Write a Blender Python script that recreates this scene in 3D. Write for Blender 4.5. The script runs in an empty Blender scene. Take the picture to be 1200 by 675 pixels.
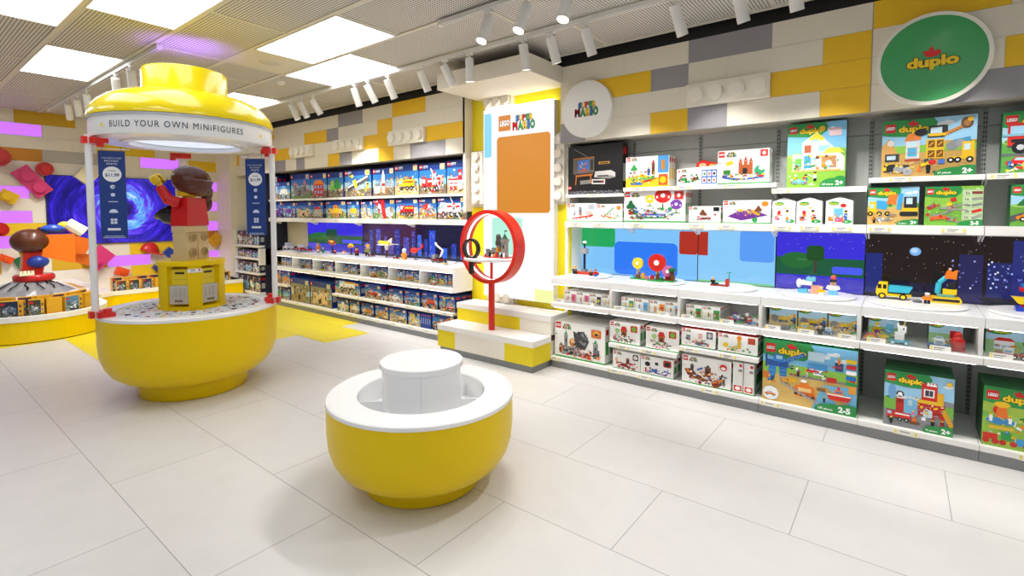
import bpy, math, random
import numpy as np
from mathutils import Matrix, Vector

# ------------------------------------------------------------------ camera, world, exposure
sc = bpy.context.scene
COL = sc.collection
R = math.radians
EYE = 1.48
cam = bpy.data.cameras.new('camera')
cam.sensor_width = 36.0
cam.lens = 588 / 1200 * 36.0
cam.shift_y = -(337.5 - 280.8) / 1200
cam.clip_start = 0.05
co = bpy.data.objects.new('camera', cam)
co.location = (0, 0, EYE)
co.rotation_euler = (R(87.0), 0, R(38.0))
COL.objects.link(co)
sc.camera = co
sc.view_settings.view_transform = 'Standard'
sc.view_settings.look = 'None'
sc.view_settings.gamma = 1.0
sc.view_settings.use_curve_mapping = False
sc.view_settings.exposure = 0.06
world = bpy.data.worlds.new('world')
world.use_nodes = True
world.node_tree.nodes['Background'].inputs[0].default_value = (0.93, 0.965, 1.0, 1)
world.node_tree.nodes['Background'].inputs[1].default_value = 0.2
sc.world = world
PANEL_GLOW = 3.8      # ceiling light panels
SPOT_WATTS = 46.0     # each track lamp
CEIL = 3.0

# ------------------------------------------------------------------ helpers
def lin(c):
    return tuple(((x / 12.92) if x <= 0.04045 else ((x + 0.055) / 1.055) ** 2.4) for x in c[:3])

def hexc(s):
    return tuple(int(s[i:i + 2], 16) / 255 for i in (0, 2, 4))

PAL = dict(w='FFFFFF', r='D81E1E', dr='8E1212', y='F7D117', o='F08A1C', g='2E9E4A', dg='17693A', lg='8CCB4A', b='1F6FC4',
           db='173A86', nb='16235A', lb='6FC3EE', sky='A9DAF5', k='15151A', gr='8A8D92', lgr='C3C6C9', dgr='4A4D52', t='DDBF8A',
           br='7A4220', dbr='4A2818', p='7A3FA8', pk='E66FA0', sand='E3C78E', cr='F3EAD8', az='3FB4DE', fl='F5C59A', gold='E0A92C')
P = {k: hexc(v) for k, v in PAL.items()}

def C(c):
    return P[c] if isinstance(c, str) and c in P else (hexc(c) if isinstance(c, str) else c)

def new_mat(name, color=None, rough=0.5, spec=0.5, metal=0.0, attr=False, emis=0.0, ecol=None, coat=0.0):
    m = bpy.data.materials.new(name)
    m.use_nodes = True
    nt = m.node_tree
    b = nt.nodes['Principled BSDF']
    b.inputs['Roughness'].default_value = rough
    b.inputs['Specular IOR Level'].default_value = spec
    b.inputs['Metallic'].default_value = metal
    b.inputs['Coat Weight'].default_value = coat
    if color is not None:
        b.inputs['Base Color'].default_value = (*lin(C(color)), 1)
    if attr:
        a = nt.nodes.new('ShaderNodeAttribute')
        a.attribute_name = 'Col'
        nt.links.new(a.outputs['Color'], b.inputs['Base Color'])
    if emis:
        if attr:
            nt.links.new(a.outputs['Color'], b.inputs['Emission Color'])
        else:
            b.inputs['Emission Color'].default_value = (*lin(C(ecol or color)), 1)
        b.inputs['Emission Strength'].default_value = emis
    return m

def noisy(m, scale, amount, bump=0.0, stretch=(1, 1, 1)):
    """faint mottling of the surface's own colour and an optional fine bump"""
    nt = m.node_tree
    b = nt.nodes['Principled BSDF']
    tc = nt.nodes.new('ShaderNodeTexCoord')
    mp = nt.nodes.new('ShaderNodeMapping')
    mp.inputs['Scale'].default_value = stretch
    n = nt.nodes.new('ShaderNodeTexNoise')
    n.inputs['Scale'].default_value = scale
    n.inputs['Detail'].default_value = 4
    nt.links.new(tc.outputs['Object'], mp.inputs[0])
    nt.links.new(mp.outputs[0], n.inputs['Vector'])
    if amount:
        hs = nt.nodes.new('ShaderNodeHueSaturation')
        mr = nt.nodes.new('ShaderNodeMapRange')
        mr.inputs['To Min'].default_value = 1 - amount
        mr.inputs['To Max'].default_value = 1 + amount
        nt.links.new(n.outputs['Fac'], mr.inputs['Value'])
        nt.links.new(mr.outputs[0], hs.inputs['Value'])
        src = b.inputs['Base Color']
        if src.is_linked:
            nt.links.new(src.links[0].from_socket, hs.inputs['Color'])
        else:
            hs.inputs['Color'].default_value = src.default_value
        nt.links.new(hs.outputs[0], src)
    if bump:
        bp = nt.nodes.new('ShaderNodeBump')
        bp.inputs['Strength'].default_value = bump
        bp.inputs['Distance'].default_value = 0.002
        nt.links.new(n.outputs['Fac'], bp.inputs['Height'])
        nt.links.new(bp.outputs[0], b.inputs['Normal'])
    return m

MAT = {}
MAT['card'] = noisy(new_mat('printed_card', rough=0.42, attr=True), 60, 0.03)
MAT['plastic'] = noisy(new_mat('toy_plastic', rough=0.25, attr=True), 30, 0.02)
MAT['wallpanel'] = noisy(new_mat('painted_panel', rough=0.5, attr=True), 12, 0.02, 0.05)
MAT['shelf'] = noisy(new_mat('white_powder_coat', 'F4F2EE', rough=0.45), 20, 0.01)
MAT['white'] = noisy(new_mat('white_lacquer', 'F7F7F7', rough=0.22), 20, 0.01)
MAT['grey'] = noisy(new_mat('grey_laminate', '8E9092', rough=0.5), 20, 0.03)
MAT['backgrey'] = noisy(new_mat('grey_back_panel', 'BDBFBC', rough=0.55), 20, 0.02)
MAT['navyback'] = noisy(new_mat('dark_navy_back_panel', '1A1D38', rough=0.5), 20, 0.02)
MAT['yellow'] = noisy(new_mat('yellow_lacquer', 'F2CE00', rough=0.35, spec=0.22), 8, 0.015)
MAT['domeyellow'] = noisy(new_mat('glossy_yellow_lacquer', 'F6DC04', rough=0.22, coat=0.4), 8, 0.01)
MAT['cream'] = noisy(new_mat('cream_panel', 'EFE8D8', rough=0.5), 12, 0.015)
MAT['red'] = noisy(new_mat('red_lacquer', 'E0281C', rough=0.3), 20, 0.02)
MAT['black'] = noisy(new_mat('black_satin', '0B0B0C', rough=0.5), 20, 0.02)
MAT['fixture'] = noisy(new_mat('white_lamp_housing', 'EDEBE6', rough=0.4), 20, 0.01)
MAT['frame'] = noisy(new_mat('ceiling_frame_paint', 'D8D2C4', rough=0.5), 20, 0.01)
MAT['solid'] = noisy(new_mat('plain_ceiling_tile', 'D9D3C6', rough=0.7), 20, 0.01)
MAT['panel'] = new_mat('light_panel', 'FFFFFF', rough=0.5, emis=PANEL_GLOW, ecol='F7FAFF')
MAT['lampface'] = new_mat('lamp_lens', 'FFFFFF', rough=0.5, emis=9.0, ecol='FFF6E8')
MAT['purple'] = noisy(new_mat('violet_lit_panel', '6A3A90', rough=0.4, emis=1.1, ecol='C46CF6'), 3, 0.0)
def lit_print(name, rough, e):
    m = new_mat(name, '050505', rough=rough)
    nt = m.node_tree; a = nt.nodes.new('ShaderNodeAttribute'); a.attribute_name = 'Col'
    nt.links.new(a.outputs['Color'], nt.nodes['Principled BSDF'].inputs['Emission Color'])
    nt.nodes['Principled BSDF'].inputs['Emission Strength'].default_value = e
    return m
MAT['screen'] = lit_print('lit_screen', 0.12, 0.95)
MAT['lightbox'] = lit_print('backlit_print', 0.35, 1.0)
MAT['discglow'] = new_mat('lit_canopy_disc', '9AA4B8', rough=0.3, emis=0.8, ecol='D8E4FF')
MAT['ledstrip'] = new_mat('led_ribbon', 'FFFFFF', rough=0.3, emis=4.5, ecol='FFFFFF')
MAT['led'] = new_mat('led_strip', 'FFFFFF', rough=0.3, emis=3.0, ecol='FFFFFF')

def glass_mat(name, alpha):
    m = bpy.data.materials.new(name)
    m.use_nodes = True
    nt = m.node_tree
    nt.nodes.clear()
    o = nt.nodes.new('ShaderNodeOutputMaterial')
    mx = nt.nodes.new('ShaderNodeMixShader')
    t = nt.nodes.new('ShaderNodeBsdfTransparent')
    g = nt.nodes.new('ShaderNodeBsdfGlossy')
    g.inputs['Roughness'].default_value = 0.04
    t.inputs[0].default_value = (0.97, 0.98, 0.97, 1)
    mx.inputs[0].default_value = alpha
    nt.links.new(t.outputs[0], mx.inputs[1])
    nt.links.new(g.outputs[0], mx.inputs[2])
    nt.links.new(mx.outputs[0], o.inputs[0])
    return m
MAT['acrylic'] = glass_mat('clear_acrylic', 0.07)
MAT['blister'] = glass_mat('milky_clear_plastic', 0.25)

def brick_bump(m, w, h):
    nt = m.node_tree
    b = nt.nodes['Principled BSDF']
    tc = nt.nodes.new('ShaderNodeTexCoord')
    sx = nt.nodes.new('ShaderNodeSeparateXYZ')
    ad = nt.nodes.new('ShaderNodeMath')
    ad.operation = 'ADD'
    cx = nt.nodes.new('ShaderNodeCombineXYZ')
    br = nt.nodes.new('ShaderNodeTexBrick')
    br.inputs['Scale'].default_value = 1
    br.inputs['Brick Width'].default_value = w
    br.inputs['Row Height'].default_value = h
    br.inputs['Mortar Size'].default_value = h * 0.05
    bp = nt.nodes.new('ShaderNodeBump')
    bp.inputs['Strength'].default_value = 0.5
    bp.inputs['Distance'].default_value = 0.002
    bp.invert = True
    nt.links.new(tc.outputs['Object'], sx.inputs[0])
    nt.links.new(sx.outputs[0], ad.inputs[0])
    nt.links.new(sx.outputs[1], ad.inputs[1])
    nt.links.new(ad.outputs[0], cx.inputs[0])
    nt.links.new(sx.outputs[2], cx.inputs[1])
    nt.links.new(cx.outputs[0], br.inputs['Vector'])
    nt.links.new(br.outputs['Fac'], bp.inputs['Height'])
    nt.links.new(bp.outputs[0], b.inputs['Normal'])
    return m
MAT['brickbuilt'] = brick_bump(new_mat('brick_built_plastic', rough=0.28, attr=True), 0.05, 0.02)

class M:
    """collects shapes with one flat colour per face and links them as ONE mesh"""
    def __init__(s):
        s.v = []; s.f = []; s.c = []; s.sm = []
    def add(s, vs, fs, col, smooth=False):
        n = len(s.v)
        s.v.extend(tuple(map(float, p)) for p in vs)
        l = lin(C(col))
        for f in fs:
            s.f.append(tuple(n + i for i in f)); s.c.append(l); s.sm.append(smooth)
        return s
    def box(s, x0, x1, y0, y1, z0, z1, col='w'):
        vs = [(x, y, z) for z in (z0, z1) for y in (y0, y1) for x in (x0, x1)]
        return s.add(vs, [(0, 2, 3, 1), (4, 5, 7, 6), (0, 1, 5, 4), (2, 6, 7, 3), (0, 4, 6, 2), (1, 3, 7, 5)], col)
    def cbox(s, cx, cy, z0, w, d, h, col='w'):
        return s.box(cx - w / 2, cx + w / 2, cy - d / 2, cy + d / 2, z0, z0 + h, col)
    def prism(s, pts, d0, d1, plane='xz', col='w', smooth=False):
        f = {'xz': lambda a, b, d: (a, d, b), 'yz': lambda a, b, d: (d, a, b), 'xy': lambda a, b, d: (a, b, d)}[plane]
        n = len(pts)
        vs = [f(a, b, d0) for a, b in pts] + [f(a, b, d1) for a, b in pts]
        s.add(vs, [tuple(range(n)), tuple(range(2 * n - 1, n - 1, -1))], col)
        return s.add(vs, [(i, i + n, (i + 1) % n + n, (i + 1) % n) for i in range(n)], col, smooth)
    def lathe(s, prof, n=48, col='w', c=(0, 0), a0=0, a1=2 * math.pi, smooth=True):
        full = abs(a1 - a0 - 2 * math.pi) < 1e-6
        k = n if full else n + 1
        vs = []
        for r, z in prof:
            for i in range(k):
                a = a0 + (a1 - a0) * i / n
                vs.append((c[0] + r * math.cos(a), c[1] + r * math.sin(a), z))
        fs = []
        for j in range(len(prof) - 1):
            for i in range(n):
                i2 = (i + 1) % k
                fs.append((j * k + i, j * k + i2, (j + 1) * k + i2, (j + 1) * k + i))
        return s.add(vs, fs, col, smooth)
    def tube(s, p0, p1, r0, col='w', r1=None, n=14, caps=True):
        r1 = r0 if r1 is None else r1
        p0 = Vector(p0); p1 = Vector(p1)
        d = (p1 - p0).normalized()
        a = d.orthogonal().normalized(); b = d.cross(a)
        vs = []
        for p, r in ((p0, r0), (p1, r1)):
            for i in range(n):
                t = 2 * math.pi * i / n
                vs.append(p + a * (r * math.cos(t)) + b * (r * math.sin(t)))
        s.add(vs, [(i, (i + 1) % n, (i + 1) % n + n, i + n) for i in range(n)], col, True)
        if caps:
            s.add(vs, [tuple(range(n - 1, -1, -1)), tuple(range(n, 2 * n))], col)
        return s
    def ell(s, c, r, col='w', n=18, m=10, zmin=-1.0):
        if not hasattr(r, '__len__'): r = (r, r, r)
        lo = math.asin(max(-1, zmin))
        vs = []; fs = []
        for j in range(m + 1):
            t = lo + (math.pi / 2 - lo) * j / m
            for i in range(n):
                a = 2 * math.pi * i / n
                vs.append((c[0] + r[0] * math.cos(t) * math.cos(a), c[1] + r[1] * math.cos(t) * math.sin(a), c[2] + r[2] * math.sin(t)))
        for j in range(m):
            for i in range(n):
                fs.append((j * n + i, j * n + (i + 1) % n, (j + 1) * n + (i + 1) % n, (j + 1) * n + i))
        if zmin > -1: fs.append(tuple(range(n - 1, -1, -1)))
        return s.add(vs, fs, col, True)
    def brick(s, x, y, z, w, d, h, col, nx=0, ny=0):
        """block centred on x,y standing on z, nx by ny studs on top"""
        s.cbox(x, y, z, w, d, h, col)
        for i in range(nx):
            for j in range(ny):
                px = x - w / 2 + (i + .5) * w / nx; py = y - d / 2 + (j + .5) * d / ny
                r = min(w / nx, d / ny) * 0.3
                s.tube((px, py, z + h), (px, py, z + h + r * .7), r, col, n=8)
        return s
    def wheel(s, x, y, z, r, w, hub='y', tyre='k'):
        s.tube((x, y - w / 2, z), (x, y + w / 2, z), r, tyre, n=14)
        s.tube((x, y - w / 2 - .001, z), (x, y + w / 2 + .001, z), r * .6, hub, n=12)
        return s
    def xf(s, mat, start=0):
        s.v[start:] = [tuple(mat @ Vector(p)) for p in s.v[start:]]
        return s
    def art(s, a, o, u, v, n):
        o = Vector(o); u = Vector(u); v = Vector(v); n = Vector(n)
        for i, (pts, fs, col) in enumerate(a.p):
            k = n * (0.0004 + 0.00006 * i)
            s.add([o + u * x + v * y + k for x, y in pts], fs, col)
        return s
    def build(s, name, mat, parent=None, loc=None, rz=0.0, bevel=0.0, sharp=35):
        me = bpy.data.meshes.new(name)
        me.from_pydata(s.v, [], s.f)
        ca = me.color_attributes.new('Col', 'FLOAT_COLOR', 'CORNER')
        tot = np.empty(len(me.polygons), dtype=np.int32)
        me.polygons.foreach_get('loop_total', tot)
        cols = np.ones((len(s.c), 4), dtype=np.float32)
        cols[:, :3] = np.array(s.c, dtype=np.float32)
        ca.data.foreach_set('color', np.repeat(cols, tot, axis=0).ravel())
        me.polygons.foreach_set('use_smooth', s.sm)
        me.update()
        if any(s.sm): me.set_sharp_from_angle(angle=R(sharp))
        me.materials.append(MAT[mat] if isinstance(mat, str) else mat)
        o = bpy.data.objects.new(name, me)
        COL.objects.link(o)
        if parent is not None: o.parent = parent
        if loc is not None: o.location = loc
        o.rotation_euler.z = rz
        if bevel:
            bm = o.modifiers.new('edge', 'BEVEL')
            bm.width = bevel; bm.segments = 2; bm.limit_method = 'ANGLE'; bm.angle_limit = R(40)
        return o

def tag(o, label, cat, group=None, kind=None):
    o['label'] = label; o['category'] = cat
    if group: o['group'] = group
    if kind: o['kind'] = kind
    return o

def thing(name, loc, label, cat, group=None, rz=0.0):
    o = bpy.data.objects.new(name, None)
    o.empty_display_size = 0.05
    COL.objects.link(o)
    o.location = loc; o.rotation_euler.z = rz
    return tag(o, label, cat, group)

def struct(o, label=None):
    o['kind'] = 'structure'
    if label: o['label'] = label
    return o

def dup(root, loc, label=None, group=None, rz=None):
    r = root.copy(); COL.objects.link(r); r.location = loc
    if rz is not None: r.rotation_euler.z = rz
    if label: r['label'] = label
    if group: r['group'] = group
    for ch in root.children:
        c = ch.copy(); COL.objects.link(c); c.parent = r
        for g in ch.children:
            d = g.copy(); COL.objects.link(d); d.parent = c
    return r

# ------------------------------------------------------------------ flat printed artwork (vector shapes)
_TXT = {}
def text_tris(st, fat=0.0, sp=1.0):
    key = (st, fat, sp)
    if key in _TXT: return _TXT[key]
    if 'M' in st and fat > 0:      # this glyph breaks when the font outline is fattened: thicken with shifted copies
        v0, f0 = text_tris(st, 0.0, sp); vs, fs = [], []
        for dx, dy in ((-1, -1), (1, -1), (1, 1), (-1, 1), (0, 0)):
            n = len(vs); vs += [(x + dx * fat, y + dy * fat) for x, y in v0]; fs += [tuple(i + n for i in f) for f in f0]
        _TXT[key] = (vs, fs)
        return vs, fs
    cu = bpy.data.curves.new('lettering', 'FONT')
    cu.body = st; cu.size = 1.0; cu.offset = fat; cu.space_character = sp; cu.resolution_u = 3
    ob = bpy.data.objects.new('lettering', cu)
    COL.objects.link(ob)
    bpy.context.view_layer.update()
    dg = bpy.context.evaluated_depsgraph_get()
    me = bpy.data.meshes.new_from_object(ob.evaluated_get(dg))
    vs = [(v.co.x, v.co.y) for v in me.vertices]
    fs = [tuple(p.vertices) for p in me.polygons]
    bpy.data.objects.remove(ob); bpy.data.curves.remove(cu); bpy.data.meshes.remove(me)
    _TXT[key] = (vs, fs)
    return vs, fs

class Art:
    def __init__(s, W, H): s.W = W; s.H = H; s.p = []
    def poly(s, pts, col):
        for ax, lim, sg in ((0, 0.0, 1), (0, s.W, -1), (1, 0.0, 1), (1, s.H, -1)):
            out = []
            for i in range(len(pts)):
                p, q = pts[i - 1], pts[i]
                dp, dq = sg * (p[ax] - lim), sg * (q[ax] - lim)
                if (dp >= 0) != (dq >= 0):
                    t = dp / (dp - dq); out.append((p[0] + t * (q[0] - p[0]), p[1] + t * (q[1] - p[1])))
                if dq >= 0: out.append(q)
            pts = out
            if len(pts) < 3: return s
        s.p.append((pts, [tuple(range(len(pts)))], C(col))); return s
    def rect(s, x, y, w, h, col): return s.poly([(x, y), (x + w, y), (x + w, y + h), (x, y + h)], col)
    def quad(s, cx, cy, w, h, a, col):
        ca, sa = math.cos(a), math.sin(a)
        return s.poly([(cx + ca * x - sa * y, cy + sa * x + ca * y) for x, y in ((-w / 2, -h / 2), (w / 2, -h / 2), (w / 2, h / 2), (-w / 2, h / 2))], col)
    def ell(s, x, y, rx, ry, col, n=16, a0=0, a1=2 * math.pi):
        full = a1 - a0 > 6.28
        return s.poly([(x + rx * math.cos(a0 + (a1 - a0) * i / (n if full else n - 1)), y + ry * math.sin(a0 + (a1 - a0) * i / (n if full else n - 1))) for i in range(n)], col)
    def rrect(s, x, y, w, h, r, col, n=4):
        pts = []
        for cx, cy, a in ((x + w - r, y + r, -math.pi / 2), (x + w - r, y + h - r, 0), (x + r, y + h - r, math.pi / 2), (x + r, y + r, math.pi)):
            pts += [(cx + r * math.cos(a + math.pi / 2 * i / n), cy + r * math.sin(a + math.pi / 2 * i / n)) for i in range(n + 1)]
        return s.poly(pts, col)
    def text(s, st, x, y, h, col, fat=0.02, w=None, outline=None, slant=0.0):
        """h = cap height in metres; w = squeeze to this width"""
        vs, fs = text_tris(st, fat)
        if not vs: return s
        xs = [p[0] for p in vs]; x0 = min(xs); wid = max(xs) - x0
        k = h / 0.73
        kx = k if w is None else w / wid
        if outline:
            ov, of = text_tris(st, fat + outline[1])
            s.p.append(([(x + (a - x0) * kx + b * k * slant, y + b * k) for a, b in ov], of, C(outline[0])))
        s.p.append(([(x + (a - x0) * kx + b * k * slant, y + b * k) for a, b in vs], fs, C(col)))
        return s
    # ---- pictures of models
    def bricklogo(s, x, y, z, c='r'):
        s.rect(x, y, z, z, c)
        return s.text('LEGO', x + z * .1, y + z * .34, z * .34, 'w', 0.05, z * .8, ('k', .03), 0.12)
    def duplo(s, x, y, h, ol='dr'):
        s.ell(x + h * 2.0, y + h * 1.2, h * .62, h * .32, 'r'); s.ell(x + h * 1.6, y + h * 1.45, h * .42, h * .14, 'r', 10); s.ell(x + h * 1.95, y + h * 1.62, h * .18, h * .3, 'r', 10); s.ell(x + h * 2.45, y + h * 1.3, h * .27, h * .25, 'r', 10)
        return s.text('duplo', x, y, h * 1.0, 'y', 0.05, h * 4.1, ('k', .045))
    def super_bros(s, x, y, h, two=True):
        w = h * 3.5
        cs = ['b', 'y', 'r', 'g', 'y']
        for i, ch in enumerate('SUPER'):
            s.text(ch, x + w * .14 + i * w * .15, y + h * 1.06, h * .68, cs[i], .035, w * .13, ('k', .05))
        cs = ['r', 'g', 'y', 'b', 'g']
        for i, (ch, q) in enumerate(zip('MARIO', (0, .235, .45, .655, .765))):
            s.text(ch, x + q * w, y, h * .95, cs[i], .035, w * (.075 if ch == 'I' else .2), ('k', .05))
        return s
    def truck(s, x, y, k, c='r', c2='w'):
        s.rect(x, y + .12 * k, 1.0 * k, .08 * k, 'dgr').rect(x + .3 * k, y + .2 * k, .7 * k, .3 * k, c).rect(x, y + .15 * k, .28 * k, .38 * k, c)
        s.rect(x + .03 * k, y + .33 * k, .17 * k, .15 * k, 'sky').rect(x + .35 * k, y + .36 * k, .6 * k, .07 * k, c2)
        for q in (.16, .55, .82): s.ell(x + q * k, y + .12 * k, .11 * k, .11 * k, 'k', 12).ell(x + q * k, y + .12 * k, .05 * k, .05 * k, 'lgr', 8)
        return s
    def car(s, x, y, k, c='b'):
        s.poly([(x, y + .1 * k), (x + k, y + .1 * k), (x + .97 * k, y + .27 * k), (x + .72 * k, y + .3 * k), (x + .6 * k, y + .44 * k), (x + .3 * k, y + .44 * k), (x + .18 * k, y + .28 * k), (x, y + .24 * k)], c)
        s.poly([(x + .25 * k, y + .28 * k), (x + .64 * k, y + .28 * k), (x + .56 * k, y + .4 * k), (x + .33 * k, y + .4 * k)], 'sky')
        for q in (.22, .78): s.ell(x + q * k, y + .1 * k, .11 * k, .11 * k, 'k', 12).ell(x + q * k, y + .1 * k, .05 * k, .05 * k, 'w', 8)
        return s
    def crane(s, x, y, k, c='y'):
        s.rect(x, y, .1 * k, .95 * k, c)
        for i in range(7): s.quad(x + .05 * k, y + (.1 + .12 * i) * k, .12 * k, .025 * k, .7 if i % 2 else -.7, 'dgr')
        s.quad(x + .3 * k, y + .95 * k, .85 * k, .07 * k, .18, c).rect(x - .08 * k, y + .78 * k, .2 * k, .13 * k, c).rect(x + .6 * k, y + .62 * k, .015 * k, .35 * k, 'k').rect(x + .55 * k, y + .5 * k, .12 * k, .12 * k, 'gr')
        return s
    def house(s, x, y, w, h, c='w', roof='r', floors=2):
        s.rect(x, y, w, h * .75, c)
        s.poly([(x - .06 * w, y + h * .72), (x + w * 1.06, y + h * .72), (x + w * .8, y + h), (x + w * .2, y + h)], roof)
        for f in range(floors):
            for i in range(3): s.rect(x + w * (.1 + .3 * i), y + h * (.1 + .34 * f), w * .18, h * .2, 'lb')
        return s
    def tower(s, x, y, w, h, c='gr', top='dg'):
        s.rect(x, y, w, h * .7, c)
        for i in range(3): s.rect(x - .1 * w + i * .42 * w, y + h * .7, w * .25, h * .08, c)
        s.poly([(x + .1 * w, y + h * .74), (x + .9 * w, y + h * .74), (x + .5 * w, y + h)], top).rect(x + w * .35, y + h * .3, w * .3, h * .2, 'k')
        return s
    def toadstool(s, x, y, k, c='r', face=True):
        s.rect(x - .13 * k, y, .26 * k, .5 * k, 'cr').rect(x - .03 * k, y + .05 * k, .06 * k, .22 * k, 'k').ell(x, y + .66 * k, .44 * k, .36 * k, c).ell(x, y + .68 * k, .12 * k, .11 * k, 'w').ell(x - .3 * k, y + .6 * k, .05 * k, .07 * k, 'w', 8).ell(x + .3 * k, y + .6 * k, .05 * k, .07 * k, 'w', 8).rect(x - .3 * k, y, .6 * k, .06 * k, 'g')
        return s
    def tree(s, x, y, k, c='dg'):
        s.rect(x - .05 * k, y, .1 * k, .4 * k, 'br')
        for a, b, r in ((0, .6, .28), (-.2, .48, .2), (.2, .5, .2), (0, .85, .17)): s.ell(x + a * k, y + b * k, r * k, r * k * .9, c, 10)
        return s
    def figure(s, x, y, k, c='r', leg='b', hat=None):
        s.rect(x - .12 * k, y, .24 * k, .32 * k, leg).poly([(x - .16 * k, y + .32 * k), (x + .16 * k, y + .32 * k), (x + .12 * k, y + .66 * k), (x - .12 * k, y + .66 * k)], c)
        s.ell(x, y + .78 * k, .12 * k, .13 * k, 'y', 10)
        if hat: s.ell(x, y + .86 * k, .14 * k, .09 * k, hat, 10)
        return s
    def rocket(s, x, y, k, c='w'):
        s.poly([(x - .1 * k, y), (x + .1 * k, y), (x + .1 * k, y + .75 * k), (x, y + k), (x - .1 * k, y + .75 * k)], c).rect(x - .1 * k, y + .3 * k, .2 * k, .12 * k, 'r')
        s.poly([(x - .24 * k, y), (x - .1 * k, y), (x - .1 * k, y + .3 * k)], 'o').poly([(x + .24 * k, y), (x + .1 * k, y), (x + .1 * k, y + .3 * k)], 'o')
        return s
    def plane(s, x, y, k, c='w', c2='r', a=.35):
        s.quad(x, y, k, .16 * k, a, c).quad(x - .02 * k, y + .05 * k, .22 * k, .75 * k, a + .7, c2).quad(x - .4 * k * math.cos(a), y - .36 * k * math.sin(a) + .1 * k, .16 * k, .28 * k, a, c2)
        return s.ell(x + .42 * k * math.cos(a), y + .44 * k * math.sin(a), .1 * k, .08 * k, 'sky', 10)
    def copter(s, x, y, k, c='r'):
        s.ell(x, y, .3 * k, .18 * k, c).ell(x + .14 * k, y + .02 * k, .13 * k, .12 * k, 'sky', 10).quad(x - .4 * k, y + .05 * k, .5 * k, .07 * k, -.15, c)
        return s.quad(x, y + .24 * k, 1.0 * k, .035 * k, .06, 'dgr').rect(x - .01 * k, y + .14 * k, .03 * k, .1 * k, 'k').rect(x - .2 * k, y - .24 * k, .4 * k, .03 * k, 'dgr')
    def boat(s, x, y, k, c='r', c2='w'):
        s.poly([(x, y + .25 * k), (x + k, y + .28 * k), (x + .85 * k, y), (x + .12 * k, y)], c).rect(x + .03 * k, y + .22 * k, .92 * k, .05 * k, 'w')
        return s.rect(x + .3 * k, y + .27 * k, .35 * k, .22 * k, c2).rect(x + .34 * k, y + .35 * k, .25 * k, .08 * k, 'b').rect(x + .42 * k, y + .49 * k, .1 * k, .15 * k, c)
    def digger(s, x, y, k, c='y'):
        s.rrect(x, y, .6 * k, .16 * k, .07 * k, 'k').rect(x + .08 * k, y + .05 * k, .44 * k, .05 * k, 'gr').rect(x + .1 * k, y + .18 * k, .42 * k, .18 * k, c).rect(x + .28 * k, y + .34 * k, .2 * k, .2 * k, c).rect(x + .31 * k, y + .38 * k, .14 * k, .12 * k, 'sky')
        s.quad(x + .68 * k, y + .48 * k, .5 * k, .08 * k, .6, c).quad(x + .92 * k, y + .45 * k, .08 * k, .42 * k, .15, c)
        return s.poly([(x + .8 * k, y + .1 * k), (x + 1.02 * k, y + .1 * k), (x + .98 * k, y + .28 * k), (x + .84 * k, y + .28 * k)], 'dgr')
    def station(s, x, y, k, c='r'):
        s.rect(x, y, .8 * k, .42 * k, 'w').rect(x, y + .4 * k, .8 * k, .07 * k, c).rect(x + .55 * k, y + .4 * k, .22 * k, .45 * k, c).rect(x + .59 * k, y + .6 * k, .14 * k, .12 * k, 'sky')
        for i in range(2): s.rect(x + (.05 + .25 * i) * k, y, .2 * k, .3 * k, c).rect(x + (.07 + .25 * i) * k, y + .15 * k, .16 * k, .1 * k, 'sky')
        return s.rect(x + .3 * k, y + .47 * k, .04 * k, .35 * k, 'gr').ell(x + .32 * k, y + .84 * k, .07 * k, .04 * k, 'w', 8)
    def clutter(s, rng, x0, x1, y0, y1, n, cols, k):
        for i in range(int(n * 1.7)):
            x, y, c = rng.uniform(x0, x1), rng.uniform(y0, y1), rng.choice(cols)
            q = rng.random(); kk = k * rng.uniform(.7, 1.25)
            if q < .45: s.quad(x, y, kk * rng.uniform(.5, 1.4), kk * rng.uniform(.3, .8), rng.uniform(-.5, .5), c)
            elif q < .6: s.ell(x, y, kk * .38, kk * .36, c, 9)
            elif q < .75: s.quad(x, y, kk * 1.6, kk * .22, rng.choice((.5, -.5, 1.4, 0)), c)
            else: s.rect(x - kk * .3, y - kk * .3, kk * .6, kk * .55, c).rect(x - kk * .18, y - kk * .05, kk * .3, kk * .2, rng.choice(['w', 'k', 'sky', 'y']))
        return s

def card_box(name, x0, x1, yf, z0, h, art, side, label, group=None, depth=0.08, top=None, n=1, gap=0.002, trim=None, tilt=0.0):
    """a printed carton, front face at y = yf, with n copies in a row behind the first"""
    w = x1 - x0
    m = M().box(0, w, 0, depth, 0, h, side)
    if top: m.box(0.0005, w - .0005, .0005, depth - .0005, h - .001, h + .0004, top)
    if trim: m.box(-.0004, w + .0004, -.0004, depth + .0004, 0, h * .035, trim)
    if art: m.art(art, (0, 0, 0), (1, 0, 0), (0, 0, 1), (0, -1, 0))
    # print on the end panel that shows from the right
    m.add([(w + .0005, depth * .2, h * .25), (w + .0005, depth * .8, h * .25), (w + .0005, depth * .8, h * .6), (w + .0005, depth * .2, h * .6)], [(0, 1, 2, 3)], trim or 'lgr')
    m.add([(w + .0005, depth * .2, h * .78), (w + .0005, depth * .8, h * .78), (w + .0005, depth * .8, h * .92), (w + .0005, depth * .2, h * .92)], [(0, 1, 2, 3)], 'r')
    o = m.build(name, 'card', loc=(x0, yf, z0))
    g = group or ('cartons ' + label)[:60]
    tag(o, label, 'box', group if group else (None))
    for i in range(1, n):
        c = o.copy(); COL.objects.link(c)
        c.location = (x0, yf + i * (depth + gap), z0)
        c['label'] = 'copy behind the ' + label
        if len(c['label'].split()) > 16: c['label'] = ' '.join(('copy behind the ' + label).split()[:16])
        c['group'] = 'spare copies behind the ' + ' '.join(label.split()[:6])
    return o

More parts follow.
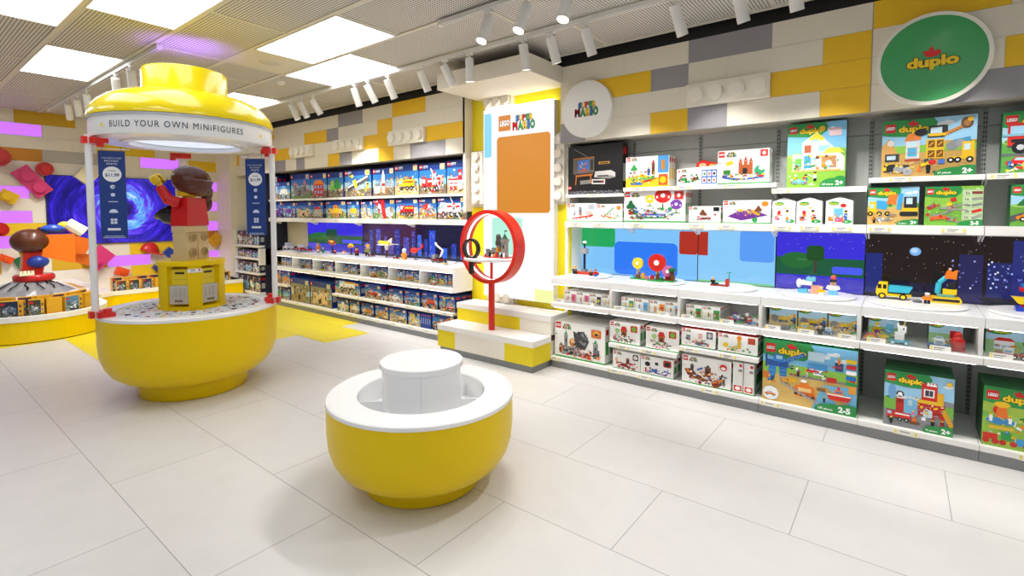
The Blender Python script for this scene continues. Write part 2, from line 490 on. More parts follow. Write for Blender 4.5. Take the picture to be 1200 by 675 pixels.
# ------------------------------------------------------------------ floor
def floor_mat(name, col, noise=0.03):
    m = new_mat(name, col, rough=0.32, spec=0.4)
    nt = m.node_tree; b = nt.nodes['Principled BSDF']
    tc = nt.nodes.new('ShaderNodeTexCoord'); mp = nt.nodes.new('ShaderNodeMapping')
    mp.inputs['Location'].default_value = (-0.228, -0.15, 0)
    br = nt.nodes.new('ShaderNodeTexBrick')
    br.offset = 0.5; br.offset_frequency = 2; br.squash_frequency = 2
    for k, v in {'Scale': 1, 'Brick Width': 1.2, 'Row Height': 0.6, 'Mortar Size': 0.0022, 'Mortar Smooth': 0.1, 'Bias': 0}.items():
        br.inputs[k].default_value = v
    c = lin(C(col))
    br.inputs['Color1'].default_value = (*[x * 0.985 for x in c], 1)
    br.inputs['Color2'].default_value = (*[min(1, x * 1.015) for x in c], 1)
    br.inputs['Mortar'].default_value = (*[x * 0.5 for x in c], 1)
    nt.links.new(tc.outputs['Object'], mp.inputs[0]); nt.links.new(mp.outputs[0], br.inputs['Vector'])
    nz = nt.nodes.new('ShaderNodeTexNoise'); nz.inputs['Scale'].default_value = 5; nz.inputs['Detail'].default_value = 8; nz.inputs['Roughness'].default_value = .65
    nt.links.new(tc.outputs['Object'], nz.inputs['Vector'])
    mr = nt.nodes.new('ShaderNodeMapRange'); mr.inputs['From Min'].default_value = .3; mr.inputs['From Max'].default_value = .7
    mr.inputs['To Min'].default_value = 1 - noise; mr.inputs['To Max'].default_value = 1 + noise
    nt.links.new(nz.outputs['Fac'], mr.inputs['Value'])
    hs = nt.nodes.new('ShaderNodeHueSaturation')
    nt.links.new(mr.outputs[0], hs.inputs['Value']); nt.links.new(br.outputs['Color'], hs.inputs['Color'])
    nt.links.new(hs.outputs[0], b.inputs['Base Color'])
    return m
MAT['floor'] = floor_mat('stone_tile_floor', 'D8D6D4')
MAT['floory'] = floor_mat('yellow_tile_floor', 'F0DC2E', 0.02)
struct(M().box(-11, 4, -3.5, 5.2, -0.05, 0).build('floor', 'floor'))
struct(M().prism([(-10.3, 1.36), (-5.77, 1.36), (-5.77, 2.0), (-5.77, 3.15), (-5.17, 3.15), (-5.17, 3.75), (-5.77, 3.75), (-5.77, 4.2), (-10.3, 4.2)], 0, .0015, 'xy').prism([(-10.3, .3), (-7.75, .3), (-7.75, 1.36), (-10.3, 1.36)], 0, .0015, 'xy').build('floor_yellow_zone', 'floory'))

# ------------------------------------------------------------------ ceiling
def perf_mat():
    m = new_mat('perforated_ceiling_metal', 'E2DED7', rough=0.55)
    nt = m.node_tree; b = nt.nodes['Principled BSDF']
    tc = nt.nodes.new('ShaderNodeTexCoord'); sc_ = nt.nodes.new('ShaderNodeVectorMath'); sc_.operation = 'SCALE'; sc_.inputs['Scale'].default_value = 1 / 0.024
    fr = nt.nodes.new('ShaderNodeVectorMath'); fr.operation = 'FRACTION'
    sb = nt.nodes.new('ShaderNodeVectorMath'); sb.operation = 'SUBTRACT'; sb.inputs[1].default_value = (.5, .5, 0)
    ml = nt.nodes.new('ShaderNodeVectorMath'); ml.operation = 'MULTIPLY'; ml.inputs[1].default_value = (1, 1, 0)
    ln = nt.nodes.new('ShaderNodeVectorMath'); ln.operation = 'LENGTH'
    lt = nt.nodes.new('ShaderNodeMath'); lt.operation = 'LESS_THAN'; lt.inputs[1].default_value = 0.34
    mx = nt.nodes.new('ShaderNodeMix'); mx.data_type = 'RGBA'
    mx.inputs['A'].default_value = (*lin(C('E2DED7')), 1); mx.inputs['B'].default_value = (*lin(C('55504E')), 1)
    L = nt.links.new
    L(tc.outputs['Object'], sc_.inputs[0]); L(sc_.outputs[0], fr.inputs[0]); L(fr.outputs[0], sb.inputs[0]); L(sb.outputs[0], ml.inputs[0])
    L(ml.outputs[0], ln.inputs[0]); L(ln.outputs['Value'], lt.inputs[0]); L(lt.outputs[0], mx.inputs['Factor']); L(mx.outputs['Result'], b.inputs['Base Color'])
    return m
MAT['perf'] = perf_mat()
struct(M().box(-10.4, 4, -3.5, 4.18, CEIL, CEIL + .03).build('ceiling', 'perf'))
struct(M().box(-10.4, 4, 4.14, 5.2, CEIL + .12, CEIL + .15).build('ceiling_void', 'black'))
ROWS = {-5.08: None, -4.47: None}
rows = [(-3.25, -2.64), (-2.64, -2.03), (-2.03, -1.42), (-1.42, -.81), (-.81, -.2), (-.2, .41), (.41, 1.02), (1.02, 1.63), (1.63, 2.24), (2.24, 2.85), (2.85, 3.46), (3.46, 4.17)]
J = {6: [-9.6, -8.25, -6.87, -5.47, -4.2, -2.95, -1.7, -.45, .8, 2.05, 3.3], 7: [-8.9, -7.45, -6.1, -4.8, -3.55, -2.3, -1.05, .2, 1.45, 2.7],
     8: [-9.2, -7.9, -6.65, -5.4, -4.17, -2.95, -1.7, -.45, .8, 2.05], 9: [-8.6, -7.3, -6.05, -5.4, -4.78, -3.46, -2.2, -.95, .3, 1.55, 2.8],
     10: [-9.1, -7.9, -6.65, -5.42, -4.18, -2.5, -1.25, 0, 1.25, 2.5], 11: [-9.9, -8.65, -7.4, -6.2, -4.9, -3.6, -2.16, -.8, .45, 1.7]}
fm = M()
for i, (a, b) in enumerate(rows):
    fm.box(-10.3, 4, a - .022, a + .022, CEIL - .008, CEIL + .001)
    for x in J.get(i, [-10.3 + 1.25 * k + (.6 if i % 2 else 0) for k in range(12)]):
        fm.box(x - .018, x + .018, a, b, CEIL - .006, CEIL + .001)
fm.box(-10.3, 4, 4.14, 4.18, CEIL - .012, CEIL + .02)
struct(fm.build('trim_1', 'frame'))
sol = M().box(-5.38, -4.80, 2.265, 2.83, CEIL - .005, CEIL + .001)
struct(sol.build('ceiling_plain_tile', 'solid'))
tag(M().lathe([(.0, CEIL - .016), (.085, CEIL - .016), (.1, CEIL - .005)], 32, 'D8D2C6', (-5.08, 2.55)).build('ceiling_speaker', 'plastic'),
    'round flush ceiling speaker in the plain ceiling tile above the kiosk', 'speaker')
lights = [(6, -5.47, -4.2, 'foremost ceiling light panel at the upper left corner of the view'), (6, -9.6, -8.25, 'ceiling light panel farthest left, cut by the edge of view'),
          (7, -7.45, -6.1, 'ceiling light panel left of the kiosk canopy, nearest the left wall'), (7, -4.8, -3.55, 'large ceiling light panel between the upper left corner and kiosk canopy'),
          (9, -4.78, -3.46, 'large ceiling light panel right of the plain ceiling tile'), (10, -5.42, -4.18, 'ceiling light panel beside the lamp track, in front of blue-box wall'),
          (10, -7.9, -6.65, 'ceiling light panel half hidden behind the yellow kiosk canopy')]
off = [(7, -2.3, -1.05), (7, .2, 1.45), (5, -8.0, -6.75), (5, -3.7, -2.45), (5, -1.2, .05), (4, -6.4, -5.15), (3, -4.1, -2.85), (3, -.9, .35), (3, 1.6, 2.85), (1, -2.4, -1.15), (1, .4, 1.65)]
for k, t in enumerate(lights + off):
    i, a, b = t[:3]
    y0, y1 = rows[i]
    lab = t[3] if len(t) > 3 else 'ceiling light panel overhead outside the photographed view'
    root = thing('ceiling_light', ((a + b) / 2, (y0 + y1) / 2, CEIL), lab, 'ceiling light', 'ceiling light panels')
    w, d = b - a - .04, y1 - y0 - .05
    M().box(-w / 2, w / 2, -d / 2, d / 2, -.010, -.004).build('diffuser', 'panel', root)
    f = M()
    for s_ in (-1, 1):
        f.cbox(s_ * (w / 2 + .006), 0, -.012, .012, d + .024, .012); f.cbox(0, s_ * (d / 2 + .006), -.012, w, .012, .012)
    f.build('frame', 'frame', root)
for x, y, l in ((-5.75, 3.0, 'small round ceiling sensor behind the kiosk canopy'), (-1.95, 2.98, 'small white round ceiling sensor above the right shelves')):
    tag(M().lathe([(0, CEIL - .035), (.035, CEIL - .03), (.05, CEIL - .01), (.055, CEIL + .001)], 24, 'w', (x, y)).build('ceiling_sensor', 'fixture'), l, 'sensor')

# ------------------------------------------------------------------ walls behind everything
struct(M().box(-10.6, 4, 4.62, 4.7, 0, 3.15).build('wall_back', 'cream'))
HB, HT, RH = 2.165, 2.895, 0.1825
CRC, YLC, GYC = 'E9E2D0', 'F2C21A', '9A979B'
struct(M().box(-10.3, 3.5, 4.226, 4.24, 2.86, 3.12, 'k').build('gap_shade_sheet', 'black'))  # black sheet: darkness of the open gap over the headers put into colour
def header(name, x0, x1, rows_):
    m = M()
    for r, cells in enumerate(rows_):
        z1 = HT - r * RH; z0 = z1 - RH
        for a, b, c in cells:
            m.box(a + .001, b - .001, 4.2, 4.225, z0 + .001, z1 - .001, {'c': CRC, 'y': YLC, 'g': GYC}[c])
    m.box(x0, x1, 4.204, 4.62, HB, HT, 'A8A296')
    return struct(m.build(name, 'wallpanel'))
header('wall_header_right', -2.68, 3.0, [
    [(-2.68, -2.01, 'c'), (-2.01, -1.44, 'c'), (-1.44, -.82, 'g'), (-.82, -.21, 'c'), (-.205, .46, 'y'), (.46, 1.2, 'c'), (1.2, 3, 'c')],
    [(-2.68, -2.4, 'c'), (-2.4, -1.76, 'y'), (-1.76, -1.44, 'g'), (-1.44, -1.13, 'c'), (-1.13, -.49, 'c'), (-.49, -.21, 'y'), (-.205, .12, 'c'), (.12, 1.2, 'c'), (1.2, 3, 'c')],
    [(-2.68, -2.03, 'c'), (-2.03, -1.44, 'c'), (-1.44, -.82, 'c'), (-.82, -.21, 'y'), (-.205, .44, 'c'), (.44, 1.2, 'y'), (1.2, 3, 'c')],
    [(-2.68, -2.4, 'g'), (-2.4, -1.76, 'c'), (-1.76, -1.44, 'y'), (-1.44, -1.13, 'g'), (-1.13, -.5, 'c'), (-.5, -.21, 'y'), (-.205, .1, 'c'), (.1, 1.1, 'g'), (1.1, 3, 'y')]])
header('wall_header_left', -10.3, -3.96, [
    [(-10.3, -9.2, 'c'), (-9.2, -8.3, 'y'), (-8.3, -7.0, 'c'), (-7.0, -6.45, 'c'), (-6.45, -5.87, 'g'), (-5.87, -5.24, 'c'), (-5.24, -4.61, 'y'), (-4.61, -3.96, 'c')],
    [(-10.3, -9, 'c'), (-9, -8.4, 'g'), (-8.4, -7.37, 'c'), (-7.37, -6.75, 'y'), (-6.75, -6.45, 'g'), (-6.45, -5.55, 'c'), (-5.55, -5.24, 'y'), (-5.24, -4.9, 'c'), (-4.9, -4.3, 'c'), (-4.3, -3.96, 'c')],
    [(-10.3, -9.6, 'y'), (-9.6, -8.3, 'c'), (-8.3, -7.71, 'y'), (-7.71, -7.08, 'c'), (-7.08, -6.5, 'c'), (-6.5, -5.84, 'c'), (-5.84, -5.24, 'y'), (-5.24, -4.6, 'c'), (-4.6, -3.96, 'y')],
    [(-10.3, -9.3, 'c'), (-9.3, -8.9, 'y'), (-8.9, -8.35, 'c'), (-8.35, -7.95, 'g'), (-7.95, -7.62, 'c'), (-7.62, -7.37, 'g'), (-7.37, -6.73, 'c'), (-6.73, -6.43, 'y'), (-6.43, -6.13, 'g'), (-6.13, -5.53, 'c'), (-5.53, -5.22, 'y'), (-5.22, -4.9, 'c'), (-4.9, -4.27, 'g'), (-4.27, -3.96, 'c')]])
# raised studded bricks on the headers
def stud_block(x0, x1, z0, z1, y, n, label, vertical=False):
    r = thing('studded_wall_brick', ((x0 + x1) / 2, y, z0), label, 'wall brick', 'raised studded bricks on the wall')
    w = x1 - x0; h = z1 - z0
    M().box(-w / 2, w / 2, -.05, 0, .003, h - .003, 'EFE9DA').build('block', 'wallpanel', r, bevel=.003)
    for i in range(n):
        cx = 0 if vertical else -w / 2 + (i + .5) * w / n
        cz = (i + .5) * h / n if vertical else h / 2
        s_ = min(w, h) if not vertical else w
        rr = min(s_ * .36, .062) if not vertical else min(w * .38, h / n * .38)
        m = M(); m.tube((cx, -.05, cz), (cx, -.082, cz), rr, 'EFE9DA', n=28); m.tube((cx, -.082, cz), (cx, -.086, cz), rr * .85, 'F3EEE0', n=28)
        m.build('stud', 'wallpanel', r)
stud_block(-1.44, -.82, 2.345, 2.53, 4.2, 4, 'cream brick with four round studs beside the round green sign')
stud_block(-7.71, -7.08, 2.345, 2.53, 4.2, 4, 'cream studded brick nearest the kiosk canopy, over the blue boxes')
stud_block(-6.5, -5.84, 2.345, 2.53, 4.2, 4, 'middle of three cream studded bricks over the blue boxes')
stud_block(-5.27, -4.6, 2.345, 2.53, 4.2, 4, 'cream studded brick over the blue boxes, nearest the lit poster')

# ------------------------------------------------------------------ niche with the lit poster
YN = 4.32
nm = M()
def nb(x0, x1, z0, z1, c): nm.box(x0 + .001, x1 - .001, YN, YN + .04, z0 + .001, z1 - .001, {'y': 'F3DF12', 'c': 'EFE9DA'}[c])
nb(-3.97, -3.74, 2.19, 2.9, 'y'); nb(-3.97, -3.74, 1.55, 2.19, 'c'); nb(-3.97, -3.74, .45, 1.55, 'y')
nb(-3.74, -3.34, 2.62, 2.9, 'c'); nb(-3.34, -2.64, 2.62, 2.9, 'y'); nb(-2.84, -2.64, 2.3, 2.62, 'y')
nb(-2.84, -2.64, 1.57, 2.3, 'c'); nb(-2.84, -2.64, .4, 1.57, 'y'); nb(-3.74, -3.31, .4, .62, 'c'); nb(-3.31, -2.84, .4, .62, 'y'); nb(-3.74, -2.84, .62, 2.62, 'c')
nm.box(-3.97, -2.64, YN + .04, 4.62, 0, 2.9, 'F0EADB')
nm.box(-3.99, -3.955, 4.2, YN + .03, 1.5, 2.895, 'EFE9DA')
struct(nm.build('wall_niche', 'wallpanel'))
stud_block(-3.73, -3.35, 2.64, 2.77, YN, 3, 'cream brick with three studs above the lit poster')
stud_block(-3.93, -3.76, 1.58, 2.18, YN, 5, 'upright cream studded brick left of the lit poster', True)
stud_block(-2.8, -2.68, 1.59, 2.28, YN, 5, 'upright cream studded brick right of the lit poster', True)
stud_block(-3.6, -3.33, .49, .62, YN, 2, 'low cream studded brick under the lit poster')
sf = M().box(-3.82, -2.66, 3.64, 4.32, 2.74, 2.9, 'EDE6D6')
struct(sf.build('ceiling_soffit', 'wallpanel', bevel=.003))
lb = thing('lit_poster', (-3.25, YN, .56), 'tall backlit poster with an orange panel above the white stepped platform', 'poster')
M().box(-.47, .47, -.075, -.001, 0, 2.055, 'EFEFEF').build('case', 'plastic', lb)
M().box(-.45, .45, -.06, -.02, 2.056, 2.066).build('led_strip', 'ledstrip', lb)  # added hidden glowing strip that brightens the soffit underside
a = Art(.93, 2.05)
a.rect(0, 0, .93, 2.05, 'FDFEFF')
a.rrect(.01, 1.53, .105, .48, .03, '8FD8F2'); a.rect(.01, 1.53, .06, .48, '8FD8F2')
a.rrect(.19, .92, .7, .82, .04, 'D98A2B')
a.bricklogo(.215, 1.80, .165, 'D9822B'); a.super_bros(.41, 1.80, .085)
a.rrect(.12, .47, .42, .40, .035, 'B4EFDC'); a.rect(.7, 0, .23, .13, 'F1F6A8')
mm = M(); mm.art(a, (-.465, -.0755, .003), (1, 0, 0), (0, 0, 1), (0, -1, 0)); mm.build('print', 'lightbox', lb)

# ------------------------------------------------------------------ round signs
rs = thing('round_wall_sign', (-2.37, 4.2, 2.45), 'round white wall sign with small colourful lettering near the lit poster', 'sign')
M().tube((0, -.05, 0), (0, -.0005, 0), .262, 'F6F5F1', n=64).build('disc', 'plastic', rs, bevel=.004)
a = Art(.3, .2); a.super_bros(0, 0, .072)
mm = M(); mm.art(a, (-.115, -.0505, -.06), (1, 0, 0), (0, 0, 1), (0, -1, 0)); mm.build('lettering', 'card', rs)
rs = thing('round_wall_sign', (.105, 4.2, 2.45), 'round green wall sign with cream rim and yellow lettering', 'sign')
M().tube((0, -.05, 0), (0, -.0005, 0), .285, 'F3EFE2', n=64).build('rim', 'plastic', rs, bevel=.004)
M().tube((0, -.052, 0), (0, -.05, 0), .262, '3FA35C', n=64).build('face', 'plastic', rs)
a = Art(.3, .2); a.duplo(0, 0, .062)
mm = M(); mm.art(a, (-.125, -.0525, -.045), (1, 0, 0), (0, 0, 1), (0, -1, 0)); mm.build('lettering', 'card', rs)

# ------------------------------------------------------------------ shelving bays
YB = 4.58
def bay(x0, x1, back, label, cat_group, gap=True, zc=(.805, .87), first=False, last=False):
    r = thing('display_bay', ((x0 + x1) / 2, 4.0, 0), label, 'shelving unit', cat_group)
    w = (x1 - x0) - .002
    M().box(-w / 2, w / 2, .015, .56, 0, .068, 'w').build('kick_plate', 'grey', r)
    M().box(-w / 2, w / 2, 0, .57, .07, .105, 'w').build('base_deck', 'shelf', r, bevel=.002)
    M().box(-w / 2, w / 2, 0, .575, zc[0], zc[1], 'w').build('counter_top', 'white', r, bevel=.003)
    M().box(-w / 2, w / 2, 0, .575, .585, .63, 'w').build('bin_shelf', 'shelf', r, bevel=.003)
    M().box(-w / 2, w / 2, .45, .462, .63, zc[0], 'w').build('bin_back', 'shelf', r)
    M().box(-w / 2, w / 2, .573, .585, 0, .585, 'w').build('back_panel', back, r)
    d = M().box(w / 2 - .022, w / 2, .05, .45, .631, zc[0], 'w')
    d.build('bin_divider', 'shelf', r)
    M().box(-w / 2 + .01, w / 2 - .02, .035, .038, .632, .70, 'w').build('bin_glass', 'acrylic', r)
    M().box(-w / 2 + .02, w / 2 - .03, .02, .034, zc[0] - .006, zc[0] - .001, 'w').build('led_strip', 'ledstrip', r)
    M().box(-w / 2 + .02, w / 2 - .03, .02, .034, .579, .584, 'w').build('led_strip', 'ledstrip', r)
    up = M().box(w / 2 - .024, w / 2, .563, .572, .1, .585, '8C8E8E')
    for k in range(14): up.box(w / 2 - .019, w / 2 - .014, .5605, .563, .14 + k * .03, .158 + k * .03, 'k'); up.box(w / 2 - .010, w / 2 - .005, .5605, .563, .14 + k * .03, .158 + k * .03, 'k')
    up.build('slotted_upright', 'wallpanel', r)
    return r
RX = [-2.65, -2.035, -1.42, -.81, -.205, .395, 1.0, 1.6]
rn = ['leftmost bay of the white shelving right of the lit poster', 'second bay of white shelving right of the lit poster, under toadstool models', 'third bay of white shelving right of the lit poster',
      'white shelving bay holding the big green-and-blue crane train carton', 'white shelving bay holding the red fire station carton', 'rightmost white shelving bay, cut by the edge of view', 'white shelving bay beyond the right edge of view']
for i in range(7): bay(RX[i], RX[i + 1], 'backgrey', rn[i], 'shelving bays of the right wall')
CX = [-3.97 - .59 * k for k in range(8)][::-1]
for i in range(7):
    k = 6 - i
    bay(CX[i], CX[i + 1], 'navyback', ['shelving bay of the blue-box wall next to the yellow niche', 'second shelving bay from the niche on the blue-box wall', 'third shelving bay from the niche on the blue-box wall', 'fourth shelving bay from the niche on the blue-box wall',
        'fifth shelving bay from the niche, with tall castle-like blue cartons', 'sixth shelving bay from the niche on the blue-box wall', 'seventh shelving bay from the niche, beside the kiosk post'][k], 'shelving bays of the blue-box wall')
# side panels closing the runs, upper back panels
struct(M().box(-2.68, -2.652, 4.3, 4.6, .0, 1.34, 'w').build('trim_2', 'shelf'))
struct(M().box(-3.968, -3.94, 4.0, 4.3, .585, .87, 'w').build('trim_3', 'shelf'))
ub = M().box(-2.68, 3, 4.5, 4.6, 1.33, 2.165, 'w')
struct(ub.build('wall_panel_right', 'backgrey'))
struct(M().box(-8.7, -3.97, 4.5, 4.6, 1.33, 2.165, 'w').build('wall_panel_left', 'navyback'))
struct(M().box(-3.99, -3.97, 4.26, 4.6, 1.34, 2.165, 'w').box(-8.72, -8.70, 4.2, 4.6, 0, 2.165).build('trim_4', 'navyback'))
us = M()
for x in RX[1:-1]:
    us.box(x - .014, x + .014, 4.49, 4.4995, 1.36, 2.16, 'A3A5A3')
    for k in range(25):
        z = 1.4 + k * .03
        us.box(x - .008, x - .003, 4.488, 4.49, z, z + .018, 'k'); us.box(x + .003, x + .008, 4.488, 4.49, z, z + .018, 'k')
us.box(-2.67, 3, 4.496, 4.4995, 2.045, 2.05, '6E706F')
struct(us.build('trim_5', 'wallpanel'))

TAGR = random.Random(5)
def shelf(x0, x1, zt, th, yf, label, group, tags=1, depth=None, brackets=True, tagx=None):
    yb = 4.5 if zt > 1.3 else 4.57
    r = thing('wall_shelf', ((x0 + x1) / 2, yf, zt - th), label, 'shelf', group)
    w = x1 - x0 - .003; d = (yb - yf) - .003
    M().box(-w / 2, w / 2, .004, d, th * .45, th - .002, 'w').box(-w / 2, w / 2, 0, .012, 0, th).build('board', 'shelf', r, bevel=.0015)
    if brackets:
        for s_ in (-1, 1):
            M().prism([(.03, 0), (d, 0), (d, -.07), (d - .03, -.075), (.03, -.012)], s_ * (w / 2 - .006) - .003, s_ * (w / 2 - .006) + .003, 'yz', 'w').xf(Matrix.Translation((0, 0, th * .45))).build('bracket', 'shelf', r)
    xs = tagx if tagx else [x0 + (k + .5) * (x1 - x0) / tags + TAGR.uniform(-.05, .05) for k in range(tags)]
    for x in xs:
        cx = x - (x0 + x1) / 2; b = max(-.004, (th - .034) / 2)
        t = M().box(cx - .06, cx + .06, -.005, -.0005, b, b + .032, 'F6F3E6').box(cx - .057, cx - .045, -.006, -.005, b + .004, b + .028, 'F3E27A').box(cx + .045, cx + .057, -.006, -.005, b + .004, b + .028, 'F3E27A')
        t.box(cx - .03, cx + .025, -.0058, -.005, b + .018, b + .024, '9A9AA2').box(cx - .03, cx + .01, -.0058, -.005, b + .008, b + .012, '9A9AA2')
        t.build('price_tag', 'card', r)
    return r
g = 'upper shelves of the right wall'
shelf(-2.67, -2.04, 1.665, .03, 4.28, 'short white shelf under the large black carton', g, 1)
shelf(-2.05, -.775, 1.715, .035, 4.28, 'white shelf carrying three white cartons below the round white sign', g, tagx=[-1.9, -1.5, -1.1])
shelf(-.81, -.21, 1.67, .04, 4.28, 'short white shelf under the tall dollhouse carton', g, 1, tagx=[-.75])
shelf(-.205, .39, 1.725, .035, 4.28, 'white shelf under the wide construction-site carton', g, tagx=[-.03])
shelf(.392, 1.0, 1.725, .035, 4.28, 'white shelf at right edge under the red train carton', g, tagx=[.47])
for i in range(6):
    shelf(RX[i] if i else -2.67, RX[i + 1], 1.4, .058, 4.27, ['long white shelf edge section over the green backdrop screen', 'white shelf edge section above the toadstool models', 'white shelf edge section above the light blue screen',
          'white shelf edge section under the three house-shaped packs', 'white shelf edge section under the excavator and railway cartons', 'white shelf edge section at right edge of view above night screen'][i], g, tagx=[[-2.54, -2.28], [-1.9], [-1.37, -1.13], [-.73, -.55, -.35], [-.13, .25], [.63]][i])
g = 'low shelves of the right wall'
shelf(-2.04, -1.425, .33, .035, 4.0, 'low white shelf under the two toadstool-cottage cartons', g, tagx=[-1.9, -1.66])
shelf(-1.415, -.815, .405, .035, 4.0, 'low white shelf under cactus and dragon cartons', g, tagx=[-1.32, -1.03])
g = 'shelves of the blue-box wall'
for i in range(4):
    a_, b_ = -3.99 - 1.18 * (i + 1), -3.99 - 1.18 * i
    q = ['section next to the yellow niche', 'second section from the niche', 'third section from the niche', 'section beside the kiosk post'][i]
    shelf(a_, b_, 1.715, .032, 4.28, 'top shelf of the blue-box wall, ' + q, g, 2)
    shelf(a_, b_, 1.405, .065, 4.27, 'thick shelf edge over the screens of blue-box wall, ' + q, g, 2)
shelf(-5.15, -3.97, .35, .033, 4.0, 'low shelf of the blue-box wall next to the stepped platform', g, 4)
shelf(-6.37, -5.155, .35, .033, 4.0, 'low shelf of the blue-box wall right of the two tall cartons', g, 3)
shelf(-8.1, -7.6, .35, .033, 4.0, 'low shelf of the blue-box wall left of the two tall cartons', g, 2)
# base deck price tags as parts of nothing else: small clip tags on the deck edges
for x, l in ((-2.60, 'beneath the dark castle carton'), (-1.97, 'beneath the slim toad carton'), (-1.69, 'beneath the cannon carton'), (-1.16, 'beneath the airship carton'), (-.73, 'beneath the crane train carton'), (.05, 'beneath the fire station carton'), (.62, 'beneath the funfair carton')):
    t = M().box(-.06, .06, -.006, -.001, 0, .034, 'F6F3E6').box(-.057, -.045, -.007, -.006, .004, .03, 'F3E27A').box(.045, .057, -.007, -.006, .004, .03, 'F3E27A').box(-.03, .02, -.007, -.006, .018, .024, '9A9AA2')
    tag(t.build('price_tag', 'card', loc=(x, 4.0, .07)), 'white and yellow price tag on the bottom deck ' + l, 'price tag', 'price tags on the bottom deck')
for k, x in enumerate([-4.4, -4.68, -5.0, -5.3, -5.6, -5.9, -6.2, -6.7, -7.3]):
    t = M().box(-.055, .055, -.006, -.001, 0, .034, 'F6F3E6').box(-.052, -.042, -.007, -.006, .004, .03, 'F3E27A').box(-.03, .02, -.007, -.006, .018, .024, '9A9AA2')
    tag(t.build('price_tag', 'card', loc=(x, 4.0, .07)), f"price tag on the blue-box wall's bottom deck, {['first', 'second', 'third', 'fourth', 'fifth', 'sixth', 'seventh', 'eighth', 'ninth'][k]} from the platform", 'price tag', 'price tags on the bottom deck')

# ------------------------------------------------------------------ lit backdrop screens
def screen(x0, x1, z0, z1, art, label, y=4.575):
    r = thing('backdrop_screen', ((x0 + x1) / 2, y, z0), label, 'screen', 'backdrop screens behind the display models')
    w = x1 - x0; h = z1 - z0
    M().box(-w / 2, w / 2, -.012, -.001, 0, h, '111111').build('housing', 'black', r)
    m = M(); m.art(art, (-w / 2 + .002, -.0125, .002), (1, 0, 0), (0, 0, 1), (0, -1, 0)); m.build('picture', 'screen', r)
    return r
Z0, Z1 = .872, 1.338
H = Z1 - Z0
def blk(x0, x1, bg, shapes, label):
    a = Art(x1 - x0, H); a.rect(0, 0, x1 - x0 - .004, H - .004, bg)
    for (sx0, sx1, sz0, sz1, rad, c) in shapes:
        X0 = max(sx0, x0) - x0; X1 = min(sx1, x1) - x0 - .004
        if X1 > X0:
            zz0 = max(0, sz0 - Z0); zz1 = min(H - .004, sz1 - Z0)
            if rad: a.rrect(X0, zz0, X1 - X0, zz1 - zz0, rad, c)
            else: a.rect(X0, zz0, X1 - X0, zz1 - zz0, c)
    return screen(x0, x1, Z0, Z1, a, label)
blk(-2.645, -1.45, '7EC4FA', [(-2.7, -2.26, 1.14, 1.34, .03, '1FA85C'), (-2.7, -2.4, 1.2, 1.34, 0, '1FA85C'), (-2.27, -1.63, .88, 1.20, .05, '2C7BF5'), (-1.62, -1.44, 1.105, 1.315, .02, 'B2301E')], 'light blue backdrop screen with green and deep blue blocks by the lit poster')
blk(-1.447, -.822, '8ACBFA', [(-1.447, -1.36, 1.105, 1.315, .0, 'B2301E'), (-1.10, -.83, 1.07, 1.33, .03, '5B9DF6'), (-1.447, -.83, .872, .888, 0, '7FD08A')], 'light blue backdrop screen with a red square at its left edge')
def night_meadow(w, seed, people=True):
    a = Art(w, H); rng = random.Random(seed)
    a.rect(0, 0, w - .004, H - .004, '3A2FD8'); a.rect(0, 0, w - .004, H * .22, '4B45C0'); a.rect(0, H * .25, w - .004, H * .3, '1C5A3C')
    a.ell(w * .25, H * .5, w * .2, H * .14, '256B34'); a.rrect(w * .36, H * .5, w * .2, H * .26, .03, '1D4E22'); a.rect(w * .45, H * .3, w * .03, H * .2, '4A3A30')
    a.rrect(w * .8 - w * .15, H * .3, w * .33, H * .12, .02, '4B5CF0'); a.ell(w * .15, H * .16, w * .14, H * .08, '5A50D0'); a.rect(w * .25, H * .5, w * .11, H * .03, '3B7D46')
    for i in range(20): a.rect(rng.uniform(0, w - .01), rng.uniform(H * .7, H - .01), .003, .003, 'w')
    return a
screen(-.818, -.222, Z0, Z1, night_meadow(.596, 3), 'violet night meadow backdrop screen with a dark tree')
def night_city(w, seed, sky_='2A1F1E', tone='2A2E6E', moon=None, cols=None):
    a = Art(w, H); rng = random.Random(seed)
    a.rect(0, 0, w - .004, H - .004, sky_)
    a.rect(0, 0, w - .004, H * .12, '24243A')
    x = 0
    while x < w - .09:
        bw = rng.uniform(.06, .14); bh = H * rng.uniform(.25, .8)
        bw = min(bw, w - .006 - x); c = rng.choice(cols or [tone, '20245A', '33387F'])
        if rng.random() < .75:
            a.rect(x, H * .05, bw, bh, c)
            for q in range(int(bw / .018)):
                for s_ in range(int(bh / .03)):
                    if rng.random() < .3: a.rect(x + .008 + q * .018, H * .08 + s_ * .03, .007, .01, rng.choice(['E8ECFF', '9FB2FF', '7A86D8']))
        x += bw + rng.uniform(0, .08)
    for i in range(50): a.rect(rng.uniform(0, w - .01), rng.uniform(H * .45, H - .01), .0028, .0028, rng.choice(['w', 'B8B0FF']))
    if moon: a.ell(moon[0], moon[1], .032, .03, '8FC2F5', 20); a.ell(moon[0] - .006, moon[1] + .006, .018, .016, 'CFE4FF', 12)
    return a
a = Art(1.213, H); rng = random.Random(12)
a.rect(0, 0, 1.209, H - .004, '241A17').rect(0, 0, 1.209, H * .16, '20202E').rect(0, H * .05, .10, H * .62, '232C78').rect(.16, H * .1, .3, H * .14, '1E1E3A').rect(.52, 0, .12, H * .7, '2A2758').rect(.66, H * .1, .14, H * .5, '262B68').rect(.78, H * .1, .12, H * .82, '2B3078').rect(.92, H * .1, .16, H * .55, '262B70').rect(.44, H * .1, .07, H * .3, '242650')
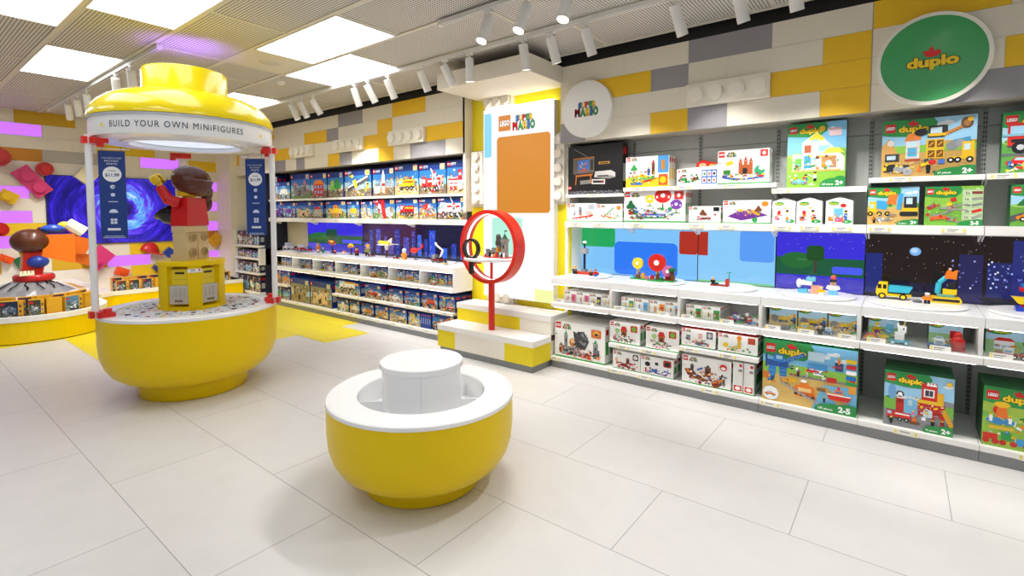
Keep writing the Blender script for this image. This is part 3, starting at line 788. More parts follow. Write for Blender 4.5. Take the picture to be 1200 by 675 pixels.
for i in range(75): a.rect(rng.uniform(0, 1.2), rng.uniform(H * .3, H - .01), .003, .003, rng.choice(['w', 'B8B0FF', 'D8C8B8']))
for i in range(60):
    x = rng.choice([rng.uniform(.45, .62), rng.uniform(.66, .9), rng.uniform(.66, 1.06)]); a.rect(x, rng.uniform(H * .2, H * .6), .009, .011, rng.choice(['E8ECFF', '9FB2FF', '6A76C8']))
a.ell(.285, H * .72, .032, .03, '7FB4EE', 20).ell(.28, H * .735, .02, .018, 'B8D8FA', 12)
screen(-.218, .995, Z0, Z1, a, 'night skyline backdrop screen with a pale blue moon')
a = night_city(1.2, 21, '15163C', '1B3FC4', cols=['2450D8', '1A3AA8', '2F6BE8'])
screen(-5.19, -3.99, Z0, Z1, a, 'blue skyline backdrop screen nearest the yellow niche')
a = night_city(1.2, 22, '3A2448', '3A3890', cols=['4B48B0', '2F3A98', '55409A'])
screen(-6.4, -5.2, Z0, Z1, a, 'purple and maroon skyline backdrop screen on the blue-box wall')
screen(-7.95, -6.41, Z0, Z1, night_meadow(1.54, 9), 'long violet meadow backdrop screen nearest the kiosk')

# ------------------------------------------------------------------ stepped platform with ring stand
pl = thing('stepped_platform', (-3.275, 3.7, 0), 'white and yellow two-step display platform below the lit poster', 'platform')
M().box(-.605, .605, .02, .6, 0, .065, 'w').build('kick_plate', 'grey', pl)
m = M()
m.box(-.625, -.37, 0, .3, .066, .24, 'F0D90F').box(-.369, .29, 0, .3, .066, .24, 'F2EDDF').box(.291, .625, 0, .3, .066, .24, 'F0D90F')
m.box(-.62, .62, .3, .6, .066, .24, 'EFE8D8')
m.box(-.625, .25, .3, .6, .301, .43, 'F0D90F').box(.251, .625, .3, .6, .301, .43, 'F2EDDF')
m.build('riser', 'wallpanel', pl)
M().box(-.63, .63, -.005, .3, .241, .30, 'w').build('lower_tread', 'shelf', pl, bevel=.003)
M().box(-.63, .63, .295, .6, .431, .49, 'w').build('upper_tread', 'shelf', pl, bevel=.003)

rg = thing('ring_display_stand', (-3.27, 3.85, .30), 'red ring display stand on a post, standing on the lower platform step', 'display stand')
RC = .845
M().tube((0, 0, 0), (0, 0, RC - .36), .032, 'w', n=24).build('post', 'red', rg)
M().tube((0, 0, RC - .36), (0, 0, RC - .13), .014, 'C02A20', n=16).build('inner_rod', 'red', rg)
prof = [(.332, -.07), (.37, -.07), (.37, .07), (.332, .07), (.332, -.07)]
M().lathe(prof, 72, 'w').xf(Matrix.Translation((0, 0, RC)) @ Matrix.Rotation(R(90), 4, 'X')).build('ring', 'red', rg)
M().lathe([(.3315, -.014), (.3305, -.014), (.3305, .014), (.3315, .014)], 72, 'w').xf(Matrix.Translation((0, 0, RC)) @ Matrix.Rotation(R(90), 4, 'X')).build('light_strip', 'led', rg)
M().lathe([(0, RC - .135), (.27, RC - .135), (.28, RC - .13), (.28, RC - .112), (.27, RC - .107), (0, RC - .107)], 48, 'w').build('shelf_disc', 'white', rg)
mg = thing('magnifier_prop', (-3.37, 3.66, 1.13), 'black magnifying-glass prop fixed at the left of the red ring', 'magnifier')
M().lathe([(.082, -.022), (.101, -.022), (.101, .022), (.082, .022), (.082, -.022)], 48, 'w').xf(Matrix.Rotation(R(90), 4, 'X')).build('rim', 'black', mg)
M().box(-.019, .019, -.02, .02, -.25, -.098, 'w').build('handle', 'black', mg, bevel=.003)
M().box(-.012, .012, .02, .16, -.14, -.112, 'w').box(-.07, .07, .05, .07, -.15, -.11, 'w').build('bracket', 'red', mg)
# brick-built castle on the ring's disc
cz = .30 + RC - .107
ca = thing('toy_castle', (-3.19, 3.84, cz), 'small grey and brown toy castle on the disc inside the red ring', 'toy castle')
M().box(-.14, .15, -.05, .05, 0, .012, 'B8362A').build('baseplate', 'plastic', ca)
m = M()
for x, h, w in ((.10, .17, .05), (-.02, .07, .06), (-.1, .055, .05)):
    m.brick(x, 0, .012, w, .05, h, '8E8A84', 2, 2)
    for k in range(3): m.cbox(x - w / 2 + (k + .5) * w / 3, -.022, .012 + h, w / 6, .01, .018, '6C6964')
m.cbox(.1, 0, .16, .064, .06, .03, '8E8A84'); m.cbox(-.02, -.027, .02, .02, .005, .035, '222226'); m.cbox(.1, -.027, .1, .015, .004, .03, '222226')
m.build('towers', 'plastic', ca)
M().tube((.1, 0, .19), (.1, 0, .24), .03, 'dg', .003, 10).tube((.1, 0, .24), (.1, 0, .275), .002, 'k').box(.1, .125, -.001, .001, .262, .275, 'k').build('roof', 'plastic', ca)
M().ell((.035, 0, .15), (.05, .04, .055), '4B4741', 8, 5).ell((.035, -.02, .21), (.028, .025, .03), '5A554D', 8, 5).ell((.01, 0, .19), (.02, .02, .03), '45413C', 7, 4).tube((.02, 0, .06), (.03, 0, .14), .03, 'C98B35', .024).tube((-.05, 0, .03), (.0, 0, .09), .012, 'BF7A2E').build('dark_creature', 'plastic', ca)
m = M()
for i in range(9):
    x = -.12 + i * .03; m.cbox(x, -.04, .012, .014, .014, .022 + .01 * (i % 3), ['r', 'gr', 'k', 'w', 'o'][i % 5])
m.build('figures', 'plastic', ca)

# ------------------------------------------------------------------ round yellow bin table in the foreground
dt = thing('round_bin_table', (-2.089, 1.858, 0), 'low round yellow bin table with an empty white tray top, standing alone', 'display table')
M().lathe([(0, 0.0), (.31, 0), (.318, .006), (.318, .075), (.345, .085), (.40, .105), (.445, .14), (.478, .19), (.497, .25), (.505, .33), (.505, .478)], 128, 'w').build('base', 'yellow', dt, sharp=50)
M().lathe([(.345, .40), (.345, .494), (.35, .50), (.492, .50), (.492, .4975), (.4935, .4975), (.4935, .50), (.503, .50), (.507, .496), (.507, .479), (.345, .479)], 128, 'w').build('rim', 'white', dt)
m = M().lathe([(.0, .375), (.343, .375), (.343, .495)], 96, 'w')
m.build('tray', 'white', dt)
m = M()
for k in range(8):
    a = R(-47 + 45 * k); m2 = M().box(.215, .343, -.004, .004, .376, .44, 'w').xf(Matrix.Rotation(a, 4, 'Z'))
    m.v, m.f, m.c, m.sm = m.v, m.f, m.c, m.sm
    m2.build('tray_divider', 'white', dt)
M().lathe([(.215, .376), (.215, .64)], 96, 'w').build('inner_drum', 'white', dt)
M().box(-.0015, .0015, -.2165, -.2145, .385, .64, 'D8D8D8').xf(Matrix.Rotation(R(47), 4, 'Z')).build('drum_seam', 'wallpanel', dt)
M().lathe([(.216, .638), (.224, .638), (.227, .641), (.227, .668), (.224, .6715), (.214, .6715), (.213, .669), (0, .669)], 96, 'w').build('lid', 'white', dt)

# ------------------------------------------------------------------ kiosk
KX, KY = -4.771, 1.674
ki = thing('minifigure_kiosk', (KX, KY, 0), 'large round yellow build-your-own kiosk with domed canopy on white posts', 'kiosk')
M().lathe([(0, 0), (.39, 0), (.398, .008), (.398, .115), (.43, .125), (.50, .15), (.565, .20), (.61, .27), (.637, .36), (.645, .46), (.645, .672)], 144, 'w').build('base', 'yellow', ki, sharp=50)
M().lathe([(.0, .668), (.52, .668), (.545, .70), (.635, .70), (.646, .695), (.646, .673), (.52, .673)], 144, 'w').build('rim', 'white', ki)
dv = M()
for r_ in (.33, .425, .52): dv.lathe([(r_ - .003, .669), (r_ - .003, .70), (r_ + .003, .70), (r_ + .003, .669)], 96, 'w')
for k in range(28):
    dv2 = M().box(.25, .522, -.003, .003, .669, .699, 'w').xf(Matrix.Rotation(R(k * 360 / 28), 4, 'Z'))
    n = len(dv.v); dv.v += dv2.v; dv.f += [tuple(i + n for i in f) for f in dv2.f]; dv.c += dv2.c; dv.sm += dv2.sm
dv.build('bin_dividers', 'white', ki)
# cabinet in the middle
cb = M()
cb.lathe([(0, 1.05), (.246, 1.05), (.25, 1.054), (.25, 1.086), (.246, 1.09), (0, 1.09)], 96, 'w')
cb.lathe([(0, .668), (.25, .668), (.25, .72), (0, .72)], 96, 'w')
for k in range(6):
    a = R(-14.5 + 60 * k); h_ = R(11.5)
    for q in (0,):
        cb.lathe([(.19, .715), (.246, .715), (.246, 1.055), (.19, 1.055)], 6, 'w', (0, 0), a - h_, a + h_, False)
    for e in (a - h_, a + h_):
        ce, se = math.cos(e), math.sin(e)
        cb.add([(.19 * ce, .19 * se, .715), (.246 * ce, .246 * se, .715), (.246 * ce, .246 * se, 1.055), (.19 * ce, .19 * se, 1.055)], [(0, 1, 2, 3)], 'w')
cb.lathe([(.15, .715), (.15, 1.055)], 48, 'w')
cb.build('cabinet', 'yellow', ki)
a = Art(.1, .03); a.rect(0, 0, .1, .035, 'F4F4F4').rect(.02, .02, .035, .006, '888888').rect(.02, .01, .03, .005, '888888').ell(.082, .018, .008, .008, 'r', 10)
M().art(a, (.249, -.05, 1.0), (0, 1, 0), (0, 0, 1), (1, 0, 0)).xf(Matrix.Rotation(R(-14.5), 4, 'Z')).build('price_label', 'card', ki)
# posts, clamps
for k, az in enumerate((-90, 50, 165)):
    ca_, sa_ = math.cos(R(az)), math.sin(R(az))
    px, py = .655 * ca_, .655 * sa_
    M().tube((px, py, .69), (px, py, 2.06), .023, 'w', n=24).build('post', 'white', ki)
    for z in (.70, 2.0):
        m = M().cbox(.625, 0, z - .005, .06, .14, .045, 'w').cbox(.68, 0, z - .005, .03, .06, .05, 'w').cbox(.60, .07, z, .09, .05, .035, 'w')
        if z < 1: m.tube((.6, .075, z + .035), (.6, .075, z + .065), .028, 'w', n=16)
        else: m.tube((.6, .075, z - .03), (.6, .075, z), .022, 'w', n=16)
        m.xf(Matrix.Rotation(R(az), 4, 'Z')).build('red_clamp', 'red', ki)
up_ = bpy.data.lights.new('added_violet_glow', 'SPOT'); up_.energy = 22; up_.color = (.35, .15, 1.0); up_.spot_size = R(100); up_.spot_blend = 1; up_.shadow_soft_size = .06  # added unseen spot, makes the violet patch on the ceiling; no known fixture
uo = bpy.data.objects.new('added_violet_glow', up_); COL.objects.link(uo); uo.parent = ki; uo.location = (-.33, .17, 2.52); uo.rotation_euler = (R(180), R(-8), 0)
# canopy
M().lathe([(.642, 2.205), (.655, 2.21), (.655, 2.225), (.648, 2.26), (.63, 2.30), (.595, 2.345), (.545, 2.385), (.47, 2.42), (.39, 2.438), (.31, 2.442), (.306, 2.46), (.306, 2.625), (.298, 2.645), (.28, 2.652), (0, 2.652)], 144, 'w').build('canopy_dome', 'domeyellow', ki)
M().lathe([(.645, 2.192), (.652, 2.192), (.652, 2.206), (.642, 2.206)], 144, 'BFC2C4').build('canopy_trim', 'plastic', ki)
M().lathe([(.40, 2.05), (.63, 2.05), (.641, 2.054), (.643, 2.06), (.643, 2.192), (.60, 2.192)], 144, 'w').build('canopy_band', 'white', ki)
M().lathe([(.40, 2.07), (.40, 2.036), (.43, 2.03), (.45, 2.036), (.455, 2.051)], 96, 'w').build('canopy_ring', 'white', ki)
M().lathe([(0, 2.075), (.40, 2.075)], 64, 'w').build('lit_disc', 'discglow', ki)
def band_text(st, az_mid, z, h, r, col, name, width):
    vs, fs = text_tris(st, .004, 1.25)
    x0 = min(v[0] for v in vs); x1 = max(v[0] for v in vs); k = h / .73; kx = width / (x1 - x0)
    m = M(); pts = []
    for x, y in vs:
        a = R(az_mid) + ((x - (x0 + x1) / 2) * kx) / r
        pts.append((r * math.cos(a), r * math.sin(a), z + y * k))
    m.add(pts, fs, col); m.build(name, 'card', ki)
band_text('BUILD YOUR OWN MiNiFIGURES', -25, 2.1, .047, .6445, '1F2F4A', 'band_lettering', .92)
for az in (-73, 33):
    st = M(); pts = [( (.013 if i % 2 else .022) * math.cos(i * math.pi / 4), (.013 if i % 2 else .022) * math.sin(i * math.pi / 4)) for i in range(8)]
    st.add([(.6445 * math.cos(R(az) + p[0] / .64), .6445 * math.sin(R(az) + p[0] / .64), 2.118 + p[1]) for p in pts], [tuple(range(8))], 'F3DE6A'); st.build('star_mark', 'card', ki)
# loose parts in the bins
rng = random.Random(8); m = M()
for k in range(28):
    for q in (.29, .377, .472):
        pal = rng.choice([['r', 'dr', 'k'], ['b', 'nb', 'gr'], ['y', 'o', 'k'], ['w', 'lgr', 'k'], ['k', 'dgr', 'br'], ['g', 'dg', 'k'], ['sand', 'br', 'k'], ['y', 'gold', 'r'], ['k', 'r', 'b'], ['k', 'k', 'dgr']])
        ac = R((k + .5) * 360 / 28)
        for i in range(6):
            r_ = q + rng.gauss(0, .011); a = ac + rng.gauss(0, .038 * .3 / q)
            s_ = rng.uniform(.010, .018); m.cbox(r_ * math.cos(a), r_ * math.sin(a), .669 + rng.uniform(0, .014), s_, s_ * 1.2, s_, rng.choice(pal))
tag(m.build('loose_toy_parts', 'plastic', loc=(KX, KY, .0012)), 'countless tiny coloured toy parts filling the ring of kiosk bins', 'toy parts', kind='stuff')
# packs hanging in the cabinet
for k, (az, lab) in enumerate(((-45, 'clear and yellow hanging pack in the left cabinet opening of the kiosk'), (16, 'clear and yellow hanging pack in the right cabinet opening of the kiosk'))):
    x, y = KX + .19 * math.cos(R(az)), KY + .19 * math.sin(R(az))
    pk = thing('blister_pack', (x, y, .74), lab, 'pack', 'hanging packs in the kiosk cabinet', rz=R(az))
    M().box(0, .004, -.068, .068, .155, .285, 'F2D829').box(.004, .006, -.035, .035, .245, .262, '2A2410').box(.004, .0055, -.05, .05, .2, .205, 'D9BE1C').build('yellow_card', 'card', pk)
    M().box(-.005, .03, -.072, .072, 0, .153, 'CFC8BC').build('clear_tray', 'plastic', pk, bevel=.006)
    t = M()
    for q in (-.045, -.012, .022): t.box(.03, .036, q, q + .026, .06, .135, 'C9C2B6')
    t.box(.03, .035, -.03, .03, .02, .038, '8F7A60'); t.build('tray_pockets', 'plastic', pk)
# hanging price banners
def banner(x, y, rz, lab, w=.165, h=.66, ztop=1.95):
    b = thing('hanging_banner', (x, y, ztop), lab, 'banner', 'navy price banners on the kiosk', rz=rz)
    M().box(-w / 2, w / 2, -.002, .002, -h, 0, '1D3F8A').build('panel', 'card', b)
    M().tube((-w / 2 - .03, 0, .014), (w / 2 + .03, 0, .014), .004, 'w', n=10).build('rod', 'white', b)
    for s_ in (-.35, .35): M().tube((s_ * w, 0, 0), (s_ * w, 0, .03), .002, 'dgr', n=6).build('hook', 'plastic', b)
    a = Art(w, h); c = w / 2
    for i, t in enumerate(('MINIFIGURE', 'FACTORY', 'PARTS')):
        wd = (.12, .088, .066)[i]; a.text(t, c - wd / 2, h - .06 - i * .022, .013, 'w', .004, wd)
    a.ell(c, h - .175, .058, .058, 'w', 32).text('1 PACK', c - .025, h - .155, .011, '1D3F8A', .02, .05).text('$11.99', c - .043, h - .192, .024, '1D3F8A', .03, .086)
    a.ell(c, h - .27, .016, .015, 'DCE6FA').rect(c - .003, h - .275, .02, .005, '1D3F8A').ell(c, h - .33, .014, .014, 'DCE6FA').rect(c - .03, h - .385, .06, .006, 'DCE6FA')
    a.ell(c, h - .46, .026, .022, 'DCE6FA', 12, 0, math.pi).rect(c - .027, h - .466, .054, .008, 'DCE6FA')
    for i in range(2):
        for j in range(2): a.rect(c - .02 + i * .022, h - .55 + j * .022, .018, .018, 'DCE6FA')
    a.rect(c - .04, h - .60, .08, .018, 'F4F7FF')
    for i, wd in enumerate((.12, .14, .13, .06)): a.rect(c - wd / 2, h - .645 - i * .011, wd, .005, 'B9C8E8')
    M().art(a, (-w / 2, -.0025, -h), (1, 0, 0), (0, 0, 1), (0, -1, 0)).build('print', 'card', b)
banner(KX + .045, KY - .53, R(62), 'navy price banner at the left kiosk post')
banner(KX + .33, KY + .40, R(40), 'navy price banner at the right kiosk post')

# ------------------------------------------------------------------ giant toy figure on the kiosk
gf = thing('giant_toy_figure', (KX, KY, 1.09), 'giant toy figure in red jacket and tan trousers waving, seen from behind, on the kiosk', 'toy figure', rz=R(216))
TAN = 'D9C08C'
for s_ in (-1, 1):
    m = M()
    pts = [(-.06, 0), (.075, 0), (.075, .05), (.05, .055), (.05, .20)] + [(.0 + .055 * math.cos(t), .20 + .055 * math.sin(t)) for t in [i * math.pi / 10 for i in range(11)]] + [(-.06, .19)]
    m.prism(pts, s_ * .075 - .069, s_ * .075 + .069, 'xz', TAN)
    for z in (.065, .185):
        m.lathe([(.03, -.012), (.036, -.012), (.036, 0), (.03, 0)], 24, 'C6AC78').xf(Matrix.Translation((-.066, s_ * .075, z)) @ Matrix.Rotation(R(90), 4, 'Y'), len(m.v) - 96)
        m.tube((-.0585, s_ * .075, z), (-.062, s_ * .075, z), .03, 'B89C66', n=24)  # darker tan disc paints the shade inside the leg hole
    m.build('leg', 'plastic', gf, bevel=.003)
M().box(-.06, .06, -.146, .146, .232, .285, TAN).tube((0, -.14, .235), (0, .14, .235), .045, TAN).build('hips', 'plastic', gf, bevel=.003)
m = M()
b0, b1 = [(-.072, -.145), (.072, -.145), (.072, .145), (-.072, .145)], [(-.066, -.115), (.066, -.115), (.066, .115), (-.066, .115)]
m.add([(x, y, .287) for x, y in b0] + [(x, y, .52) for x, y in b1], [(3, 2, 1, 0), (4, 5, 6, 7), (0, 1, 5, 4), (1, 2, 6, 5), (2, 3, 7, 6), (3, 0, 4, 7)], 'D21714')
m.build('torso', 'brickbuilt', gf, bevel=.004)
M().tube((0, 0, .52), (0, 0, .54), .05, 'y').tube((0, 0, .535), (0, 0, .685), .088, 'y', n=32).tube((0, 0, .685), (0, 0, .71), .05, 'y').build('head', 'plastic', gf, bevel=.008)
# left arm raised, right arm bent forward
M().tube((0, .125, .475), (.06, .165, .50), .045, 'D21714', .043).ell((.06, .165, .50), .043, 'D21714').tube((.06, .165, .50), (.135, .15, .60), .042, 'D21714', .036).build('arm', 'plastic', gf)
hm = M().lathe([(.026, -.03), (.05, -.03), (.05, .03), (.026, .03), (.026, -.03)], 28, 'F2C91C', (0, 0), R(40), R(320), True)
hm.xf(Matrix.Translation((.165, .14, .665)) @ Matrix.Rotation(R(-55), 4, 'Y') @ Matrix.Rotation(R(180), 4, 'Z'))
hm.tube((.13, .148, .595), (.155, .143, .64), .024, 'F2C91C').build('hand', 'plastic', gf)
M().tube((0, -.125, .475), (.03, -.17, .42), .045, 'D21714', .043).ell((.03, -.17, .42), .043, 'D21714').tube((.03, -.17, .42), (.15, -.15, .38), .042, 'D21714', .036).build('arm', 'plastic', gf)
hm = M().lathe([(.026, -.03), (.05, -.03), (.05, .03), (.026, .03), (.026, -.03)], 28, 'F2C91C', (0, 0), R(40), R(320), True)
hm.xf(Matrix.Translation((.2, -.145, .37)) @ Matrix.Rotation(R(90), 4, 'X')); hm.tube((.145, -.15, .38), (.175, -.147, .375), .024, 'F2C91C').build('hand', 'plastic', gf)
# swept brown hair with grooves
hv = []; hf = []; N_, M_ = 56, 26
for j in range(M_ + 1):
    t = -1.05 + (math.pi / 2 + 1.05) * j / M_
    for i in range(N_):
        a = 2 * math.pi * i / N_
        gro = 1 + .02 * math.sin(a * 14 + t * 5) * max(0, math.cos(t))
        back = max(0, -math.cos(a)); front = max(0, math.cos(a))
        r_ = .128 * gro * (1 + .16 * back + .14 * abs(math.sin(a)) ** 2)
        zz = .125 * math.sin(t) * (1 + .25 * back * (t < 0))
        hv.append((r_ * math.cos(t) * math.cos(a) - .012 + (0 if t > 0 else -.02 * back), r_ * math.cos(t) * math.sin(a), .665 + zz + .018 * front * math.cos(t)))
for j in range(M_):
    for i in range(N_): hf.append((j * N_ + i, j * N_ + (i + 1) % N_, (j + 1) * N_ + (i + 1) % N_, (j + 1) * N_ + i))
m = M().add(hv, hf, '5A2B17', True)
for c, r_ in (((-.05, -.15, .57), (.05, .045, .085)), ((-.04, -.165, .48), (.045, .04, .075)), ((-.02, -.12, .62), (.07, .06, .08)), ((-.09, .05, .59), (.06, .09, .05)), ((-.09, -.06, .585), (.06, .08, .05))):
    m.ell(c, r_, '5A2B17', 20, 12)
m.build('hair', 'plastic', gf)
bw = thing('black_bowl_prop', (KX - .155, KY - .035 - .055, 1.47), 'black rounded prop held at the waist of the giant red-jacketed figure', 'prop', rz=R(216))
M().lathe([(0, -.07), (.05, -.065), (.085, -.03), (.095, .02), (.115, .03), (.115, .036), (.088, .034), (.07, -.01), (0, -.04)], 32, 'k').xf(Matrix.Rotation(R(35), 4, 'Y')).build('bowl', 'plastic', bw)

# ------------------------------------------------------------------ left wall with lit bricks
XW = -10.3
WZ = [3.0, 2.81, 2.625, 2.44, 2.255, 2.07, 1.885, 1.70, 1.52, 1.335, 1.15, .965, .78, .595, .41, .2, 0]
struct(M().box(XW - .3, XW - .03, -3.5, 5.2, 0, 3.15, 'w').build('wall_left', 'cream'))
wm = M(); wl = {}
def wc(y0, y1, r, c):
    z1, z0 = WZ[r], WZ[r + 1]
    if c == 'P': wl.setdefault((y0, y1, z0, z1), 1)
    else: wm.box(XW - .03, XW, y0 + .001, y1 - .001, z0 + .001, z1 - .001, {'c': 'ECE4D2', 'y': 'D6A91A', 'o': 'D08A1E', 'g': 'B9B4A8', 'Y': 'EFC81A'}[c])
layout = [
    [(-3, .3, 'c'), (.3, 1.36, 'c'), (1.36, 2.05, 'y'), (2.05, 4.2, 'c')],
    [(-3, .2, 'y'), (.2, 1.66, 'P'), (1.66, 3.1, 'c'), (3.1, 4.2, 'c')],
    [(-3, 2.0, 'c'), (2.0, 2.3, 'c'), (2.3, 3.1, 'Y'), (3.1, 4.2, 'c')],
    [(-3, .6, 'c'), (.6, 1.65, 'o'), (1.65, 2.4, 'g'), (2.4, 2.88, 'c'), (2.88, 3.47, 'P'), (3.47, 3.62, 'c'), (3.62, 4.09, 'Y'), (4.09, 4.2, 'c')],
    [(-3, 1.6, 'c'), (1.6, 3.2, 'c'), (3.2, 4.2, 'c')],
    [(-3, .9, 'c'), (.9, 2.3, 'c'), (2.3, 3.5, 'c'), (3.5, 4.2, 'P')],
    [(-3, .6, 'y'), (.6, 1.49, 'P'), (1.49, 3.5, 'c'), (3.5, 4.2, 'c')],
    [(-3, 2.2, 'c'), (2.2, 3.86, 'c'), (3.86, 4.2, 'P')],
    [(-3, .7, 'c'), (.7, 1.51, 'P'), (1.51, 3.6, 'c'), (3.6, 4.2, 'c')],
    [(-3, .8, 'c'), (.8, 2.4, 'Y'), (2.4, 3.5, 'c'), (3.5, 4.2, 'P')],
    [(-3, .6, 'c'), (.6, 1.4, 'P'), (1.4, 3.6, 'c'), (3.6, 4.2, 'o')],
    [(-3, 2.69, 'c'), (2.69, 3.7, 'Y'), (3.7, 4.2, 'c')],
    [(-3, 1.0, 'c'), (1.0, 1.15, 'y'), (1.15, 1.7, 'c'), (1.7, 2.38, 'y'), (2.38, 2.99, 'P'), (2.99, 3.7, 'c'), (3.7, 4.2, 'P')],
    [(-3, 2.7, 'c'), (2.7, 3.6, 'Y'), (3.6, 4.2, 'c')], [(-3, 4.2, 'c')], [(-3, 4.2, 'c')]]
for r_, cells in enumerate(layout):
    for y0, y1, c in cells: wc(y0, y1, r_, c)
struct(wm.build('wall_cladding', 'wallpanel'))
for i, (y0, y1, z0, z1) in enumerate(wl):
    lp = thing('violet_light_panel', (XW, (y0 + y1) / 2, z0), ['violet lit wall panel near the ceiling at the left edge', 'violet lit wall panel seen just under the kiosk canopy', 'violet lit wall panel in the right column, level with figure hair',
        'violet lit wall panel at left edge above the yellow brick', 'violet lit wall panel in the right column, level with figure torso', 'violet lit wall panel at left edge below the yellow brick',
        'pale lit wall panel in the right column, level with figure hips', 'violet lit wall panel behind the brown-haired flying figure head', 'violet lit wall panel left of the kiosk cabinet, below the vortex screen', 'lowest violet lit wall panel in the right column'][i], 'light panel', 'violet lit panels of the left wall')
    h2 = (y1 - y0) / 2
    M().box(-.03, -.012, -h2 + .004, h2 - .004, .004, z1 - z0 - .004).build('glow', 'purple', lp)
    f = M().box(-.03, 0, -h2, -h2 + .006, 0, z1 - z0, 'D9C8DA').box(-.03, 0, h2 - .006, h2, 0, z1 - z0, 'D9C8DA').box(-.03, 0, -h2, h2, 0, .006, 'D9C8DA').box(-.03, 0, -h2, h2, z1 - z0 - .006, z1 - z0, 'D9C8DA')
    f.build('frame', 'wallpanel', lp)
struct(M().box(XW - .03, -9.70, 4.08, 4.62, 0, 3.1, 'w').build('wall_column', 'cream'))

def vortex():
    m = bpy.data.materials.new('vortex_screen'); m.use_nodes = True; nt = m.node_tree; b = nt.nodes['Principled BSDF']; L = nt.links.new
    b.inputs['Base Color'].default_value = (0, 0, 0, 1); b.inputs['Roughness'].default_value = .15; b.inputs['Emission Strength'].default_value = 1.0
    tc = nt.nodes.new('ShaderNodeTexCoord'); mp = nt.nodes.new('ShaderNodeMapping'); mp.inputs['Location'].default_value = (0, .0, -.02)
    sx = nt.nodes.new('ShaderNodeSeparateXYZ'); L(tc.outputs['Object'], mp.inputs[0]); L(mp.outputs[0], sx.inputs[0])
    def mt(op, a, b_=None):
        n = nt.nodes.new('ShaderNodeMath'); n.operation = op
        for i, q in enumerate((a, b_)):
            if q is None: continue
            if isinstance(q, (int, float)): n.inputs[i].default_value = q
            else: L(q, n.inputs[i])
        return n.outputs[0]
    y, z = sx.outputs[1], sx.outputs[2]
    rr = mt('SQRT', mt('ADD', mt('MULTIPLY', y, y), mt('MULTIPLY', z, z)))
    an = mt('ARCTAN2', z, y)
    tw = mt('ADD', an, mt('MULTIPLY', rr, -4.2))
    cx = nt.nodes.new('ShaderNodeCombineXYZ')
    L(mt('MULTIPLY', mt('COSINE', tw), 1.3), cx.inputs[0]); L(mt('MULTIPLY', mt('SINE', tw), 1.3), cx.inputs[1]); L(mt('MULTIPLY', rr, 7.0), cx.inputs[2])
    nz = nt.nodes.new('ShaderNodeTexNoise'); nz.inputs['Scale'].default_value = 1.6; nz.inputs['Detail'].default_value = 8; nz.inputs['Roughness'].default_value = .68; nz.inputs['Distortion'].default_value = .6
    L(cx.outputs[0], nz.inputs['Vector'])
    ring = mt('SUBTRACT', 1.0, mt('ABSOLUTE', mt('MULTIPLY', mt('SUBTRACT', rr, .26), 4.2)))
    ring = mt('MAXIMUM', ring, 0.0)
    v = mt('ADD', mt('MULTIPLY', nz.outputs['Fac'], 1.15), mt('MULTIPLY', ring, .30))
    dark = mt('MAXIMUM', mt('MINIMUM', mt('MULTIPLY', mt('SUBTRACT', rr, .05), 6.5), 1.0), .28)
    v = mt('MULTIPLY', mt('SUBTRACT', v, mt('ADD', .05, mt('MULTIPLY', rr, .26))), dark)
    cr = nt.nodes.new('ShaderNodeValToRGB'); e = cr.color_ramp.elements
    e[0].position = .1; e[0].color = (*lin(hexc('0B0730')), 1); e[1].position = .95; e[1].color = (*lin(hexc('DDF0FF')), 1)
    for p_, c in ((.32, '22149A'), (.47, '3A22D8'), (.58, '6A3CF0'), (.68, '4FA0F5'), (.8, '8FC8FA')):
        q = cr.color_ramp.elements.new(p_); q.color = (*lin(hexc(c)), 1)
    L(v, cr.inputs[0]); L(cr.outputs[0], b.inputs['Emission Color'])
    return m
MAT['vortex'] = vortex()
vs_ = thing('vortex_screen', (XW + .04, 2.62, 1.53), 'large wall screen showing a blue and violet vortex', 'screen')
M().box(-.04, -.002, -.96, .76, -.54, .54).build('housing', 'black', vs_)
M().box(-.001, .001, -.95, .75, -.53, .53).build('picture', 'vortex', vs_)

# large brick shapes mounted on the left wall
def wall_shape(name, y, z, label, fn, rot=0.0, cat='wall brick'):
    r = thing(name, (XW + .002, y, z), label, cat, 'oversized toy bricks on the left wall')
    for nm_, m in fn(): m.xf(Matrix.Rotation(rot, 4, 'X')).build(nm_, 'brickbuilt', r)
    return r
def plate(w, h, d, col, studs, stc=None):
    def fn():
        out = [('body', M().box(.03, .03 + d, -w / 2, w / 2, -h / 2, h / 2, col))]
        for (a, b, rr) in studs: out.append(('stud', M().tube((.03 + d, a, b), (.03 + d + .05, a, b), rr, stc or col, n=28)))
        return out
    return fn
wall_shape('giant_brick', 1.51, 1.95, 'large pink two-stud brick tilted on the left wall', plate(.46, .22, .09, 'D2366E', [(-.1, 0, .075), (.11, 0, .075)]), R(-52))
wall_shape('giant_round_brick', 1.655, 2.145, 'red round studded brick on the wall beside the pink brick', lambda: [('body', M().tube((.03, 0, 0), (.12, 0, 0), .1, 'C81E1C', n=36)), ('stud', M().tube((.12, 0, 0), (.17, 0, 0), .058, 'D02420', n=28))])
wall_shape('giant_round_brick', 1.17, 2.28, 'red round piece cut by left edge beneath the orange brick', lambda: [('body', M().tube((.03, 0, 0), (.16, 0, 0), .13, 'B81A18', n=10)), ('stud', M().tube((.16, 0, 0), (.2, 0, 0), .07, 'C41E1C', n=24))])
wall_shape('giant_round_brick', 1.14, 1.25, 'red round piece at left edge below the lit panel', lambda: [('body', M().tube((.03, 0, 0), (.14, 0, 0), .1, 'C81E1C', n=36)), ('stud', M().tube((.14, 0, 0), (.18, 0, 0), .055, 'D02420', n=24))])
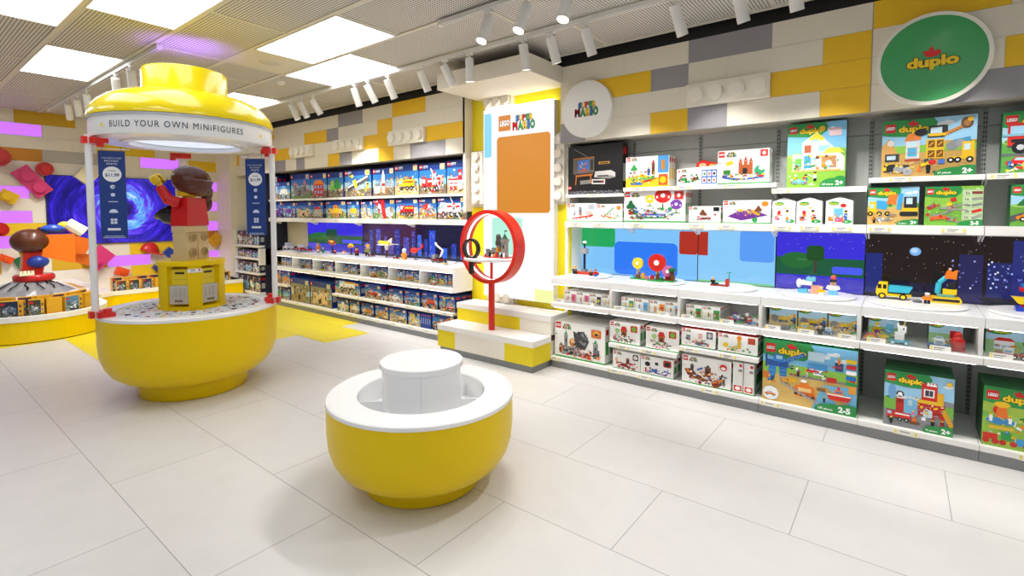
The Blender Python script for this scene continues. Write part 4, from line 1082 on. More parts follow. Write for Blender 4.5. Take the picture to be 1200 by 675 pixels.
wall_shape('giant_brick', 1.25, 1.72, 'yellow single-stud brick tilted at the left edge of the wall', plate(.2, .16, .09, 'E9BC1C', [(-.02, .0, .06)]), R(-30))
wall_shape('giant_brick', 2.13, 2.06, 'cream brick tilted at the upper left corner of vortex screen', plate(.22, .2, .12, 'E8D9B0', [(.0, .07, .05)]), R(-40))
wall_shape('giant_dome_brick', 2.96, .85, 'red cap shape on the wall left of the kiosk figure', lambda: [('dome', M().ell((.05, 0, -.03), (.09, .14, .16), 'C8201C', 24, 10, 0.0)), ('brim', M().box(.03, .16, -.06, .19, -.055, -.03, 'C8201C'))], R(-15), 'wall cap')
wall_shape('giant_brick', 2.55, .51, 'small orange brick on the wall beneath the vortex screen', plate(.18, .13, .09, 'F0561A', [(.0, .0, .04)]), R(-25))
wall_shape('giant_brick', 4.0, .98, 'yellow tilted single-stud brick on the wall right of kiosk figure', plate(.22, .2, .09, 'E2A81C', [(0, 0, .055)]), R(40))
wall_shape('giant_brick', 1.19, .82, 'orange small brick on the wall at left edge', plate(.16, .1, .08, 'EE5A1C', [(0, 0, .03)]), R(-30))
wall_shape('giant_brick', 2.25, .76, 'magenta brick on the wall behind the left kiosk post', plate(.34, .26, .1, 'D8347A', [(-.06, 0, .06)]), R(45))
wall_shape('giant_brick', 3.24, .79, 'navy triangular-looking brick just left of the figure legs', plate(.14, .14, .08, '1E3C9A', []), R(45))
wall_shape('giant_brick', 3.06, .54, 'navy tilted brick left of the kiosk cabinet', plate(.12, .12, .08, '1E2F7A', []), R(45))
wall_shape('giant_book', 1.37, .72, 'dark green panel with yellow scribble behind flying figure', lambda: [('cover', M().box(.02, .06, -.06, .06, -.12, .12, '1B6B3C')), ('scribble', M().box(.06, .063, -.03, .03, 0, .03, 'E8D22A').box(.06, .063, -.02, .035, -.05, -.035, 'E8D22A'))], R(25), 'wall panel')

# ------------------------------------------------------------------ low curved counter at the left wall
def outline(off=0.0):
    pts = []
    cx, cy, r_ = -8.46, 1.22, .70 - off
    n = 28
    arc = [(cx + r_ * math.cos(R(-90 + 180 * i / n)), cy + r_ * math.sin(R(-90 + 180 * i / n))) for i in range(n + 1)]
    return [(XW + .004, .52 + off)] + arc + [(-8.95, 1.92 - off), (-9.15 - off, 2.02), (-9.25 - off, 2.2), (-9.25 - off, 4.06), (XW + .004, 4.06)]
cu = thing('curved_counter', (0, 0, 0), 'long low yellow curved counter with white rim along the left wall', 'counter')
M().prism(outline(.01), .012, .252, 'xy', 'w', False).build('base', 'yellow', cu)
M().prism(outline(.03), 0, .012, 'xy', 'w').build('kick_plate', 'black', cu)
o_, i_ = outline(0), outline(.06)
m = M(); n = len(o_)
vs = [(x, y, .252) for x, y in o_] + [(x, y, .312) for x, y in o_] + [(x, y, .312) for x, y in i_] + [(x, y, .262) for x, y in i_]
fs = [];
for k in range(n - 1):
    for q in range(3): fs.append((q * n + k, q * n + k + 1, (q + 1) * n + k + 1, (q + 1) * n + k))
m.add(vs, fs, 'w', False); m.add([(x, y, .262) for x, y in i_], [tuple(range(n))], 'w')
m.build('rim', 'shelf', cu)
pt = thing('display_plinth', (-9.0, 1.25, .262), 'white rounded plinth under the grey mound on the curved counter', 'plinth')
M().prism([(-1.35, -.62), (.05, -.62)] + [(.05 + .5 * math.cos(R(a)), .05 + .6 * math.sin(R(a))) for a in range(-80, 81, 10)] + [(-1.35, .68)], 0, .15, 'xy', 'w').prism([(-1.35, -.6)] + [(.05 + .52 * math.cos(R(a)), .05 + .63 * math.sin(R(a))) for a in range(-80, 81, 10)] + [(-1.35, .7)], .15, .19, 'xy', 'w').build('plinth_block', 'white', pt)
vm = M(); rng = random.Random(4); N_ = 26
ring_ = []
for j, (rr, zz) in enumerate(((.42, 0), (.34, .06), (.25, .115), (.17, .16), (.0, .175))):
    for i in range(N_):
        a = 2 * math.pi * i / N_; q = rr * (1 + .07 * math.sin(i * 2.3 + j))
        ring_.append((q * math.cos(a) * .9, q * math.sin(a), zz))
vm.add(ring_, [(j * N_ + i, j * N_ + (i + 1) % N_, (j + 1) * N_ + (i + 1) % N_, (j + 1) * N_ + i) for j in range(4) for i in range(N_)], '8C8C8E')
VO = (-8.9, 1.25, .452)
vo = thing('grey_mound', VO, 'grey brick-built mound with black cracks under the flying figure', 'mound')
vm.build('rock', 'brickbuilt', vo)
cm = M()
for k in range(6):
    a = R(-70 + k * 27); p_ = [(.2, .150), (.25, .124), (.30, .092), (.335, .072)]
    for q in range(3):
        a0 = a + rng.uniform(-.06, .06); a1 = a + rng.uniform(-.1, .1)
        cm.tube((p_[q][0] * math.cos(a0), p_[q][0] * math.sin(a0), p_[q][1]), (p_[q + 1][0] * math.cos(a1), p_[q + 1][0] * math.sin(a1), p_[q + 1][1]), .007, 'k', n=6)
cm.build('cracks', 'plastic', vo)
ff = thing('flying_toy_figure', (-8.9, 1.29, .62), 'big brick-built figure lying in flight in orange clothes with brown hair', 'toy figure')
M().lathe([(0, -.01), (.19, -.01), (.205, .01), (.205, .05), (.19, .07), (0, .07)], 36, 'C8201C').build('red_base', 'brickbuilt', ff)
M().prism([(-.13, .07), (.07, .07), (.12, .36), (-.1, .36)], -.1, .1, 'yz', 'C8201C').build('support_pillar', 'brickbuilt', ff)
M().ell((.02, -.02, .50), (.19, .20, .16), '5A2B17', 28, 16).ell((-.02, .10, .655), (.06, .05, .03), '5A2B17', 14, 8).build('hair', 'brickbuilt', ff)
M().tube((0, -.12, .33), (0, -.03, .36), .06, 'E8B21C').build('face', 'plastic', ff)
M().prism([(.06, .30), (.36, .20), (.40, .22), (.40, .58), (.10, .58)], -.13, .13, 'yz', 'F0781A').build('torso', 'brickbuilt', ff)
M().prism([(.39, .20), (.58, .13), (.60, .15), (.60, .28), (.40, .34)], -.12, .0, 'yz', 'F0781A').box(-.1, -.02, .58, .63, .14, .28, 'F0781A').build('leg', 'brickbuilt', ff)
M().prism([(.39, .32), (.50, .30), (.56, .42), (.54, .52), (.39, .56)], .0, .12, 'yz', 'E06A14').build('leg', 'brickbuilt', ff)
M().ell((.06, .2, .655), (.08, .13, .06), '1F49B0', 20, 10).build('upper_arm', 'brickbuilt', ff)
M().ell((.1, .03, .235), (.08, .11, .08), '1F3F9E', 20, 10).build('lower_arm', 'brickbuilt', ff)
M().ell((.06, .31, .70), (.05, .07, .05), 'F2C91C', 16, 8).build('hand', 'brickbuilt', ff)
M().tube((.06, .34, .73), (.06, .50, .60), .075, 'EFEAD8', .085, 10).tube((.06, .50, .60), (.06, .505, .596), .055, 'k', n=10).build('white_cup', 'brickbuilt', ff)
cw = M().box(-.03, .03, -.07, .07, .07, .10, 'F1EFD0')
for k in range(4): cw.tube((.0, -.055 + k * .037, .1), (0, -.055 + k * .037, .13), .016, 'F1EFD0', n=8)
tag(cw.build('cream_crown', 'plastic', loc=(-8.75, 1.2, .62)), 'small cream crown-like piece at the foot of red pillar', 'toy piece')

# ------------------------------------------------------------------ lamp tracks and spot lamps
def track(x0, x1, y, label):
    t = thing('lamp_track', ((x0 + x1) / 2, y, CEIL), label, 'lamp track', 'ceiling lamp tracks')
    h = (x1 - x0) / 2
    M().box(-h, h, -.018, .018, -.05, -.013, 'w').build('rail', 'fixture', t)
    s = M().box(-h, h, -.006, .006, -.0506, -.0502, 'w'); s.build('slot', 'grey', t)
    for e in (-1, 1): M().box(e * h - .01, e * h + .01, -.022, .022, -.054, -.013).build('end_cap', 'fixture', t)
    k = M()
    n = max(2, int((x1 - x0) / 1.2))
    for i in range(n): k.cbox(-h + (i + .5) * 2 * h / n, 0, -.013, .03, .02, .013)
    k.build('mounts', 'fixture', t)
track(-9.8, 1.2, 3.46, 'long white ceiling lamp track running along the product wall')
track(-2.92, 1.2, 2.82, 'short white ceiling lamp track at the top centre of view')
track(-9.75, -5.3, 1.66, 'white ceiling lamp track left of the kiosk canopy')
def lamp(x, y, dx, dy, label, power=1.0, first=[]):
    d = Vector((dx, dy, -1)).normalized()
    r = thing('track_spotlight', (x, y, CEIL - .05), label, 'spotlight', 'white track spotlights')
    M().box(-.03, .03, -.014, .014, -.022, 0).tube((0, 0, -.07), (0, 0, -.02), .011, n=10).build('adapter', 'fixture', r)
    c0 = Vector((0, 0, -.075)) - d * .03; c1 = c0 + d * .21
    M().tube(c0, c0 + d * .006, .034, r1=.039, n=28).tube(c0 + d * .006, c1, .039, n=28, caps=False).tube(c1, c1 - d * .012, .039, r1=.033, n=28, caps=False).build('lamp_body', 'fixture', r)
    M().tube(c1 - d * .013, c1 - d * .012, .033, n=24).build('lamp_lens', 'lampface', r)
    l = bpy.data.lights.new('spot_beam', 'SPOT')
    l.energy = SPOT_WATTS * power; l.spot_size = R(84 if y < 3 else 70); l.spot_blend = .6; l.shadow_soft_size = .035; l.color = (1, .975, .94)
    o = bpy.data.objects.new('spot_beam', l); COL.objects.link(o); o.parent = r
    o.location = c1 + d * .01
    o.rotation_euler = d.to_track_quat('-Z', 'Y').to_euler()
    return r
T1 = [(-8.6, .1, .40, ''), (-6.35, .12, .42, 'first of three spotlights just right of the kiosk canopy'), (-6.13, .12, .45, 'second of three spotlights just right of the kiosk canopy'), (-5.85, .15, .6, 'third of three spotlights just right of the kiosk canopy'),
      (-4.98, .02, .38, 'left spotlight of the middle trio above the blue-box wall'), (-4.73, .12, .55, 'middle spotlight of the trio above the blue-box wall'), (-4.38, .05, .5, 'right spotlight of the middle trio above the blue-box wall'),
      (-3.85, .1, .42, 'spotlight hanging left of the soffit over the poster'), (-3.52, .2, .50, 'second spotlight at the left end of soffit'), (-3.2, -.05, .1, 'upright glowing spotlight in front of the soffit'),
      (-2.58, .0, .22, 'spotlight hanging in front of the soffit right end'), (-2.3, .1, .35, 'spotlight just right of the soffit, above the round white sign'), (-1.98, .12, .42, 'spotlight above the yellow header brick by the round sign'),
      (-1.28, .15, .50, 'spotlight above the grey header brick'), (-.88, .15, .38, 'large spotlight above the studded header brick, near top edge'), (-.57, .1, .4, 'spotlight at top edge, right end of visible track'), (.15, .1, .4, ''), (.75, .1, .4, '')]
for x, dx, dy, l in T1: lamp(x, 3.46, dx, dy, l or 'added unseen track spotlight brightening the floor at right')
lamp(-2.42, 2.82, -.05, -.42, 'glowing spotlight facing the viewer at top centre, left one', .85)
lamp(-2.08, 2.82, -.1, -.42, 'glowing spotlight facing the viewer at top centre, middle one', .85)
lamp(-1.74, 2.82, -.05, -.35, 'glowing spotlight facing the viewer at top centre, right one', .6)
for x, y, dx, dy in ((-.6, 2.82, .1, -.3), (.4, 2.82, 0, -.3), (.9, 2.82, .1, -.2)): lamp(x, y, dx, dy, 'added unseen track spotlight brightening the floor at right', 1.5)  # unseen lamps added to lift the dark floor on the right
for x, dx, l in ((-8.65, .0, 'first spotlight from the left on the track beside the kiosk'), (-8.2, .1, 'second spotlight from the left on the track beside the kiosk'), (-7.75, .15, 'third spotlight on the track beside the kiosk'), (-6.6, .0, 'spotlight right behind the left shoulder of kiosk dome'), (-6.1, .15, 'spotlight highest against the left side of kiosk dome')):
    lamp(x, 1.66, dx - .55, .2, l, 1.35)

# ------------------------------------------------------------------ cartons on the right wall
def gart(w, h, logo=True):
    """white carton face with green foot band"""
    a = Art(w, h); a.rect(0, 0, w, h, 'FBFAF7'); a.rect(0, 0, w, h * .045, '3DA648')
    z = min(h * .17, w * .12)
    a.bricklogo(w * .02, h - z * 1.15, z); a.super_bros(w * .02 + z * 1.35, h - z * 1.15, z * .46)
    return a
def age(a, w, h, t='6+'): return a.text(t, w * .03, h * .62, h * .045, '555555', .02)
wallg = 'cartons of the right wall'
# black console carton
w, h = .586, .47
a = Art(w, h); a.rect(0, 0, w, h, '121214').rect(0, 0, w, h * .07, '4A4A50')
rg_ = random.Random(2)
for i in range(60): a.rect(w * (.02 + .94 * rg_.random()), h * .01 + h * .05 * rg_.random(), w * .02, h * .012, rg_.choice(['8A8A90', '2A2A30', 'B0B0B8']))
a.poly([(w * .1, h * .42), (w * .5, h * .44), (w * .5, h * .74), (w * .1, h * .72)], '6E6862').poly([(w * .1, h * .72), (w * .5, h * .74), (w * .5, h * .77), (w * .1, h * .75)], 'B5722F').poly([(w * .19, h * .46), (w * .40, h * .47), (w * .40, h * .71), (w * .19, h * .695)], '3F7FE0')
a.rect(w * .2, h * .47, w * .19, h * .04, 'B4622A').clutter(rg_, w * .22, w * .38, h * .52, h * .66, 10, ['r', 'w', 'g', 'o'], .02).rect(w * .43, h * .5, w * .05, h * .2, '3A3836')
a.quad(w * .24, h * .86, w * .28, .003, -.5, 'BFBFBF').poly([(w * .14, h * .4), (w * .48, h * .42), (w * .46, h * .38), (w * .16, h * .36)], 'C9722C').quad(w * .16, h * .3, .012, h * .2, -.12, 'C9722C').quad(w * .44, h * .32, .012, h * .2, .12, 'C9722C')
a.poly([(w * .52, h * .46), (w * .80, h * .47), (w * .88, h * .42), (w * .88, h * .33), (w * .78, h * .3), (w * .5, h * .34)], 'C9C7C2').poly([(w * .5, h * .34), (w * .78, h * .3), (w * .88, h * .33), (w * .8, h * .37)], '8E8C88').rect(w * .56, h * .35, w * .2, h * .03, '4A4848')
a.quad(w * .58, h * .25, w * .24, h * .1, -.03, 'D9D6D0').quad(w * .58, h * .25, w * .2, h * .05, -.03, '2A2A2E').ell(w * .64, h * .25, .006, .006, 'r', 8).ell(w * .67, h * .25, .006, .006, 'r', 8).quad(w * .34, h * .25, w * .2, h * .08, .05, '8A8680')
a.rrect(w * .58, h * .60, w * .2, h * .05, .008, 'C9963F').rect(w * .6, h * .61, w * .16, h * .025, '3A2A14').bricklogo(w * .01, h * .1, .035)
card_box('console_set_box', -2.655, -2.075, 4.31, 1.665, .47, a, '121214', 'large black carton with a retro television and game console pictured', depth=.12)
# yellow foot set box
w, h = .40, .275
a = Art(w, h); a.rect(0, 0, w, h, 'FBFAF7'); a.poly([(0, 0), (w, 0), (w, h * .35), (w * .7, h * .3), (w * .4, h * .42), (0, h * .3)], 'F5CF22').rect(w * .76, h * .45, w * .24, h * .55, '4FA6E8').rect(w * .78, h * .05, w * .2, h * .35, 'F0602A')
a.bricklogo(w * .02, h * .86, .035).super_bros(w * .14, h * .87, .016)
a.tower(w * .62, h * .4, w * .07, h * .5, 'br', 'r').tower(w * .52, h * .38, w * .06, h * .3, 'b', 'y').tree(w * .2, h * .45, h * .3, 'g').rect(w * .1, h * .25, w * .55, h * .08, 'lg').rect(w * .1, h * .08, w * .3, h * .09, 'b').quad(w * .5, h * .2, w * .25, h * .06, .2, 'r')
a.ell(w * .88, h * .22, .03, .03, 'y').rect(w * .84, h * .55, w * .08, h * .3, 'o').clutter(rg_, w * .08, w * .7, h * .1, h * .55, 26, ['r', 'g', 'b', 'o', 'w', 'br', 'y'], .022)
card_box('toy_set_box', -2.035, -1.63, 4.31, 1.715, .275, a, 'F6F3EA', 'white carton with a yellow foot and blue picture strip, beside large black carton', depth=.05, n=3, trim='F5CF22')
# open counter display of mystery packs
w, h = .34, .20
dbx = thing('pack_dispenser_box', (-1.56, 4.31, 1.715), 'open counter box with a raised red back card, between two white cartons', 'box')
m = M()
m.prism([(0, 0), (w, 0), (w, h * .85), (w * .93, h * .80), (0, h * .72)], 0, .16, 'xz', 'F7F5F0')
a = Art(w, h); a.poly([(0, 0), (w, 0), (w, h * .8), (0, h * .7)], 'FBFAF7').bricklogo(w * .02, h * .56, .022).super_bros(w * .12, h * .58, .013)
a.rect(w * .62, h * .06, w * .36, h * .58, '3B73D8')
for i in range(3):
    for j in range(2): a.rect(w * (.64 + i * .115), h * (.1 + j * .27), w * .09, h * .22, 'F5F5F5').ell(w * (.685 + i * .115), h * (.2 + j * .27), .009, .012, ['r', 'g', 'br', 'pk', 'o', 'k'][i * 2 + j], 10)
a.clutter(rg_, w * .06, w * .56, h * .08, h * .45, 18, ['r', 'g', 'b', 'dg', 'w', 'dr'], .028)
m.art(a, (0, 0, 0), (1, 0, 0), (0, 0, 1), (0, -1, 0)); m.build('tray_carton', 'card', dbx)
m = M().prism([(w * .33, h * .7), (w * .33, h * 1.02), (w * .5, h * 1.14), (w * .66, h * 1.05), (w, h * .95), (w, h * .7)], .16, .166, 'xz', 'E0261E')
a = Art(w, h); a.rect(w * .35, h * .72, w * .28, h * .3, 'E0261E').ell(w * .49, h * .98, .034, .028, 'F04038').ell(w * .49, h * .9, .03, .02, 'fl').rect(w * .66, h * .72, w * .33, h * .22, 'F7C51E').quad(w * .8, h * .83, .06, .03, .3, 'b')
m.art(a, (0, .159, 0), (1, 0, 0), (0, 0, 1), (0, -1, 0)); m.build('back_card', 'card', dbx)
# fort
w, h = .385, .272
a = gart(w, h); a.ell(w * .5, h * .22, w * .42, h * .1, '3B62C8').ell(w * .5, h * .24, w * .3, h * .07, 'FBFAF7')
for x in (.42, .52, .62): a.tower(w * x, h * .28, w * .07, h * (.55 if x == .52 else .5), 'C2602A', 'A8481E')
a.rect(w * .42, h * .28, w * .27, h * .28, 'B85A28').rect(w * .5, h * .3, w * .09, h * .16, 'k').ell(w * .82, h * .38, w * .1, h * .14, '2E9E6A').ell(w * .86, h * .45, .02, .018, 'w').rect(w * .12, h * .3, w * .14, h * .12, '3F8A3A').quad(w * .24, h * .62, .05, .03, .3, 'y').rect(w * .83, h * .78, w * .14, h * .19, 'D8352A').ell(w * .9, h * .87, .012, .014, 'w')
a.clutter(rg_, w * .12, w * .9, h * .12, h * .3, 22, ['g', 'r', 'b', 'y', 'w', 'br'], .022); age(a, w, h)
card_box('toy_set_box', -1.222, -.842, 4.31, 1.715, .272, a, 'F7F6F2', 'white carton picturing a brown brick fort on a blue ring', depth=.05, n=3, trim='3DA648')
# long shelf row
w, h = .328, .178
a = gart(w, h); a.tower(w * .42, h * .35, w * .1, h * .5, 'gr', 'dgr').poly([(w * .2, h * .12), (w * .9, h * .3), (w * .9, h * .38), (w * .2, h * .2)], 'D03A24').tower(w * .24, h * .3, w * .08, h * .32, 'lgr', 'gr').rect(w * .66, h * .38, w * .2, h * .2, 'E8BFB0').rect(w * .74, h * .68, w * .2, h * .26, 'B0B4BA').clutter(rg_, w * .2, w * .88, h * .15, h * .4, 14, ['o', 'gr', 'r', 'w'], .018)
card_box('toy_set_box', -2.668, -2.34, 4.31, 1.4, .178, a, 'F4F2EC', 'white carton picturing a grey tower and red ramp, lower left end', depth=.06, n=2, trim='3DA648')
w, h = .265, .168
a = gart(w, h); a.quad(w * .45, h * .5, w * .6, h * .06, .7, 'g').quad(w * .4, h * .3, w * .5, h * .05, -.2, 'r').ell(w * .86, h * .78, .022, .02, 'o').clutter(rg_, w * .15, w * .85, h * .15, h * .5, 16, ['g', 'y', 'r', 'w'], .02)
card_box('toy_set_box', -2.332, -2.067, 4.31, 1.4, .168, a, 'F4F2EC', 'white carton picturing a green seesaw track, second on lower shelf', depth=.06, n=2, trim='3DA648')
w, h = .568, .282
a = gart(w, h); a.rect(w * .1, h * .12, w * .6, h * .05, '3DA648').toadstool(w * .65, h * .42, h * .62, 'r').toadstool(w * .44, h * .5, h * .36, 'y').toadstool(w * .86, h * .28, h * .42, 'p').tree(w * .12, h * .3, h * .4, 'dg').rect(w * .08, h * .24, w * .12, h * .16, 'br').rect(w * .3, h * .22, w * .4, h * .05, '3B73D8').rect(w * .83, h * .72, w * .14, h * .24, 'D03028').rect(w * .28, h * .1, w * .07, h * .12, 'gr').ell(w * .9, h * .84, .015, .018, 'w')
a.clutter(rg_, w * .1, w * .8, h * .1, h * .45, 40, ['g', 'dg', 'br', 'w', 'r', 'b', 'gr'], .024); age(a, w, h)
card_box('toy_set_box', -2.05, -1.482, 4.31, 1.4, .282, a, 'F4F2EC', 'wide white carton picturing red, yellow and purple toadstool houses', depth=.055, n=3, trim='3DA648')
w, h = .26, .14
a = gart(w, h); a.tree(w * .45, h * .3, h * .5, 'br').rect(w * .3, h * .2, w * .4, h * .12, 'dbr').rect(w * .78, h * .7, w * .18, h * .24, 'k').clutter(rg_, w * .2, w * .85, h * .15, h * .5, 14, ['r', 'br', 'gr', 'w'], .018)
card_box('toy_set_box', -1.452, -1.192, 4.31, 1.4, .14, a, 'F4F2EC', 'small white carton picturing a brown tree creature', depth=.06, n=1, trim='3DA648')
w, h = .355, .185
a = gart(w, h); a.poly([(w * .1, h * .3), (w * .4, h * .12), (w * .95, h * .35), (w * .6, h * .6), (w * .3, h * .5)], '6A2F8E').clutter(rg_, w * .3, w * .75, h * .3, h * .6, 22, ['y', 'o', 'y', 'gold', 'p'], .024).ell(w * .88, h * .84, .025, .02, 'o').ell(w * .68, h * .15, .02, .018, 'g').tree(w * .75, h * .4, h * .35, 'br')
card_box('toy_set_box', -1.173, -.818, 4.31, 1.4, .185, a, 'F4F2EC', 'white carton picturing a purple and gold garden, lower shelf', depth=.06, n=2, trim='3DA648')
# house-shaped packs
for k, (x0, x1) in enumerate(((-.808, -.650), (-.642, -.478), (-.455, -.29))):
    w = x1 - x0; h = .20
    m = M().prism([(0, 0), (w, 0), (w, h * .84), (w / 2, h), (0, h * .84)], 0, .10, 'xz', 'F8F8F5')
    a = Art(w, h); a.ell(w * .3, h * .76, w * .2, h * .07, '2E9E4A').text('duplo', w * .14, h * .73, .012, 'y', .03, w * .3).ell(w * .78, h * .1, w * .2, h * .07, '2E9E4A').text('2+', w * .72, h * .07, .012, 'w', .02)
    if k < 2: a.ell(w * .3, h * .42, .012, .018, 'r').rect(w * .12, h * .15, w * .2, h * .14, 'E07070').figure(w * .55, h * .35, h * .32, 'w', 'w').figure(w * .65, h * .15, h * .4, 'w', 'o', 'k').rect(w * .4, h * .12, w * .1, h * .2, 'w')
    else: a.rect(w * .3, h * .3, w * .35, h * .28, 'lb').ell(w * .65, h * .68, .018, .014, 'r').figure(w * .75, h * .15, h * .38, 'b', 'b', 'k').rect(w * .1, h * .12, w * .2, h * .16, 'o').rect(w * .35, h * .08, w * .3, h * .16, 'E05A7A')
    a.clutter(rg_, w * .15, w * .8, h * .1, h * .35, 10, ['r', 'w', 'lb', 'o', 'k'], .014)
    m.art(a, (0, 0, 0), (1, 0, 0), (0, 0, 1), (0, -1, 0))
    tag(m.build('house_shaped_box', 'card', loc=(x0, 4.31, 1.4)), ['white house-shaped pack nearest the purple garden carton', 'middle one of three white house-shaped packs', 'white house-shaped pack with a blue toy roof, nearest the excavator carton'][k], 'box', 'house-shaped packs on the lower shelf')

def dart(w, h, sky_='A9DAF5', ground='9CCB4A', agetxt='2+', logo_k=1.0, pieces=''):
    a = Art(w, h); a.rect(0, 0, w, h, sky_).rect(0, 0, w, h * .5, ground)
    a.ell(w * .8, h * .52, w * .35, h * .08, ground).ell(w * .3, h * .5, w * .3, h * .05, 'A6D06A')
    q = random.Random(int(w * 1000))
    for i in range(3): cx = w * q.uniform(.5, .95); cy = h * q.uniform(.78, .92); a.ell(cx, cy, w * .07, h * .025, 'F0F8FF').ell(cx + w * .03, cy + h * .015, w * .04, h * .025, 'F0F8FF')
    for i in range(7): a.ell(w * q.uniform(0, 1), h * q.uniform(.5, .56), w * q.uniform(.03, .07), h * q.uniform(.02, .05), q.choice(['5FA845', '78BA50', '3F8A3C']), 10)
    for i in range(14): a.ell(w * q.uniform(0, 1), h * q.uniform(.04, .46), w * q.uniform(.02, .06), h * .008, q.choice([tuple(min(1, v * 1.07) for v in C(ground)), tuple(v * .9 for v in C(ground))]), 10)
    k = min(h * .12, w * .11) * logo_k
    a.poly([(0, h), (0, h - k * 2.1), (w * .1, h - k * 2.3), (k * 3, h - k * 2.5), (k * 5.2, h - k * 2.4), (k * 6.2, h - k * 1.5), (k * 6.3, h - k * .6), (k * 5.9, h)], '2A9447')
    a.bricklogo(w * .03, h - k * 1.75, k * 1.25); a.duplo(w * .03 + k * 1.6, h - k * 1.75, k * .85)
    return a
def dfoot(a, w, h, t='2+', pieces='74 pieces'):
    a.ell(w * .8, h * .03, w * .22, h * .11, '2A9447').ell(w * .92, h * .02, w * .16, h * .15, '2A9447')
    k = min(h, w) * .085
    a.text(t, w * .97 - k * (1.5 if len(t) < 3 else 2.2), h * .035, k, 'w', .05)
    if pieces: a.text(pieces, w * .62, h * .035, k * .4, 'w', .02)
    return a
# dollhouse
w, h = .372, .475
a = dart(w, h, '7EC3EC', '8FC945')
a.poly([(w * .5, h * .86), (w * .98, h * .45), (w * .98, h * .25), (w * .2, h * .25)], 'F7F4EC').rect(w * .1, h * .28, w * .8, h * .24, 'F4F1E8').poly([(w * .26, h * .52), (w * .62, h * .52), (w * .62, h * .72), (w * .5, h * .85), (w * .36, h * .76), (w * .26, h * .7)], 'F7F4EC')
a.poly([(w * .36, h * .74), (w * .5, h * .85), (w * .64, h * .76), (w * .62, h * .72)], 'F2D53A').rect(w * .42, h * .68, w * .12, h * .06, '8CC6E8').rect(w * .3, h * .54, w * .12, h * .12, 'B45A3A').rect(w * .44, h * .52, w * .08, h * .2, 'FFFFFF').rect(w * .54, h * .55, w * .2, h * .1, '9BD0E8').rect(w * .14, h * .3, w * .12, h * .16, '6FB84A').rect(w * .3, h * .3, w * .12, h * .2, '3F9FD8').rect(w * .45, h * .3, w * .1, h * .2, 'F5F5F0').rect(w * .6, h * .3, w * .25, h * .18, 'C08A5A').ell(w * .72, h * .37, .02, .02, 'w')
a.poly([(w * .62, h * .52), (w * .98, h * .52), (w * .88, h * .6), (w * .7, h * .6)], 'F2DC4A').rect(w * .08, h * .25, w * .84, h * .03, 'E0C070').ell(w * .6, h * .9, .02, .02, 'F5C52A').rect(w * .72, h * .78, w * .2, h * .12, 'E8C8D0')
a.figure(w * .34, h * .06, h * .16, 'b', 'lb', 'dbr').figure(w * .5, h * .1, h * .15, 'w', 'k', 'dbr').car(w * .1, h * .05, w * .25, 'lb').clutter(rg_, w * .12, w * .88, h * .28, h * .5, 22, ['w', 'lb', 'o', 'y', 'br', 'g'], .022).clutter(rg_, w * .05, w * .5, h * .04, h * .2, 8, ['r', 'w', 'y'], .02); dfoot(a, w, h, '2+', '129 pieces')
card_box('toy_set_box', -.715, -.343, 4.31, 1.67, .475, a, '2A7D3E', 'tall carton picturing a white and yellow dollhouse on a white shelf', depth=.09)
# construction site
w, h = .48, .38
a = dart(w, h, '9FD3F2', 'CDA45A')
a.rect(0, h * .42, w, h * .12, '8BC34A').poly([(0, h * .3), (0, h * .55), (w * .08, h * .68), (w * .15, h * .5), (w * .2, h * .35)], 'D8A65A')
a.rect(w * .27, h * .3, w * .15, h * .32, 'E2DDD2').rect(w * .29, h * .35, w * .1, h * .15, '4FB0DC').poly([(w * .25, h * .62), (w * .44, h * .64), (w * .4, h * .76), (w * .29, h * .75)], 'F08A3C').rect(w * .26, h * .27, w * .17, h * .04, 'B4482A').rect(w * .29, h * .52, w * .1, h * .09, 'CDE8F5')
for i in range(2):
    a.rect(w * .49, h * (.3 + .17 * i), w * .19, h * .16, 'F2BE1E')
    for j in range(2): a.rect(w * (.51 + .09 * j), h * (.32 + .17 * i), w * .07, h * .12, '7A4A20').quad(w * (.545 + .09 * j), h * (.38 + .17 * i), .03, .006, .8, 'F2BE1E')
a.rect(w * .5, h * .66, w * .18, h * .04, 'k').rrect(w * .51, h * .70, w * .2, h * .16, .01, '2A2A2C').rect(w * .53, h * .73, w * .12, h * .1, 'C9E4F0').rect(w * .51, h * .68, w * .2, h * .05, 'F2BE1E').quad(w * .8, h * .78, w * .24, h * .05, .45, 'D88A28').ell(w * .9, h * .87, .03, .035, '6A4A28').ell(w * .9, h * .87, .017, .02, 'B0783A')
a.poly([(w * .7, h * .45), (w * .94, h * .5), (w * .94, h * .64), (w * .78, h * .6)], '3F97C8').ell(w * .76, h * .5, .03, .028, '8C8E92').ell(w * .84, h * .54, .026, .024, '9C9EA2').rect(w * .86, h * .32, w * .12, h * .24, 'F2C41E').rect(w * .88, h * .42, w * .06, h * .1, 'CFE8F4').rect(w * .72, h * .27, w * .26, h * .05, 'F2C41E')
for q in (.75, .82, .94): a.ell(w * q, h * .26, .018, .018, 'k', 12).ell(w * q, h * .26, .008, .008, 'w', 8)
a.ell(w * .43, h * .76, .035, .024, '17171A').quad(w * .17, h * .15, w * .28, h * .14, -.08, '2A2B2E').ell(w * .2, h * .14, .03, .025, '9A9CA0').ell(w * .3, h * .1, .026, .028, 'A8AAAE').rect(w * .04, h * .28, w * .16, h * .13, '3A3B40').rect(w * .06, h * .31, w * .1, h * .07, 'BBD4E0').rect(w * .5, h * .22, w * .08, h * .08, '5FB8B0').figure(w * .52, h * .05, h * .22, 'k', 'k', 'y').ell(w * .56, h * .24, .02, .018, 'D02A20').ell(w * .1, h * .6, .02, .02, 'E8E0D0').poly([(w * .4, h * .08), (w * .45, h * .08), (w * .425, h * .22)], 'F07A1E').ell(w * .93, h * .93, .015, .016, 'F5B820')
